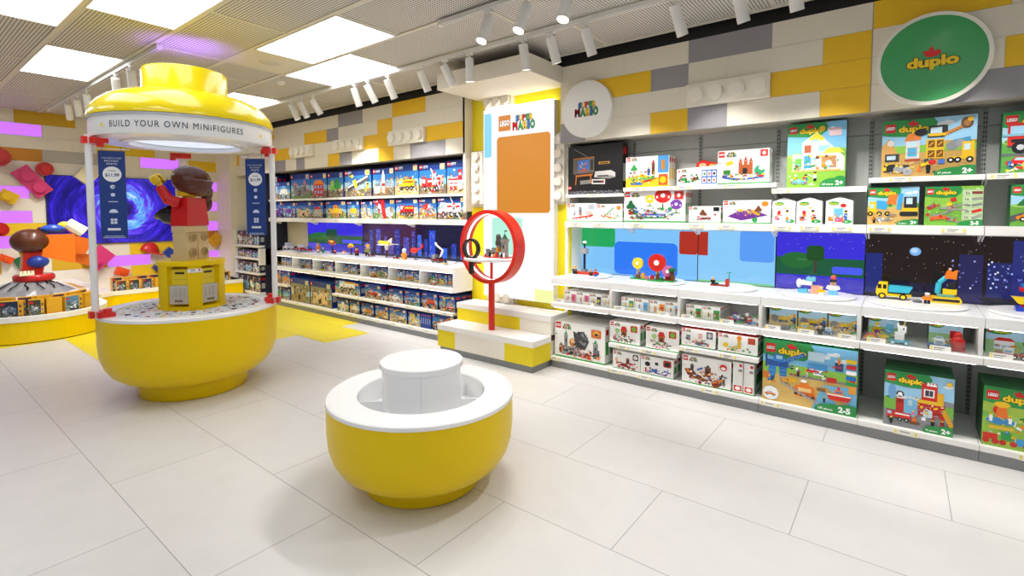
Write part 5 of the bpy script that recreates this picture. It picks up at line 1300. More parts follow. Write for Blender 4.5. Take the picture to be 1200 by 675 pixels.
for i in range(3): a.rect(w * .28, h * (.32 + .09 * i), w * .13, h * .008, 'B8B0A0')
for i in range(6): a.rect(w * (.5 + .03 * i), h * .295, w * .016, h * .012, 'B88A10')
for i in range(5): a.quad(w * (.74 + .03 * i), h * (.72 + .022 * i), .003, h * .045, .9, '8A5A18')
a.rect(w * .62, h * .2, w * .07, h * .08, '4A78C8').rect(w * .02, h * .12, w * .04, h * .06, 'F2C41E').clutter(rg_, w * .05, w * .6, h * .06, h * .3, 16, ['gr', 'dgr', 'y', 'sand'], .02); dfoot(a, w, h, '2+', '67 pieces')
card_box('toy_set_box', -.137, .343, 4.31, 1.725, .38, a, '2A7D3E', 'wide carton picturing a yellow demolition crane and a dump truck', depth=.08)
# red train carton
w, h = .40, .372
a = dart(w, h, 'B7DDF0', '5FA64A'); a.rect(0, h * .28, w, h * .04, '6A6A70').truck(w * .06, h * .3, w * .9, 'D8281E', 'k').rect(w * .1, h * .5, w * .5, h * .05, 'k').car(w * .05, h * .1, w * .35, 'r').ell(w * .3, h * .12, .03, .03, 'y').clutter(rg_, w * .05, w * .9, h * .04, h * .26, 20, ['r', 'w', 'b', 'y', 'sky'], .026).rect(0, h * .6, w, h * .04, '8CC4D8'); dfoot(a, w, h, '2-5', '')
card_box('toy_set_box', .458, .858, 4.31, 1.725, .372, a, '25803C', 'green-edged carton picturing a red train, cut by right edge of view', depth=.09)
# excavator, railway, road cartons
w, h = .278, .258
a = dart(w, h, '9FD3F2', 'DDB66A', logo_k=.95); a.poly([(w * .15, h * .45), (w * .38, h * .4), (w * .42, h * .62), (w * .18, h * .66)], '3FA4DC').rect(w * .03, h * .32, w * .15, h * .3, 'F5C51E').rect(w * .05, h * .45, w * .08, h * .1, 'sky').poly([(w * .38, h * .55), (w * .56, h * .55), (w * .6, h * .82), (w * .42, h * .8)], 'F07A2A').quad(w * .64, h * .62, w * .09, h * .42, -.1, '3FA4DC').rect(w * .72, h * .42, w * .24, h * .32, '26262A').rect(w * .76, h * .55, w * .12, h * .16, 'C9E4F0').rect(w * .68, h * .36, w * .3, h * .09, 'F5C51E').rrect(w * .64, h * .24, w * .35, h * .11, .01, '26262A').ell(w * .25, h * .14, .02, .018, 'A8AAAE').ell(w * .42, h * .14, .018, .016, '8A8C90').figure(w * .14, h * .05, h * .22, 'k', 'k', 'y')
for q in (.06, .24, .4): a.ell(w * q, h * .3, .016, .016, 'k', 10).ell(w * q, h * .3, .007, .007, 'y', 8)
a.clutter(rg_, w * .1, w * .6, h * .06, h * .3, 12, ['gr', 'w', 'sand', 'o'], .018); dfoot(a, w, h, '2+', '26 pieces')
card_box('toy_set_box', -.205, .073, 4.31, 1.4, .258, a, '1E7F3A', 'carton picturing a yellow and blue truck with an orange digger bucket', depth=.06, n=2)
w, h = .284, .255
a = dart(w, h, '8FC948', '7CBA42', logo_k=.95); a.rect(w * .65, 0, w * .35, h * .92, 'A6C98A')
for i, t in enumerate(('2x', '1x', '10x', '2x', '1x')): a.rect(w * .66, h * (.76 - .15 * i), w * .33, h * .13, 'C5DBAE').text(t, w * .7, h * (.79 - .15 * i), .016, '2A3A22', .02).quad(w * .9, h * (.825 - .15 * i), .05, .018, .1 * i, ['8A3A34', '9AA090', '8A8E88', 'D8281E', 'A0A49A'][i])
for q in ((.1, .3, .5, .4), (.3, .42, .5, -.1), (.2, .18, .6, -.35), (.36, .5, .4, .2)): a.quad(w * (q[0] + .2), h * (q[1]), w * q[2], h * .035, q[3], 'A09C98')
a.quad(w * .15, h * .5, w * .22, h * .1, .5, 'C8302A').quad(w * .25, h * .2, w * .3, h * .09, .1, 'E06A2A').quad(w * .5, h * .66, w * .1, h * .09, .3, 'D8281E').ell(w * .44, h * .55, .014, .012, 'y').clutter(rg_, w * .05, w * .6, h * .1, h * .6, 14, ['r', 'w', 'gr', 'lg', 'o'], .02); dfoot(a, w, h, '2-5', '')
card_box('toy_set_box', .103, .387, 4.31, 1.4, .255, a, '1E7F3A', 'green carton picturing red train track pieces and a parts list', depth=.06, n=2)
w, h = .268, .255
a = dart(w, h, 'A9DAF5', '6FB048'); a.poly([(0, h * .1), (w, h * .5), (w, h * .66), (0, h * .25)], '5A5C60').car(w * .1, h * .12, w * .5, 'o').poly([(w * .1, h * .5), (w * .3, h * .8), (w * .5, h * .5)], '2A7D3E')
card_box('toy_set_box', .51, .778, 4.31, 1.4, .255, a, '1E7F3A', 'green carton picturing a grey road, lower shelf at right edge', depth=.06, n=2)
# bottom decks
w, h = .535, .345
a = gart(w, h); a.tower(w * .2, h * .3, w * .07, h * .48, '8A8C8E', 'g').tower(w * .78, h * .2, w * .09, h * .44, '8A8C8E', 'g').rect(w * .78, h * .12, w * .12, h * .24, '6E7072').rect(w * .14, h * .1, w * .36, h * .24, '8E9092').rect(w * .3, h * .12, w * .09, h * .16, '2A2A2E').tower(w * .1, h * .12, w * .07, h * .3, '8A8C8E', 'dgr')
a.poly([(w * .45, h * .35), (w * .62, h * .3), (w * .7, h * .55), (w * .6, h * .8), (w * .48, h * .78), (w * .4, h * .6)], '4A4B50').poly([(w * .4, h * .6), (w * .38, h * .78), (w * .5, h * .7)], '3A3B40').ell(w * .37, h * .46, .035, .04, 'C87A3A').ell(w * .37, h * .5, .02, .02, 'F0C890').poly([(w * .5, h * .1), (w * .75, h * .06), (w * .7, h * .16), (w * .55, h * .2)], 'C8281E').rrect(w * .74, h * .68, w * .19, h * .22, .01, 'D8702A').ell(w * .84, h * .8, .03, .025, 'E8B040').ell(w * .84, h * .77, .02, .012, '3A2A20')
a.clutter(rg_, w * .1, w * .9, h * .08, h * .32, 50, ['gr', 'dgr', 'r', 'lgr', 'k', 'o'], .024).clutter(rg_, w * .42, w * .68, h * .35, h * .75, 22, ['dgr', 'k', 'gr', '5A5C60'], .03); age(a, w, h, '8+')
card_box('toy_set_box', -2.628, -2.093, 4.04, .105, .345, a, 'F2F0EA', 'large white carton picturing a grey castle with dark flying beast', depth=.085, n=4, top='D8D4CC', trim='3DA648')
def cottage(w, h):
    a = gart(w, h); a.poly([(w * .36, h * .6), (w * .6, h * .6), (w * .54, h * .82), (w * .42, h * .82)], 'D8281E').rect(w * .39, h * .36, w * .18, h * .26, 'B4602A').rect(w * .44, h * .38, w * .08, h * .16, '3A2418').rrect(w * .7, h * .6, w * .22, h * .3, .01, 'D03028').ell(w * .81, h * .74, .02, .022, '6FB93A').quad(w * .4, h * .26, w * .5, h * .07, -.35, 'E8B8A8').toadstool(w * .26, h * .42, h * .26, 'lg').clutter(rg_, w * .15, w * .85, h * .1, h * .4, 20, ['g', 'dg', 'w', 'pk', 'br'], .02)
    return a
card_box('toy_set_box', -2.05, -1.765, 4.05, .33, .19, cottage(.285, .19), 'EFEDE7', 'white carton picturing a red-roofed cottage, left one on low shelf', depth=.07, n=3, top='C9C5BD', trim='3DA648')
card_box('toy_set_box', -1.71, -1.425, 4.05, .33, .19, cottage(.285, .19), 'EFEDE7', 'white carton picturing a red-roofed cottage, right one on low shelf', depth=.07, n=3, top='C9C5BD', trim='3DA648')
w, h = .268, .145
a = gart(w, h); a.rect(w * .15, h * .35, w * .12, h * .3, 'gr').rect(w * .74, h * .55, w * .18, h * .38, '5A5C60').ell(w * .83, h * .74, .016, .02, 'lgr').rect(w * .5, h * .5, w * .12, h * .3, 'E8B4B0').ell(w * .6, h * .22, w * .2, h * .12, '1F7FA0').rect(w * .52, h * .2, w * .18, h * .1, 'A02A20').clutter(rg_, w * .12, w * .8, h * .12, h * .45, 18, ['gr', 'k', 'o', 'w', 'r'], .018)
card_box('toy_set_box', -1.405, -1.137, 4.05, .405, .145, a, 'EFEDE7', 'small white carton picturing a grey statue and boat, low shelf', depth=.08, n=3, top='A8241E', trim='3DA648')
w, h = .285, .145
a = gart(w, h); a.rect(w * .5, h * .3, w * .09, h * .55, 'E8B83A').ell(w * .545, h * .85, .018, .018, 'o').rect(w * .76, h * .6, w * .18, h * .32, 'C8502A').ell(w * .2, h * .4, .02, .018, 'y').clutter(rg_, w * .2, w * .88, h * .12, h * .4, 20, ['g', 'y', 'sand', 'o', 'lg'], .018)
card_box('toy_set_box', -1.118, -.833, 4.05, .405, .145, a, 'EFEDE7', 'small white carton picturing a yellow cactus tower, low shelf', depth=.08, n=3, top='A8241E', trim='3DA648')
w, h = .256, .16
a = gart(w, h); a.rrect(w * .74, h * .6, w * .2, h * .32, .012, 'k').ell(w * .84, h * .76, .02, .018, 'E8E0D8').tower(w * .5, h * .35, w * .12, h * .35, 'br', 'dr').poly([(w * .2, h * .2), (w * .85, h * .1), (w * .8, h * .2), (w * .4, h * .36)], 'B02A34').ell(w * .14, h * .5, .014, .02, 'fl').clutter(rg_, w * .15, w * .9, h * .1, h * .42, 22, ['r', 'br', 'dg', 'w', 'dr'], .02)
card_box('toy_set_box', -2.012, -1.756, 4.04, .105, .16, a, 'EFEDE7', 'white carton picturing a red spiky vine track, bottom deck', depth=.09, n=3, trim='3DA648')
w, h = .286, .16
a = gart(w, h); a.ell(w * .22, h * .58, .024, .02, 'k').ell(w * .5, h * .66, .016, .014, '3A3A40').rrect(w * .7, h * .56, w * .24, h * .36, .012, 'B02A24').ell(w * .82, h * .72, .022, .02, 'k').ell(w * .4, h * .24, w * .13, h * .1, '2F5FC0').quad(w * .5, h * .16, w * .6, h * .04, -.12, '4A3A90').rect(w * .14, h * .12, w * .05, h * .26, 'D8281E').clutter(rg_, w * .2, w * .92, h * .1, h * .4, 18, ['p', 'b', 'br', 'w', 'k'], .02)
card_box('toy_set_box', -1.75, -1.464, 4.04, .105, .16, a, 'EFEDE7', 'white carton picturing black cannons, bottom deck', depth=.09, n=4, trim='3DA648')
w, h = .378, .23
a = gart(w, h); a.poly([(w * .05, h * .5), (w * .12, h * .3), (w * .5, h * .12), (w * .55, h * .22), (w * .3, h * .4), (w * .2, h * .55)], '7A3A20').tower(w * .48, h * .35, w * .12, h * .42, '6A3A24', '3A3A3E').tower(w * .78, h * .12, w * .1, h * .42, '5A3A2A', '3A3A3E').rrect(w * .74, h * .62, w * .22, h * .3, .012, 'F2F0EA').ell(w * .85, h * .76, .028, .026, 'D8281E').ell(w * .85, h * .73, .018, .012, 'w').ell(w * .7, h * .15, .03, .03, 'A03424').ell(w * .7, h * .15, .014, .014, '5A1E14').tower(w * .18, h * .5, w * .07, h * .24, '4A4C50', 'dgr').quad(w * .38, h * .58, .05, .014, .5, '3F62B8')
a.clutter(rg_, w * .1, w * .9, h * .1, h * .5, 40, ['br', 'dr', '7A3A20', 'gr', 'o', 'w'], .022); age(a, w, h)
card_box('toy_set_box', -1.392, -1.014, 4.04, .105, .23, a, 'EFEDE7', 'white carton picturing a brown airship, bottom deck beneath the cactus carton', depth=.075, n=4, trim='3DA648')
def spine(w, h):
    a = Art(w, h); a.rect(0, 0, w, h, 'FAF8F4').rect(0, 0, w, h * .04, '3DA648').rect(w * .62, h * .86, w * .3, w * .3, 'r').rect(w * .55, h * .76, w * .36, h * .025, 'b').rect(w * .55, h * .73, w * .36, h * .025, 'r').rect(w * .55, h * .70, w * .36, h * .025, 'g').rrect(w * .1, h * .07, w * .8, h * .18, .006, 'D8281E').ell(w * .5, h * .16, w * .28, h * .06, 'F4F2EE')
    return a
card_box('toy_set_box', -1.0, -.929, 4.04, .105, .238, spine(.071, .238), 'F2F0EA', 'white carton standing end-on beside the airship carton', depth=.38, trim='3DA648')
card_box('toy_set_box', -.922, -.851, 4.04, .105, .238, spine(.071, .238), 'F2F0EA', 'white carton standing end-on next to the dark bay divider', depth=.38, trim='3DA648')
# crane train carton
w, h = .578, .45
a = dart(w, h, '7FC6F0', 'DDB868', logo_k=.95)
a.rect(0, h * .5, w, h * .14, '8BC34A').rect(w * .3, h * .46, w * .7, h * .035, '8E8A84').poly([(w * .55, 0), (w, 0), (w, h * .44), (w * .66, h * .4)], '6FB4D8').poly([(w * .62, h * .36), (w * .7, h * .38), (w * .98, h * .1), (w * .9, h * .04)], 'C9A060')
a.poly([(w * .06, h * .32), (w * .13, h * .32), (w * .16, h * .6), (w * .07, h * .62)], '2F7FC8').poly([(w * .2, h * .36), (w * .27, h * .36), (w * .27, h * .6), (w * .18, h * .6)], '2A6FB4').rect(w * .05, h * .58, w * .24, h * .1, '1F4F9A').rect(w * .12, h * .66, w * .12, h * .12, '2F7FC8').rect(w * .15, h * .7, w * .07, h * .06, 'sky').quad(w * .36, h * .76, w * .24, h * .06, .5, '2F6FB8').rect(w * .03, h * .55, w * .02, h * .22, '1F3F7A')
a.rrect(0, h * .36, w * .08, h * .11, .008, 'D87A2A').rect(w * .2, h * .36, w * .18, h * .07, 'F0B41E').rrect(w * .36, h * .16, w * .22, h * .18, .02, 'F0801E').poly([(w * .36, h * .3), (w * .58, h * .22), (w * .6, h * .14), (w * .38, h * .2)], 'E06A14').rect(w * .4, h * .24, w * .14, h * .06, 'F5D08A').rect(w * .42, h * .33, w * .1, h * .05, 'F0801E').ell(w * .46, h * .41, .02, .012, 'w')
for q in (.38, .44, .5, .56): a.ell(w * q, h * (.2 - (q - .38) * .2), .012, .012, '2A2A2C', 10)
for i in range(9): a.quad(w * (.22 + .045 * i), h * (.35 - .028 * i), w * .012, h * .06, .5, '7A7068')
a.quad(w * .4, h * .235, w * .5, h * .012, -.42, 'B8B4B0').quad(w * .42, h * .20, w * .5, h * .012, -.42, 'B8B4B0')
for i in range(6): a.quad(w * (.28 + .03 * i), h * (.715 + .018 * i), .004, h * .05, .9 if i % 2 else -.2, '8FC0EA')
for i in range(3): a.rect(w * (.065 + .001 * i), h * (.36 + .07 * i), w * .07, h * .012, '5FA4E0').rect(w * .19, h * (.4 + .06 * i), w * .075, h * .012, '5FA4E0')
a.rect(w * .6, h * .3, w * .09, h * .05, '8E6A3A').rect(w * .92, h * .34, w * .07, h * .22, 'F0A030').rect(w * .93, h * .5, w * .05, h * .05, 'D8301E').ell(w * .33, h * .6, w * .02, h * .03, 'k')
a.boat(w * .7, h * .2, w * .26, 'D8301E', 'F08A2A').rect(w * .5, h * .62, w * .2, h * .09, '3F8FC8').rect(w * .56, h * .54, w * .08, h * .08, 'w').rect(w * .5, h * .76, w * .17, h * .14, 'C9E4F5').car(w * .48, h * .56, w * .14, 'r').rrect(w * .7, h * .46, w * .1, h * .08, .008, 'C8281E')
for i, c in enumerate(('y', 'r', 'w', 'b', 'g')): a.rrect(w * .89, h * (.8 - i * .085), w * .1, h * .06, .006, c)
a.rect(w * .78, h * .66, w * .08, h * .12, '24406A').figure(w * .82, h * .76, h * .12, 'o', 'o').text('LEGO', w * .75, h * .70, .014, 'r', .03, w * .1).ell(w * .1, h * .13, .052, .05, 'F4F6F8', 28).car(w * .03, h * .08, w * .13, 'o').figure(w * .4, h * .47, h * .13, 'k', 'k', 'y').figure(w * .68, h * .14, h * .1, 'k', 'k')
a.clutter(rg_, w * .3, w * .7, h * .48, h * .62, 16, ['w', 'r', 'k', 'b', 'y'], .018).clutter(rg_, w * .02, w * .3, h * .3, h * .42, 10, ['k', 'y', 'o'], .018); dfoot(a, w, h, '2-5', '105 pieces')
card_box('toy_set_box', -.792, -.214, 4.04, .105, .45, a, '2A7D3E', 'large carton picturing a blue crane, orange train and red boat', depth=.11, n=2)
# fire station carton
w, h = .343, .36
a = dart(w, h, '9FD3F2', '8E9094'); a.rect(0, h * .3, w, h * .2, '7CBA48').ell(w * .12, h * .62, w * .06, h * .14, '6FA8D8')
a.rect(w * .18, h * .28, w * .7, h * .24, 'C8261E').rect(w * .2, h * .52, w * .35, h * .04, 'E8E8E8').rrect(w * .3, h * .24, w * .2, h * .3, .02, '7CC0E8').rect(w * .55, h * .55, w * .22, h * .3, 'D8281E').rect(w * .58, h * .62, w * .15, h * .14, 'F4F4F2').rect(w * .6, h * .64, w * .11, h * .1, '3A3A44').rect(w * .5, h * .5, w * .36, h * .06, 'F2C41E').rect(w * .62, h * .82, w * .14, h * .06, 'w').rrect(w * .58, h * .26, w * .13, h * .14, .012, 'DCEEF8').rect(w * .77, h * .56, w * .09, h * .16, 'F2B81E').quad(w * .92, h * .3, w * .07, h * .3, .45, 'F2B01E').ell(w * .24, h * .6, .02, .02, '2A2A2E').ell(w * .24, h * .6, .012, .012, 'w')
for i in range(5): a.rect(w * (.56 + .045 * i), h * .855, w * .022, h * .02, 'B01E16')
for i in range(6): a.rect(w * (.19 + .06 * i), h * .56, w * .03, h * .02, 'F4F4F2')
a.rect(w * .2, h * .44, w * .08, h * .06, '9A1A14').rect(w * .74, h * .34, w * .1, h * .02, '9A1A14').rect(w * .645, h * .26, w * .004, h * .14, '9AB8C8').rect(w * .58, h * .33, w * .13, h * .006, '9AB8C8').rect(w * .655, h * .64, w * .006, h * .1, 'F4F4F2').rect(w * .36, h * .42, w * .06, h * .1, 'B8D8E8')
for i in range(5): a.quad(w * (.895 + .012 * i), h * (.4 - .045 * i), w * .05, h * .008, .45, 'C87A10')
a.truck(w * .05, h * .1, w * .36, 'D8281E', 'w').figure(w * .44, h * .22, h * .14, 'pk', 'lb').poly([(w * .42, h * .14), (w * .5, h * .14), (w * .46, h * .28)], 'F07A1E').ell(w * .46, h * .12, .03, .01, '7A4A28').figure(w * .72, h * .1, h * .17, 'k', 'k', 'r').figure(w * .85, h * .12, h * .17, 'dr', 'dr', 'r').figure(w * .12, h * .04, h * .15, 'k', 'k').ell(w * .93, h * .9, .014, .014, 'F5C52A')
a.clutter(rg_, w * .5, w * .85, h * .3, h * .5, 12, ['w', 'y', 'r', 'gr'], .018).rect(w * .56, h * .2, w * .06, h * .06, 'w'); dfoot(a, w, h, '2+', '76 pieces')
card_box('toy_set_box', -.067, .276, 4.04, .105, .36, a, '2A7D3E', 'carton picturing a red fire station and fire engine, alone on deck', depth=.075, n=4, top='1F5A30')
w, h = .455, .355
a = dart(w, h, 'A8C84A', '9CC848'); a.ell(w * .16, h * .62, .03, .03, 'D8281E').poly([(w * .12, h * .5), (w * .24, h * .5), (w * .22, h * .7), (w * .14, h * .7)], 'F07A2A').ell(w * .18, h * .72, .035, .018, 'F5C51E').ell(w * .17, h * .44, w * .14, h * .06, '3F8FC8').figure(w * .08, h * .42, h * .16, 'w', 'w').figure(w * .26, h * .42, h * .16, 'w', 'w').rrect(w * .06, h * .3, w * .24, h * .06, .01, 'E8C23A').rect(w * .01, h * .12, w * .14, h * .1, 'D8301E').rect(w * .18, h * .14, w * .1, h * .12, 'g').rrect(w * .3, h * .08, w * .15, h * .12, .01, '3FA4DC').ell(w * .8, h * .5, .04, .05, 'g')
for q in (.04, .13, .2, .3, .42): a.ell(w * q, h * .09, .016, .016, 'C8281E', 12)
a.clutter(rg_, w * .02, w * .9, h * .1, h * .6, 24, ['r', 'y', 'b', 'w', 'o'], .022)
card_box('toy_set_box', .405, .86, 4.04, .105, .355, a, '1F5A30', 'green carton picturing a funfair carousel and train, right edge', depth=.075, n=4, top='1F5A30')
# narrow packs in the white bins
pals = [('r', 'pk'), ('r', 'pk'), ('y', 'k'), ('y', 'sand'), ('y', 'g'), ('b', 'lb'), ('r', 'o'), ('r', 'lb'), ('dr', 'g'), ('dr', 'g')]
xs = [(-2.565, -2.43), (-2.425, -2.29), (-2.285, -2.165), (-2.16, -2.045), (-1.965, -1.845), (-1.838, -1.71), (-1.70, -1.565), (-1.56, -1.435), (-1.388, -1.262), (-1.256, -1.12)]
ordn = ['first', 'second', 'third', 'fourth']
what = ['red-trimmed', 'pink-trimmed', 'yellow and black', 'yellow and sand', 'yellow and green', 'blue', 'red and orange', 'red and light blue', 'dark red and green', 'dark red with green strip']
for k, ((x0, x1), (c1, c2)) in enumerate(zip(xs, pals)):
    w = x1 - x0; h = .105
    a = Art(w, h); a.rect(0, 0, w, h, 'FBFAF7').rect(w * .62, h * .05, w * .34, h * .7, c2).bricklogo(w * .05, h * .76, .018).super_bros(w * .24, h * .78, .010).figure(w * .35, h * .18, h * .45, c1, c2).ell(w * .78, h * .4, .013, .016, c1).clutter(rg_, w * .1, w * .85, h * .08, h * .4, 8, [c1, c2, 'br', 'w'], .012)
    card_box('expansion_pack_box', x0, x1, 4.10, .632, h, a, 'EDE9DF', f'small pack, {what[k]}, in the {["first", "first", "first", "first", "second", "second", "second", "second", "third", "third"][k]} white bin', 'small packs in the white bins', depth=.045, n=6, gap=.004)
# cartons in the duplo bins
def binart(w, h, kind):
    a = Art(w, h); a.rect(0, 0, w, h, 'B7E0F5').rect(0, 0, w, h * .55, 'DDBF7A' if kind < 3 else '9CCB8A').ell(w * .22, h * .9, w * .24, h * .14, '2A9447')
    a.rect(w * .03, h * .84, h * .1, h * .1, 'r').text('duplo', w * .14, h * .84, h * .08, 'y', .04, w * .26)
    if kind < 3: a.digger(w * .35, h * .25, w * .5, 'y').ell(w * .2, h * .4, w * .14, h * .18, '8A8C90').figure(w * .9, h * .2, h * .5, 'b', 'k', 'o')
    elif kind == 3: a.figure(w * .3, h * .2, h * .6, 'w', 'lb').ell(w * .3, h * .35, w * .18, h * .2, 'y').ell(w * .3, h * .3, w * .1, h * .12, 'r').rect(w * .6, h * .3, w * .25, h * .4, 'lb')
    elif kind == 4: a.car(w * .1, h * .2, w * .5, 'w').rect(w * .62, h * .25, w * .25, h * .45, 'r')
    else: a.house(w * .15, h * .2, w * .35, h * .45, 'w', 'r', 1).tree(w * .75, h * .25, h * .5, 'g')
    a.clutter(rg_, w * .1, w * .9, h * .08, h * .4, 12, ['y', 'gr', 'w', 'o', 'b'], .016).ell(w * .85, h * .08, w * .14, h * .1, '2A9447').text('1½', w * .8, h * .04, h * .08, 'w', .03)
    return a
for k, (x0, x1, lab) in enumerate(((-.782, -.597, 'sand-coloured carton with a grey rock in the bin below purple screen, left'), (-.590, -.410, 'sand-coloured carton in the bin below purple screen, middle'), (-.402, -.218, 'sand-coloured carton in the bin below purple screen, right'),
                                   (-.170, -.008, 'pale carton behind the unicorn toy in the white bin'), (.148, .312, 'pale carton behind the police car toy in the white bin'), (.415, .668, 'pale carton with a house picture in the rightmost white bin'))):
    w = x1 - x0; card_box('toy_set_box', x0, x1, 4.17, .632, .155, binart(w, .155, k), '2A7D3E', lab, depth=.06, n=3 if k > 2 else 2)

# ------------------------------------------------------------------ blue cartons on the long wall
def cart(w, h, subj, c1, c2='w', seed=0, bg='1F6BC8', ground='sand', theme=None, dark='173A86'):
    r_ = random.Random(seed); a = Art(w, h)
    a.rect(0, 0, w, h, dark).rect(w * .0, 0, w, h * .78, bg).poly([(0, 0), (w, 0), (w, h * .5), (w * .7, h * .58), (w * .4, h * .5), (0, h * .55)], '8FC8E8' if ground != 'nb' else '2A4FA8')
    a.poly([(0, 0), (w, 0), (w, h * .32), (w * .5, h * .26), (0, h * .34)], ground)
    pal = [c1, c2, 'gr', 'w', 'o', 'g', 'k', 'lgr', 'y', 'br']
    for i in range(5): a.rect(w * (.05 + .19 * i), h * .28, w * r_.uniform(.08, .17), h * r_.uniform(.1, .34), r_.choice(['C8D4DC', '9FB4C4', 'B8A890', c2, 'E8E0D0']))
    a.clutter(r_, w * .05, w * .92, h * .06, h * .62, int(26 * max(1, w / .3)), pal, .03)
    k = min(w, h)
    if subj == 'truck': a.truck(w * .2, h * .14, w * .62, c1, c2)
    elif subj == 'car': a.car(w * .15, h * .14, w * .66, c1)
    elif subj == 'crane': a.crane(w * .3, h * .1, k * .8, c1).truck(w * .45, h * .06, w * .45, c2, 'w')
    elif subj == 'ladder': a.truck(w * .1, h * .08, w * .7, c1, c2).quad(w * .62, h * .5, w * .62, h * .05, -1.0, 'w').tower(w * .5, h * .3, w * .14, h * .5, 'lgr', 'r')
    elif subj == 'rocket': a.rocket(w * .5, h * .1, h * .85, c1).house(w * .08, h * .1, w * .28, h * .35, 'w', 'gr')
    elif subj == 'station': a.station(w * .1, h * .12, w * .95 * .8, c1)
    elif subj == 'plane': a.plane(w * .5, h * .45, w * .8, c1, c2, -.5)
    elif subj == 'ship': a.quad(w * .5, h * .5, w * .85, h * .2, .3, 'dgr').quad(w * .5, h * .54, w * .8, h * .06, .3, 'w').quad(w * .42, h * .48, w * .1, h * .3, .3, 'y').copter(w * .3, h * .76, w * .22, 'y').figure(w * .8, h * .05, h * .3, 'o', 'b')
    elif subj == 'copter': a.copter(w * .5, h * .6, w * .75, c1).figure(w * .25, h * .06, h * .4, 'y', 'k', 'w').car(w * .5, h * .1, w * .4, c2)
    elif subj == 'digger': a.digger(w * .18, h * .12, w * .62, c1)
    elif subj == 'robot':
        a.rrect(w * .35, h * .3, w * .3, h * .3, w * .03, c1).ell(w * .5, h * .68, w * .12, h * .1, c2)
        for s_ in (-1, 1): a.quad(w * (.5 + .24 * s_), h * .42, w * .1, h * .32, .4 * s_, c1).quad(w * (.5 + .1 * s_), h * .17, w * .1, h * .25, -.15 * s_, c2)
    elif subj == 'house': a.house(w * .2, h * .12, w * .6, h * .6, c1, c2)
    elif subj == 'castle': a.tower(w * .15, h * .12, w * .16, h * .6, c1, c2).tower(w * .66, h * .12, w * .16, h * .66, c1, c2).rect(w * .28, h * .12, w * .4, h * .35, c1).rect(w * .42, h * .12, w * .12, h * .2, 'k')
    elif subj == 'tree': a.tree(w * .35, h * .1, h * .6, c1).tree(w * .65, h * .15, h * .6, c2)
    a.clutter(r_, w * .04, w * .96, h * .03, h * .3, int(9 * max(1, w / .3)), pal, .026).clutter(r_, w * .1, w * .9, h * .3, h * .7, int(5 * max(1, w / .3)), pal, .02)
    z = min(h * .13, w * .13)
    a.rect(w * .03, h - z * 1.35, z, z, 'r').text('LEGO', w * .03 + z * .08, h - z * 1.0, z * .32, 'w', .05, z * .84)
    if theme: a.text(theme, w * .03 + z * 1.25, h - z * 1.15, z * .62, 'F4F8FF', .04)
    a.rrect(w * .8, h * .78, w * .17, h * .18, w * .02, r_.choice(['sand', 'E8D8C0', 'B8C8D8'])).ell(w * .885, h * .87, w * .045, h * .05, r_.choice(['y', 'fl', 'o']))
    return a
NB = '16378A'
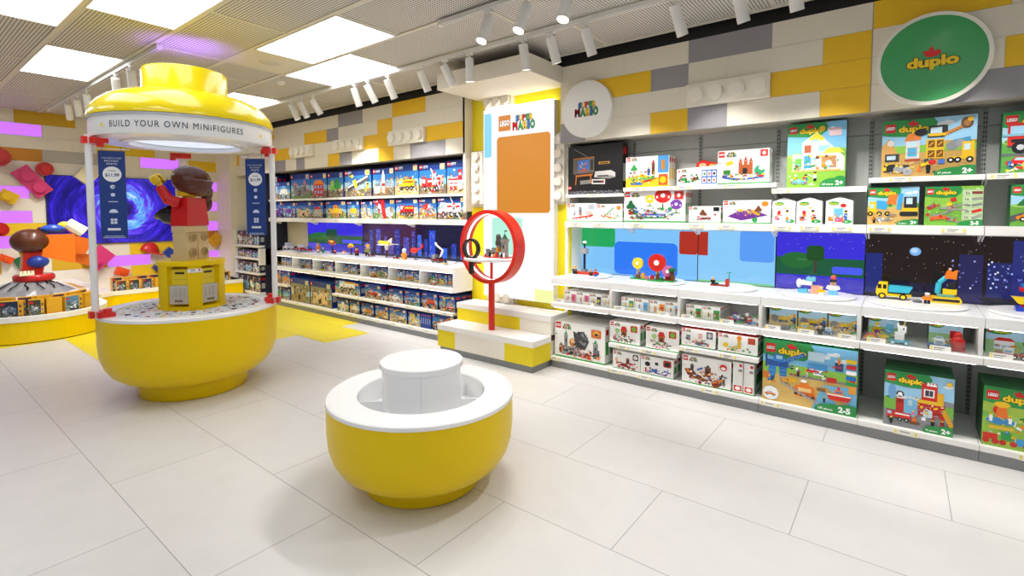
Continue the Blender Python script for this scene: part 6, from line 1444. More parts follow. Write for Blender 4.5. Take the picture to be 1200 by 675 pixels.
city = [  # x0, x1, h, subject, colour1, colour2, theme, words
 ('A', -4.362, -3.995, .395, 'station', 'r', 'w', 'CITY', 'red and white oil tower'), ('A', -4.856, -4.378, .385, 'ladder', 'r', 'w', 'CITY', 'red ladder fire engine'),
 ('A', -5.335, -4.872, .40, 'truck', 'y', 'r', 'CITY', 'yellow mining truck'), ('A', -5.805, -5.345, .378, 'rocket', 'w', 'o', 'CITY', 'white and orange rocket'),
 ('A', -6.47, -5.845, .388, 'ship', 'dgr', 'y', 'CITY', 'grey ship at an angle'), ('A', -6.915, -6.515, .378, 'tree', 'lg', 'g', None, 'bright green park'),
 ('A', -7.396, -6.94, .386, 'house', 'r', 'o', None, 'red street houses'), ('A', -7.995, -7.41, .40, 'castle', 'gr', 'pk', None, 'grey and pink castle'),
 ('A', -8.43, -8.03, .29, 'robot', 'w', 'lb', None, 'white and light blue robot'), ('A', -8.69, -8.44, .395, 'castle', 'b', 'w', None, 'blue tower'),
 ('B', -4.527, -4.03, .269, 'ladder', 'w', 'r', 'CITY', 'white and red rescue trucks'), ('B', -4.862, -4.55, .259, 'copter', 'r', 'o', 'CITY', 'red helicopter'), ('B', -5.32, -4.88, .261, 'truck', 'r', 'y', 'CITY', 'red drill truck'),
 ('B', -5.81, -5.34, .262, 'plane', 'w', 'r', 'CITY', 'white and red jet'), ('B', -6.09, -5.82, .245, 'plane', 'w', 'gr', 'CITY', 'white small plane'), ('B', -6.42, -6.13, .25, 'robot', 'y', 'lb', 'CITY', 'yellow diver'),
 ('B', -6.98, -6.45, .257, 'robot', 'y', 'o', 'CITY', 'two yellow divers'), ('B', -7.36, -7.055, .25, 'house', 'sand', 'r', None, 'sand-coloured house'), ('B', -7.845, -7.372, .256, 'castle', 'sand', 'br', None, 'brown fort'),
 ('B', -8.285, -7.855, .255, 'robot', 'p', 'lb', None, 'violet robot'), ('B', -8.61, -8.30, .28, 'castle', 'p', 'pk', None, 'purple tower'),
 ('M', -4.235, -3.985, .183, 'crane', 'y', 'r', 'CITY', 'yellow and red stunt car'), ('M', -4.53, -4.27, .183, 'truck', 'r', 'o', 'CITY', 'red bulldozer'), ('M', -4.845, -4.576, .177, 'car', 'b', 'r', 'CITY', 'blue monster truck'),
 ('M', -5.152, -4.89, .17, 'car', 'w', 'o', 'CITY', 'white racing cars'), ('M', -5.31, -5.16, .13, 'car', 'w', 'b', None, 'small white buggy'), ('M', -5.665, -5.32, .187, 'car', 'r', 'g', 'CITY', 'red coupe and green bridge'),
 ('M', -6.36, -5.775, .18, 'truck', 'w', 'gold', 'CITY', 'white and gold transporter'), ('M', -7.865, -7.61, .2, 'robot', 'o', 'gr', None, 'orange robot'), ('M', -8.065, -7.89, .216, 'tree', 'g', 'o', None, 'green tree house'),
 ('G', -4.355, -3.985, .197, 'digger', 'o', 'br', None, 'orange digger'), ('G', -4.785, -4.57, .169, 'plane', 'w', 'y', 'CITY', 'white glider'), ('G', -5.15, -4.82, .176, 'crane', 'y', 'sand', 'CITY', 'yellow beach crane'),
 ('G', -5.44, -5.175, .173, 'digger', 'o', 'y', 'CITY', 'orange tractor'), ('G', -5.738, -5.48, .169, 'truck', 'o', 'gr', None, 'orange tiger-striped truck'), ('G', -6.012, -5.79, .177, 'robot', 'w', 'sand', None, 'white polar explorer'), ('G', -6.31, -6.04, .172, 'robot', 'cr', 'w', None, 'cream polar machine'),
 ('G', -7.015, -6.455, .365, 'castle', 'sand', 'br', None, 'sand-coloured village, tall carton at right of pair'), ('G', -7.585, -7.04, .368, 'castle', '9A8A60', 'br', None, 'olive fort, tall carton at left of pair'),
 ('G', -7.85, -7.615, .181, 'robot', 'lb', 'gr', None, 'light blue robot'), ('G', -8.07, -7.882, .189, 'tree', 'dg', 'g', None, 'dark green tree')]
SH = {'A': (1.715, 4.31, 'top shelf'), 'B': (1.405, 4.31, 'second shelf'), 'M': (.351, 4.05, 'raised low shelf'), 'G': (.105, 4.05, 'bottom deck')}
for i, (s_, x0, x1, h, subj, c1, c2, th, words) in enumerate(city):
    z, y, nm_ = SH[s_]
    gr_ = 'nb' if c1 in ('p', 'lb') and s_ in 'AB' else ('9A8A5A' if h > .36 and s_ == 'G' else random.Random(i).choice(['sand', '8A7A60', '6FA048', 'C8A878', '7A6A58']))
    bg = {'A': '2A7AC8', 'B': '2F78C8', 'M': '2A6FC0', 'G': '3A80C8'}[s_]
    if s_ == 'G' and h > .36: bg = '8A8A70'
    t_ = words if 'carton' in words else words
    lab = f'blue carton picturing {words}, {nm_} of long wall'
    card_box('toy_set_box', x0, x1, y, z, h, cart(x1 - x0, h, subj, c1, c2, i * 7 + 3, bg, gr_, th), NB, lab, depth=.08 if s_ in 'AB' else .1, n=2 if s_ in 'AB' else 3)
# end-on spines between cartons
for k in range(5):
    w, h = .032, .17
    a = Art(w, h); a.rect(0, 0, w, h, ['1B45A0', '1F50B0'][k % 2]).rect(w * .25, h * .86, w * .5, w * .5, 'r').rect(w * .3, h * .3, w * .25, h * .4, 'C8D8F0')
    card_box('toy_set_box', -4.56 + k * .036, -4.528 + k * .036, 4.05, .105, h, a, NB, f'blue carton shown end-on by the orange digger carton, {["first", "second", "third", "fourth", "fifth"][k]} from left', 'end-on blue cartons on the bottom deck', depth=.25)
# bins of small blue packs along the wall
sub = ['car', 'truck', 'copter', 'plane', 'digger', 'robot', 'house', 'car', 'truck', 'car', 'digger', 'plane', 'robot', 'truck', 'car', 'copter']
q = 0
for b in range(7):
    x0, x1 = CX[b] + .03, CX[b + 1] - .03
    n_ = [3, 2, 2, 2, 3, 3, 3][b] if b < 6 else 3
    wd = min(.15, (x1 - x0) / n_ - .006)
    for j in range(n_):
        xa = x0 + .01 + j * (wd + .012)
        cc = [('r', 'w'), ('y', 'b'), ('b', 'w'), ('o', 'gr'), ('w', 'r'), ('lb', 'w'), ('g', 'y')][(b + j * 2) % 7]
        card_box('small_toy_box', xa, xa + wd, 4.15, .632, .125 if b != 1 else .11, cart(wd, .125, sub[q % 16], cc[0], cc[1], 100 + q, '4A8AD0', random.Random(q).choice(['sand', '9ABAC8', 'C8C0B0']), 'CITY'), NB,
                 f'small blue pack, {["first", "second", "third"][j]} from left in the {["seventh", "sixth", "fifth", "fourth", "third", "second", "first"][b]} bin from the niche', 'small blue packs in the bins', depth=.06, n=3)
        q += 1

# ------------------------------------------------------------------ farther shelves beyond the long wall (left end)
r = thing('end_shelving', (-9.2, 4.1, 0), 'white end shelving unit in violet light between the column and blue-box wall', 'shelving unit')
M().box(-.48, -.455, 0, .5, 0, 1.2).build('side_panel', 'shelf', r)
M().box(-.455, .45, .48, .5, 0, 1.2).build('back_panel', 'navyback', r)
for z in (.10, .44, .70, .92): M().box(-.454, .45, 0, .478, z - .035, z).build('shelf_board', 'shelf', r, bevel=.002)
M().box(-.454, .45, .02, .478, 0, .064).build('kick_plate', 'grey', r)
M().box(.45, .50, 0, .5, .585, .87).build('end_block', 'white', r)
k = 0
for z, h, n_, cols in ((.10, .27, 4, ['6A7A5A', '4A5A8A', '7A6A5A', '3A4A7A']), (.44, .18, 3, ['5A5A5A', '1F4FA8', '4A5A8A']), (.70, .13, 3, ['8A6AC8', '7A5AC0', '5A6AA8']), (.92, .24, 4, ['7A4A5A', '6A3A4A', '26262E', '202028'])):
    for j in range(n_):
        w = .86 / n_ - .02; x0 = -9.64 + j * (w + .02)
        a = cart(w, h, ['robot', 'castle', 'plane', 'car'][(k) % 4], ['gr', 'lb', 'w', 'sand'][k % 4], 'w', 400 + k, cols[j % len(cols)], '5A5A60', None, '26284A')
        card_box('toy_set_box', x0, x0 + w, 4.15, z, h, a, '26284A', f'carton on the end shelving by the column, {["first", "second", "third", "fourth"][j]} from left, {["bottom", "second", "third", "top"][[.10, .44, .70, .92].index(z)]} row', 'cartons on the end shelving', depth=.1, n=2)
        k += 1

# ------------------------------------------------------------------ cartons standing in the curved counter
def yart(w, h, seed, dark='1E2A44'):
    r_ = random.Random(seed); a = Art(w, h); a.rect(0, 0, w, h, 'E8B02A').rect(w * .02, h * .03, w * .76, h * .94, dark).rect(w * .02, h * .03, w * .76, h * .35, r_.choice(['3A4A3A', '3A3A4A', '5A6A4A'])).rect(w * .1, h * .45, w * .6, h * .2, '5A7288')
    a.rect(w * .06, h * .78, h * .14, h * .12, 'r').clutter(r_, w * .08, w * .66, h * .1, h * .7, 26, ['w', 'gr', 'lgr', '6A3A34', '3A6A4A', 'dgr', '8A9AB0'], .026)
    for i in range(3): a.rect(w * .81, h * (.12 + .26 * i), w * .16, h * .2, r_.choice(['F7D98A', 'D8A02A', 'C89A3A'])).rect(w * .84, h * (.16 + .26 * i), w * .09, h * .1, '4A3A2A')
    return a
def tray_box(x, y, rz, w, h, seed, lab, d=.07, dark='1E2A44', plain=False):
    m = M().box(-w / 2, w / 2, 0, d, 0, h, 'E2A822')
    if not plain: m.art(yart(w, h, seed, dark), (-w / 2, 0, 0), (1, 0, 0), (0, 0, 1), (0, -1, 0))
    for i in range(3): m.add([(w / 2 + .0006, d * .2, h * (.15 + .28 * i)), (w / 2 + .0006, d * .8, h * (.15 + .28 * i)), (w / 2 + .0006, d * .8, h * (.33 + .28 * i)), (w / 2 + .0006, d * .2, h * (.33 + .28 * i))], [(0, 1, 2, 3)], '5A6A8A')
    o = m.build('yellow_set_box', 'card', loc=(x, y, .263), rz=rz)
    tag(o, lab, 'box', 'yellow-edged cartons in the curved counter')
def onarc(a, r_=.60): return -8.46 + r_ * math.cos(R(a)), 1.22 + r_ * math.sin(R(a)), R(a + 90)
for k, (a_, w, lab, dk, pl_) in enumerate(((-48, .16, 'yellow carton cut by the left picture edge in the curved counter', '2A4A6A', False), (-27, .20, 'dark blue carton in front of the mound, leftmost full one', '1E2A44', False), (-7, .13, 'yellow-edged carton right of the dark blue one', '3A3A2A', False),
                                      (8, .14, 'plain yellow carton end facing out beneath the red base', '3A3A2A', True), (27, .20, 'carton with green vehicle picture left of the kiosk post', '5A8AB0', False), (48, .15, 'yellow carton hidden partly by the left kiosk post', '3A3A2A', True), (64, .13, 'yellow carton just right of the left kiosk post', '2A3A2A', False))):
    x, y, rz = onarc(a_); tray_box(x, y, rz, w, .225, 60 + k, lab, dark=dk, plain=pl_)
for k, a_ in enumerate((-60, -38, -16, 2, 18, 38, 58)):
    x, y, rz = onarc(a_, .50); tray_box(x, y, rz, .15, .25, 160 + k, f'yellow carton in the second row under the white plinth, {["first", "second", "third", "fourth", "fifth", "sixth", "seventh"][k]} from the left picture edge', dark=random.Random(k).choice(['3A2A4A', '2A3A2A', '1E2A44']), plain=(k % 2 == 1), d=.06)
for k in range(10):
    tray_box(-9.62, 2.35 + k * .165, R(90), .155, .22, 190 + k, f'yellow carton against the wall in the counter, {["first", "second", "third", "fourth", "fifth", "sixth", "seventh", "eighth", "ninth", "tenth"][k]} from the bulge', dark='3A3A4A', plain=(k % 3 == 1), d=.1)
for k in range(10):
    y = 2.35 + k * .165
    tray_box(-9.40, y, R(90), .15, .19, 90 + k, f'yellow-edged carton along the wall stretch of the counter, {["first", "second", "third", "fourth", "fifth", "sixth", "seventh", "eighth", "ninth", "tenth"][k]} from the bulge', dark=random.Random(k).choice(['3A2A4A', '2A3A2A', '1E2A44', '5A3A2A']), plain=(k % 4 == 3))
for k in range(4):
    tray_box(-9.0 - k * .22, 1.80, R(180), .19, .19, 120 + k, f'carton beside the white plinth, {["first", "second", "third", "fourth"][k]} going back to the wall', d=.06)

# ------------------------------------------------------------------ display risers and toy models
ZC = .8705
def riser(x, y, r_, label, h=.018):
    o = thing('display_disc', (x, y, ZC), label, 'display disc', 'round white discs under the toy models')
    M().lathe([(0, 0), (r_ - .006, 0), (r_, .004), (r_, h - .003), (r_ - .004, h), (0, h)], 64, 'w').build('disc', 'white', o)
    return ZC + h + .0005
r0 = riser(-2.38, 4.27, .21, 'white display disc nearest the lit poster')
r1 = riser(-1.72, 4.28, .25, 'white display disc under the toadstool houses')
r2 = riser(-1.12, 4.28, .23, 'white display disc under the small sailing raft')
r3 = riser(-.49, 4.28, .24, 'white display disc before the violet meadow screen')
r4 = riser(.08, 4.29, .265, 'white display disc under the yellow toy lorry')
r5 = riser(.69, 4.29, .26, 'white display disc at right edge of view')

def mini(x, y, z, label, c='r', leg='b', hat='r', k=.05, name='toy_figure', group=None, face='fl'):
    t = thing(name, (x, y, z), label, 'toy figure', group)
    m = M().cbox(-.13 * k, 0, 0, .24 * k, .3 * k, .35 * k, leg).cbox(.13 * k, 0, 0, .24 * k, .3 * k, .35 * k, leg); m.build('legs', 'plastic', t)
    M().cbox(0, 0, .36 * k, .56 * k, .3 * k, .34 * k, c).tube((-.3 * k, 0, .66 * k), (-.38 * k, -.1 * k, .42 * k), .07 * k, c, n=8).tube((.3 * k, 0, .66 * k), (.38 * k, -.1 * k, .42 * k), .07 * k, c, n=8).build('torso', 'plastic', t)
    M().tube((0, 0, .71 * k), (0, 0, .98 * k), .19 * k, face, n=14).build('head', 'plastic', t)
    if hat: M().ell((0, .01 * k, .96 * k), (.23 * k, .23 * k, .16 * k), hat, 14, 6, 0.0).box(-.16 * k, .16 * k, -.3 * k, 0, .95 * k, .98 * k, hat).build('hat', 'plastic', t)
    return t
# tower model
t = thing('toy_tower', (-2.44, 4.27, r0), 'tall dark toy pole with a grey cube, on a red plank', 'toy model')
M().box(-.11, .14, -.035, .035, 0, .02, 'D0402A').box(-.10, .13, -.03, .03, .02, .024, 'E0684A').build('plank', 'plastic', t)
M().tube((.0, 0, .02), (.0, 0, .25), .012, '1E2340', n=8).cbox(0, 0, .02, .05, .04, .03, 'gr').build('pole', 'plastic', t)
M().brick(0, 0, .20, .06, .055, .05, 'A9ABAD', 2, 2).build('cube', 'plastic', t)
M().tube((0, 0, .25), (0, 0, .30), .008, 'k', n=8).ell((0, 0, .31), (.022, .022, .014), 'w', 14, 6).build('white_top', 'plastic', t)
mini(-2.52, 4.22, r0, 'tiny gold-headed toy figure left of the dark toy pole', 'dgr', 'k', 'gold', .07)
mini(-2.33, 4.20, r0, 'tiny brown toy figure right of the dark toy pole', 'br', 'k', 'gold', .055)
mini(-2.27, 4.18, r0, 'tiny red-capped toy figure at the end of red plank', 'r', 'b', 'r', .06)
# toadstool houses
t = thing('toy_toadstool_village', (-1.74, 4.26, r1), 'toy village with yellow, red and purple toadstool tops on green plates', 'toy model')
M().box(-.20, .20, -.05, .05, 0, .010, '2E9E4A').box(-.02, .12, -.09, -.03, 0, .011, '2E9E4A').build('green_plates', 'plastic', t)
for x, z, rr, c, st in ((-.15, .14, .05, 'F2D53A', 'gold'), (.03, .155, .078, 'D8281E', 'w'), (.13, .085, .05, 'D070B0', 'w')):
    M().tube((x, .0, z), (x, .028, z), rr, c, n=32).tube((x, -.006, z), (x, 0, z), rr * .3, 'F8F6F0', n=20).build('toadstool_top', 'plastic', t)
    M().cbox(x, .03, .01, .03, .02, z - rr * .7, 'cr').cbox(x + .022, -.005, .01, .014, .02, z * .35, 'p' if x < 0 else 'br').build('stem', 'plastic', t)
m = M()
for i, c in enumerate(('lb', 'br', 'gold', 'pk', 'r', 'br', 'dg', 'dr', 'br')): m.brick(-.18 + i * .045, -.03 + .012 * (i % 3), .01, .03, .028, .02 + .012 * (i % 3), c, 1, 1)
m.tube((.17, 0, .01), (.17, 0, .09), .02, '5A3A24').ell((.17, 0, .10), (.035, .03, .022), 'dg', 10, 5).build('scenery', 'plastic', t)
t = thing('toy_raft', (-1.17, 4.25, r2), 'small toy raft with dark red mast pole on white disc', 'toy model')
M().cbox(0, 0, 0, .14, .04, .012, '8E2A20').brick(.06, 0, .012, .03, .03, .045, 'C0392A', 1, 1).cbox(-.03, 0, .012, .04, .03, .012, 'k').build('deck', 'plastic', t)
M().tube((.07, 0, .05), (.075, 0, .12), .004, '2E9E8A', n=8).tube((.05, 0, .11), (.09, 0, .115), .003, '2E9E8A', n=6).build('mast', 'plastic', t)
mini(-1.22, 4.24, r2 + .012, 'tiny black-and-gold toy figure riding the toy raft', 'k', 'k', 'gold', .05)
# big-brick ice cream stand with children
t = thing('toy_ice_cream_cart', (-.53, 4.28, r3), 'pale blue and white toy ice-cream cart before the violet screen', 'toy model')
M().brick(-.05, 0, 0, .06, .05, .03, '5FB8DC', 2, 1).cbox(.03, 0, 0, .05, .05, .06, 'F0A88A').build('cart_base', 'plastic', t)
M().brick(-.03, 0, .06, .08, .05, .03, 'F4F2EE', 2, 2).brick(-.0, 0, .09, .06, .05, .028, '7CCBE0', 2, 1).build('cart_top', 'plastic', t)
M().ell((-.075, -.01, .07), (.02, .02, .035), 'F4F4F4', 12, 8).build('ice_cream', 'plastic', t)
mini(-.455, 4.20, r3, 'small yellow toy child beside the toy ice-cream cart', 'y', 'w', 'fl', .06)
t = mini(-.39, 4.28, r3, 'toy child with red topknot right of toy ice-cream cart', 'w', 'lb', 'k', .10)
M().ell((0, 0, .125), (.018, .015, .02), 'E0604A', 12, 8).build('topknot', 'plastic', t)
# lorry
t = thing('toy_lorry', (-.04, 4.34, r4), 'yellow toy lorry with a light blue tipping bed', 'toy vehicle')
M().cbox(.0, 0, .02, .19, .055, .018, 'F2CB1C').build('chassis', 'plastic', t, bevel=.002)
M().prism([(-.10, .03), (-.035, .03), (-.035, .115), (-.085, .115), (-.10, .07)], -.03, .03, 'xz', 'F5D21E').box(-.092, -.07, -.031, -.030, .07, .10, '2A2420').box(-.062, -.042, -.031, -.030, .07, .10, '2A2420').build('cab', 'plastic', t, bevel=.002)
M().prism([(-.03, .05), (.08, .05), (.10, .09), (-.03, .095)], -.032, .032, 'xz', '3FBCD8').build('tipping_bed', 'plastic', t, bevel=.002)
for x in (-.065, .05):
    for s_ in (-1, 1): M().wheel(x, s_ * .03, .021, .021, .012, 'y').build('wheel', 'plastic', t)
M_ = M().ell((0, 0, .008), (.025, .018, .014), '6A6C70', 10, 6, -.5); tag(M_.build('toy_boulder', 'plastic', loc=(.085, 4.26, r4 + .0)), 'small grey toy boulder on disc between lorry and worker', 'toy boulder')
mini(.135, 4.25, r4, 'toy worker with white helmet and orange vest', 'o', 'k', 'F4F4F4', .065)
t = thing('toy_excavator', (.23, 4.36, r4), 'toy excavator with raised blue arm and orange bucket', 'toy vehicle')
M().prism([(-.08, .012), (-.07, 0), (.07, 0), (.08, .012), (.08, .028), (.07, .04), (-.07, .04), (-.08, .028)], -.045, -.02, 'xz', 'F2CB1C').prism([(-.08, .012), (-.07, 0), (.07, 0), (.08, .012), (.08, .028), (.07, .04), (-.07, .04), (-.08, .028)], .02, .045, 'xz', 'F2CB1C').box(-.07, .07, -.046, -.045, .012, .03, '2A2A2A').build('tracks', 'plastic', t, bevel=.002)
M().cbox(0, 0, .04, .09, .05, .018, '6FA89C').cbox(.02, 0, .058, .07, .045, .035, 'F2CB1C').cbox(.03, 0, .093, .04, .04, .045, '26262A').build('cab', 'plastic', t, bevel=.002)
M().tube((-.04, 0, .06), (-.035, 0, .13), .016, '3FBCD8', n=10).tube((-.035, 0, .13), (.0, 0, .17), .015, '3FBCD8', n=10).build('arm', 'plastic', t)
M().prism([(-.01, .165), (.05, .16), (.055, .22), (.03, .205), (.015, .225), (.0, .205)], -.03, .03, 'xz', 'F07A22').build('bucket', 'plastic', t, bevel=.002)
t = thing('toy_boat', (.62, 4.28, r5), 'toy boat with yellow hull and blue-red cabin, cut by right edge', 'toy vehicle')
M().brick(0, 0, 0, .14, .07, .025, '2447C8', 4, 2).cbox(.0, 0, .026, .1, .05, .012, 'r').build('base', 'plastic', t)
M().prism([(-.09, .085), (.06, .085), (.04, .045), (-.06, .045)], -.03, .03, 'xz', 'F5D21E').build('hull', 'plastic', t, bevel=.003)
M().tube((.03, 0, .08), (.03, 0, .13), .006, 'lgr', n=8).cbox(0, 0, .12, .11, .05, .025, 'r').brick(0, 0, .145, .1, .05, .02, '2F78D0', 3, 2).build('cabin', 'plastic', t)
# bin toys
hats = [('D8281E', 'lb', 'dgr'), ('lb', 'k', 'p'), ('p', 'g', 'w'), ('k', 'g', '2A6A4A'), ('br', 'r', 'w'), ('r', 'b', 'r'), ('w', 'lb', 'g'), ('w', 'r', 'r')]
for k, (px, pz) in enumerate(((-1.04, 0), (-1.02, .03), (-.99, 0), (-.96, .0), (-.935, .035), (-.91, 0), (-.875, .02), (-.845, 0))):
    c, leg, hat = hats[k]
    mini(px, 4.12 + pz, .631, f'tiny character piece in the third white bin, {["first", "second", "third", "fourth", "fifth", "sixth", "seventh", "last"][k]} from left', c, leg, hat, .052 + pz * .5, 'toy_character', 'tiny character pieces in the third white bin', 'w')
def cart_toy(x, y, z, lab, body, cab, name='toy_car', k=1.0):
    t = thing(name, (x, y, z), lab, 'toy vehicle')
    M().cbox(0, 0, .012 * k, .09 * k, .045 * k, .018 * k, body).build('body', 'plastic', t, bevel=.001)
    M().cbox(.005 * k, 0, .03 * k, .045 * k, .04 * k, .028 * k, cab).cbox(.005 * k, -.0205 * k, .036 * k, .03 * k, .001, .014 * k, '9CC8E0').build('cab', 'plastic', t)
    for a in (-.03, .03):
        for s_ in (-1, 1): M().wheel(a * k, s_ * .022 * k, .012 * k, .012 * k, .008 * k, 'w').build('wheel', 'plastic', t)
    return t
cart_toy(-.54, 4.09, .631, 'yellow toy digger car in the bin below violet screen', 'F2CB1C', 'F2CB1C', k=1.1)
tag(M().ell((0, 0, .012), (.035, .02, .02), '77797C', 10, 6, -.5).build('toy_boulder', 'plastic', loc=(-.66, 4.09, .632)), 'grey toy boulder in the bin below violet screen', 'toy boulder')
mini(-.44, 4.08, .631, 'toy figure with blue cape in the bin below violet screen', 'k', 'k', 'fl', .055)
cart_toy(-.40, 4.13, .631, 'small blue and white toy car by the caped figure', '4A9AD8', 'w', k=.8)
t = thing('toy_rainbow', (-.15, 4.08, .631), 'toy rainbow on white wheels in the fifth white bin', 'toy model')
for i, c in enumerate(('E05A5A', 'F2A83A', 'F2E04A', '6AC06A')):
    r_ = .042 - i * .008
    M().lathe([(r_ - .008, -.012), (r_, -.012), (r_, .012), (r_ - .008, .012), (r_ - .008, -.012)], 20, c, (0, 0), 0, math.pi, True).xf(Matrix.Translation((0, 0, .012)) @ Matrix.Rotation(R(90), 4, 'X')).build('arch', 'plastic', t)
tag(M().prism([(.03 * (1 if i % 2 == 0 else .45) * math.sin(i * math.pi / 5), .035 + .03 * (1 if i % 2 == 0 else .45) * math.cos(i * math.pi / 5)) for i in range(10)], -.01, .01, 'xz', 'F5CF2A').box(-.02, .02, -.012, .012, 0, .012, 'F5CF2A').build('toy_star', 'plastic', loc=(-.085, 4.09, .632)), 'yellow toy star beside the toy rainbow', 'toy star')
t = thing('toy_unicorn', (0.0, 4.09, .631), 'white toy unicorn on a light blue wheeled cart', 'toy model')
M().cbox(0, 0, .012, .11, .04, .016, '5FC0DC').build('cart', 'plastic', t)
for a in (-.035, .035): M().wheel(a, -.022, .014, .014, .01, 'w', '5FC0DC').wheel(a, .022, .014, .014, .01, 'w', '5FC0DC').build('wheels', 'plastic', t)
M().cbox(0, 0, .028, .05, .035, .05, 'F8F8F8').cbox(.012, 0, .078, .045, .03, .045, 'F8F8F8').tube((.02, 0, .12), (.028, 0, .155), .006, 'F5E07A', .001, 8).cbox(-.01, 0, .118, .01, .02, .02, 'F8F8F8').cbox(.02, -.016, .1, .008, .001, .008, 'k').build('unicorn_body', 'plastic', t)
cart_toy(.19, 4.08, .631, 'white and blue toy police car in the fifth white bin', '2F6FC0', 'F4F4F4', k=1.15)
t = thing('toy_rooster_car', (.285, 4.10, .631), 'red rounded toy beside the police car', 'toy model')
M().ell((0, 0, .05), (.035, .02, .045), 'D8281E', 16, 10).ell((.0, 0, .10), (.02, .016, .022), 'D8281E', 12, 8).cbox(0, 0, 0, .07, .035, .02, 'C0201C').build('body', 'plastic', t)
for k, (x, c1, c2) in enumerate(((.50, 'C8281E', 'F4F4F4'), (.60, 'D8281E', '2E9E4A'))): cart_toy(x, 4.09, .631, ['red and white toy car in rightmost bin', 'red and green toy car in rightmost bin'][k], c1, c2)
# blue-box wall models
for k, (x, rr, l) in enumerate(((-4.45, .2, 'white display disc nearest the niche on the blue-box counter'), (-4.98, .2, 'second white display disc from the niche on blue-box counter'), (-5.55, .2, 'third white display disc from the niche on blue-box counter'), (-6.45, .24, 'fourth white display disc from the niche on blue-box counter'), (-7.2, .24, 'fifth white display disc from the niche on blue-box counter'), (-7.85, .2, 'white display disc nearest the kiosk on the blue-box counter'))):
    riser(x, 4.28, rr, l, .012)
zr = ZC + .0125
t = thing('toy_shuttle', (-5.52, 4.30, zr), 'yellow toy space shuttle with white wings on a dark stand', 'toy vehicle')
M().tube((0, 0, 0), (0, 0, .14), .01, '6A2A2A', n=8).build('stand', 'plastic', t)
M().tube((-.14, 0, .20), (.08, 0, .19), .028, 'F2CF3A', .03, 14).ell((-.14, 0, .2), (.04, .026, .026), 'E8A83A', 12, 8).build('fuselage', 'plastic', t)
M().prism([(-.04, .19), (.10, .19), (.12, .27), (.08, .25)], -.006, .006, 'xz', 'F4F4F0').prism([(-.06, -.11), (.09, -.13), (.10, .13), (-.06, .11), (-.10, 0)], .172, .18, 'xy', 'F4F4F0').prism([(-.04, .18), (.04, .18), (.02, .10), (-.01, .10)], -.01, .01, 'xz', 'F4F4F0').build('wings', 'plastic', t)
t = thing('toy_helicopter', (-4.93, 4.30, zr), 'red toy helicopter on a thin stand', 'toy vehicle')
M().tube((0, 0, 0), (0, 0, .09), .006, 'dgr', n=8).tube((-.04, 0, .002), (.04, 0, .002), .004, 'dgr', n=8).build('stand', 'plastic', t)
M().ell((-.03, 0, .12), (.07, .032, .036), 'D8281E', 16, 10).tube((.02, 0, .125), (.13, 0, .17), .014, 'D8281E', .008, 10).box(.11, .14, -.004, .004, .16, .21, 'D8281E').build('fuselage', 'plastic', t)
M().tube((-.03, 0, .15), (-.03, 0, .17), .004, 'k', n=6).box(-.14, .08, -.008, .008, .168, .172, 'dgr').build('rotor', 'plastic', t)
t = mini(-5.08, 4.24, zr, 'orange toy astronaut with pale helmet before red helicopter', 'E8903A', 'E8903A', None, .12)
M().ell((0, 0, .115), (.03, .03, .032), 'C8DCEC', 14, 8).build('helmet', 'plastic', t)
cart_toy(-5.2, 4.2, zr, 'little dark red toy buggy left of the toy astronaut', 'A02A24', 'dgr', k=.9)
t = thing('toy_crane_truck', (-4.46, 4.24, zr), 'dark red toy truck with a white folding crane arm', 'toy vehicle')
M().cbox(0, 0, .015, .17, .06, .03, '8E2420').cbox(-.05, 0, .045, .06, .055, .05, 'gr').cbox(.04, 0, .045, .05, .05, .02, '2A2A30').build('truck_body', 'plastic', t)
for x in (-.05, .05): M().wheel(x, -.032, .02, .02, .014, 'gr').wheel(x, .032, .02, .02, .014, 'gr').build('wheels', 'plastic', t)
M().tube((.04, 0, .06), (.09, 0, .15), .012, 'F0F0EC', n=8).tube((.09, 0, .15), (-.02, 0, .21), .011, 'F0F0EC', n=8).tube((-.02, 0, .21), (-.04, 0, .24), .014, 'F0F0EC', n=8).build('crane_arm', 'plastic', t)
cart_toy(-4.28, 4.18, zr - .012, 'small cream toy buggy right of the crane truck', 'sand', 'k', k=.8)
for x, k_, l in ((-6.78, 1.0, 'taller yellow-topped toy tree on the blue-box counter'), (-6.30, .85, 'lower yellow-topped toy tree on the blue-box counter')):
    t = thing('toy_tree', (x, 4.28, zr), l, 'toy tree')
    M().tube((0, 0, 0), (0, 0, .11 * k_), .01, '4A3A2A', n=8).cbox(0, 0, 0, .07, .05, .012, 'dgr').build('trunk', 'plastic', t)
    m = M()
    rr_ = random.Random(int(x * 10))
    for i in range(16):
        a = i * 2.4; q = .06 * k_ * math.sqrt(i / 16)
        m.ell((q * math.cos(a), q * .6 * math.sin(a), (.13 + .045 * rr_.random()) * k_), .022 * k_, rr_.choice(['F2C81E', 'F5DC3A', 'E07A2A', 'C8402A']), 7, 4)
    m.build('blossoms', 'plastic', t)
for k, (x, y, c, leg, hat, s_, l) in enumerate(((-7.2, 4.3, 'o', 'o', 'gold', .12, 'orange toy figure before the violet screen'), (-6.97, 4.24, '2A8A7A', 'g', 'g', .08, 'teal toy figure left of the taller toy tree'), (-6.62, 4.22, 'r', 'k', 'k', .06, 'small red toy figure between the two toy trees'), (-6.08, 4.22, '8E2420', 'k', 'k', .11, 'dark red toy figure left of the olive robot'), (-5.90, 4.28, '8A8A4A', 'k', 'gold', .15, 'olive and gold toy robot by the purple skyline'), (-7.0, 4.18, 'w', 'k', 'r', .06, 'small white toy figure near the orange one'))):
    mini(x, y, zr if y > 4.15 else ZC, l, c, leg, hat, s_)
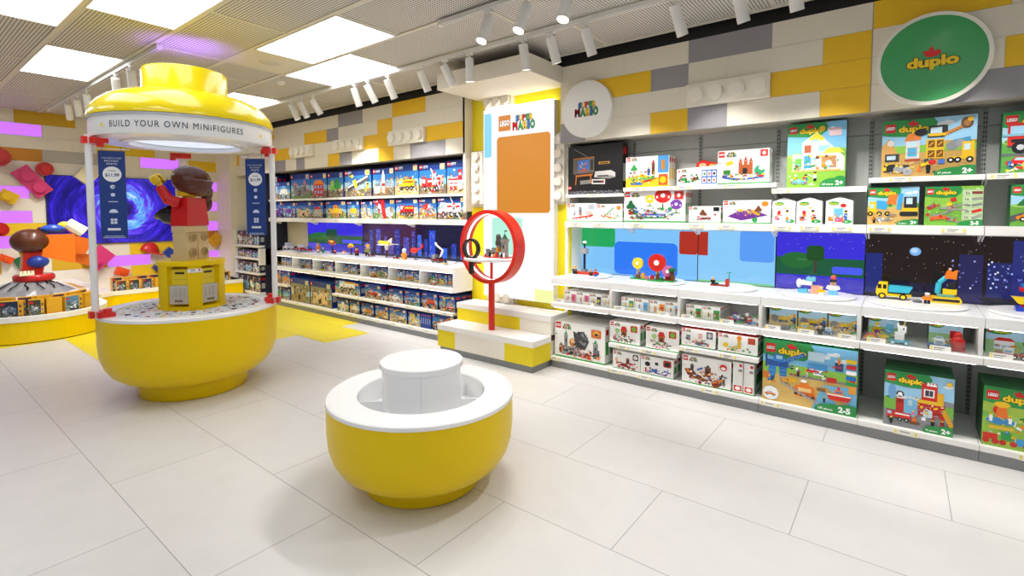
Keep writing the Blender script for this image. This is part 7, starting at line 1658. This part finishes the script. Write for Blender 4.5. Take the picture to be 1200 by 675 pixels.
for k, (x, b_, c_, kk, l) in enumerate(((-7.62, 'C8281E', 'w', 1.7, 'red toy racing car on the blue-box counter'), (-7.38, 'D8384A', '3A78C8', 1.3, 'red and blue toy car on the blue-box counter'), (-8.0, 'E8E8E8', 'lgr', 2.0, 'white toy vehicle at the kiosk end of counter'), (-5.78, '6A2A4A', 'dgr', 1.2, 'purple toy quad bike before the purple skyline'), (-6.42, 'F4F4F4', 'o', .9, 'white and orange toy cart below lower toy tree'), (-7.78, 'A03028', 'k', 1.1, 'dark red low toy car beside white vehicle'))):
    cart_toy(x, 4.24, zr, l, b_, c_, k=kk)
rr_ = random.Random(77)
for b in range(1, 7):
    x = (CX[b] + CX[b + 1]) / 2 - .1 + rr_.uniform(-.05, .05)
    cart_toy(x, 4.08, .631, f'small {["red", "blue", "yellow", "white", "red", "orange", "red"][b]} toy car in the {["seventh", "sixth", "fifth", "fourth", "third", "second", "first"][b]} bin from the niche', ['r', 'b', 'y', 'w', 'dr', 'o', 'r'][b], ['w', 'k', 'k', 'b', 'o', 'gr', 'w'][b], k=.9)
# mascot head silhouettes are left out of the poster; price label holders on the counter bins
for k, (x, l) in enumerate(((-2.62, 'first'), (-2.30, 'second'), (-2.0, 'third'), (-1.86, 'fourth'), (-1.60, 'fifth'), (-1.40, 'sixth'), (-1.10, 'seventh'), (-.78, 'eighth'), (-.57, 'ninth'), (-.33, 'tenth'), (-.17, 'eleventh'), (.15, 'twelfth'), (.42, 'thirteenth'))):
    t = M().box(-.05, .05, 0, .0015, 0, .034, 'F7F5EE').box(-.046, -.036, -.001, 0, .004, .03, 'F3E27A').box(-.03, .02, -.0008, 0, .018, .024, '9A9AA2').box(-.03, .01, -.0008, 0, .008, .012, '9A9AA2')
    tag(t.build('bin_price_tag', 'card', loc=(x + .05, 4.025, .631)), f'white price tag on the bin shelf of the right wall, {l} from the poster', 'price tag', 'price tags on the bin shelf')

# ------------------------------------------------------------------ sub-parts hang under the part that carries them
CARRY = {'lamp_lens': 'lamp_body', 'bin_glass': 'bin_shelf', 'bin_divider': 'bin_shelf', 'slotted_upright': 'back_panel', 'led_strip': 'counter_top', 'canopy_trim': 'canopy_dome', 'canopy_ring': 'canopy_band',
         'lit_disc': 'canopy_band', 'band_lettering': 'canopy_band', 'star_mark': 'canopy_band', 'price_label': 'cabinet', 'bin_dividers': 'rim', 'light_strip': 'ring', 'tray_divider': 'tray', 'drum_seam': 'inner_drum',
         'print': ('case', 'panel'), 'hook': 'rod', 'price_tag': 'board', 'bracket': 'board', 'stud': 'block', 'lettering': ('face', 'disc'), 'hat': 'head', 'slot': 'rail', 'picture': 'housing', 'tray_pockets': 'clear_tray', 'cracks': 'rock', 'bin_back': 'bin_shelf'}
for root in [o for o in COL.objects if o.parent is None and o.type == 'EMPTY']:
    kids = list(root.children)
    for ch in kids:
        want = CARRY.get(ch.name.split('.')[0])
        if not want: continue
        want = (want,) if isinstance(want, str) else want
        for k_ in kids:
            if k_ is not ch and k_.name.split('.')[0] in want:
                ch.parent = k_
                break
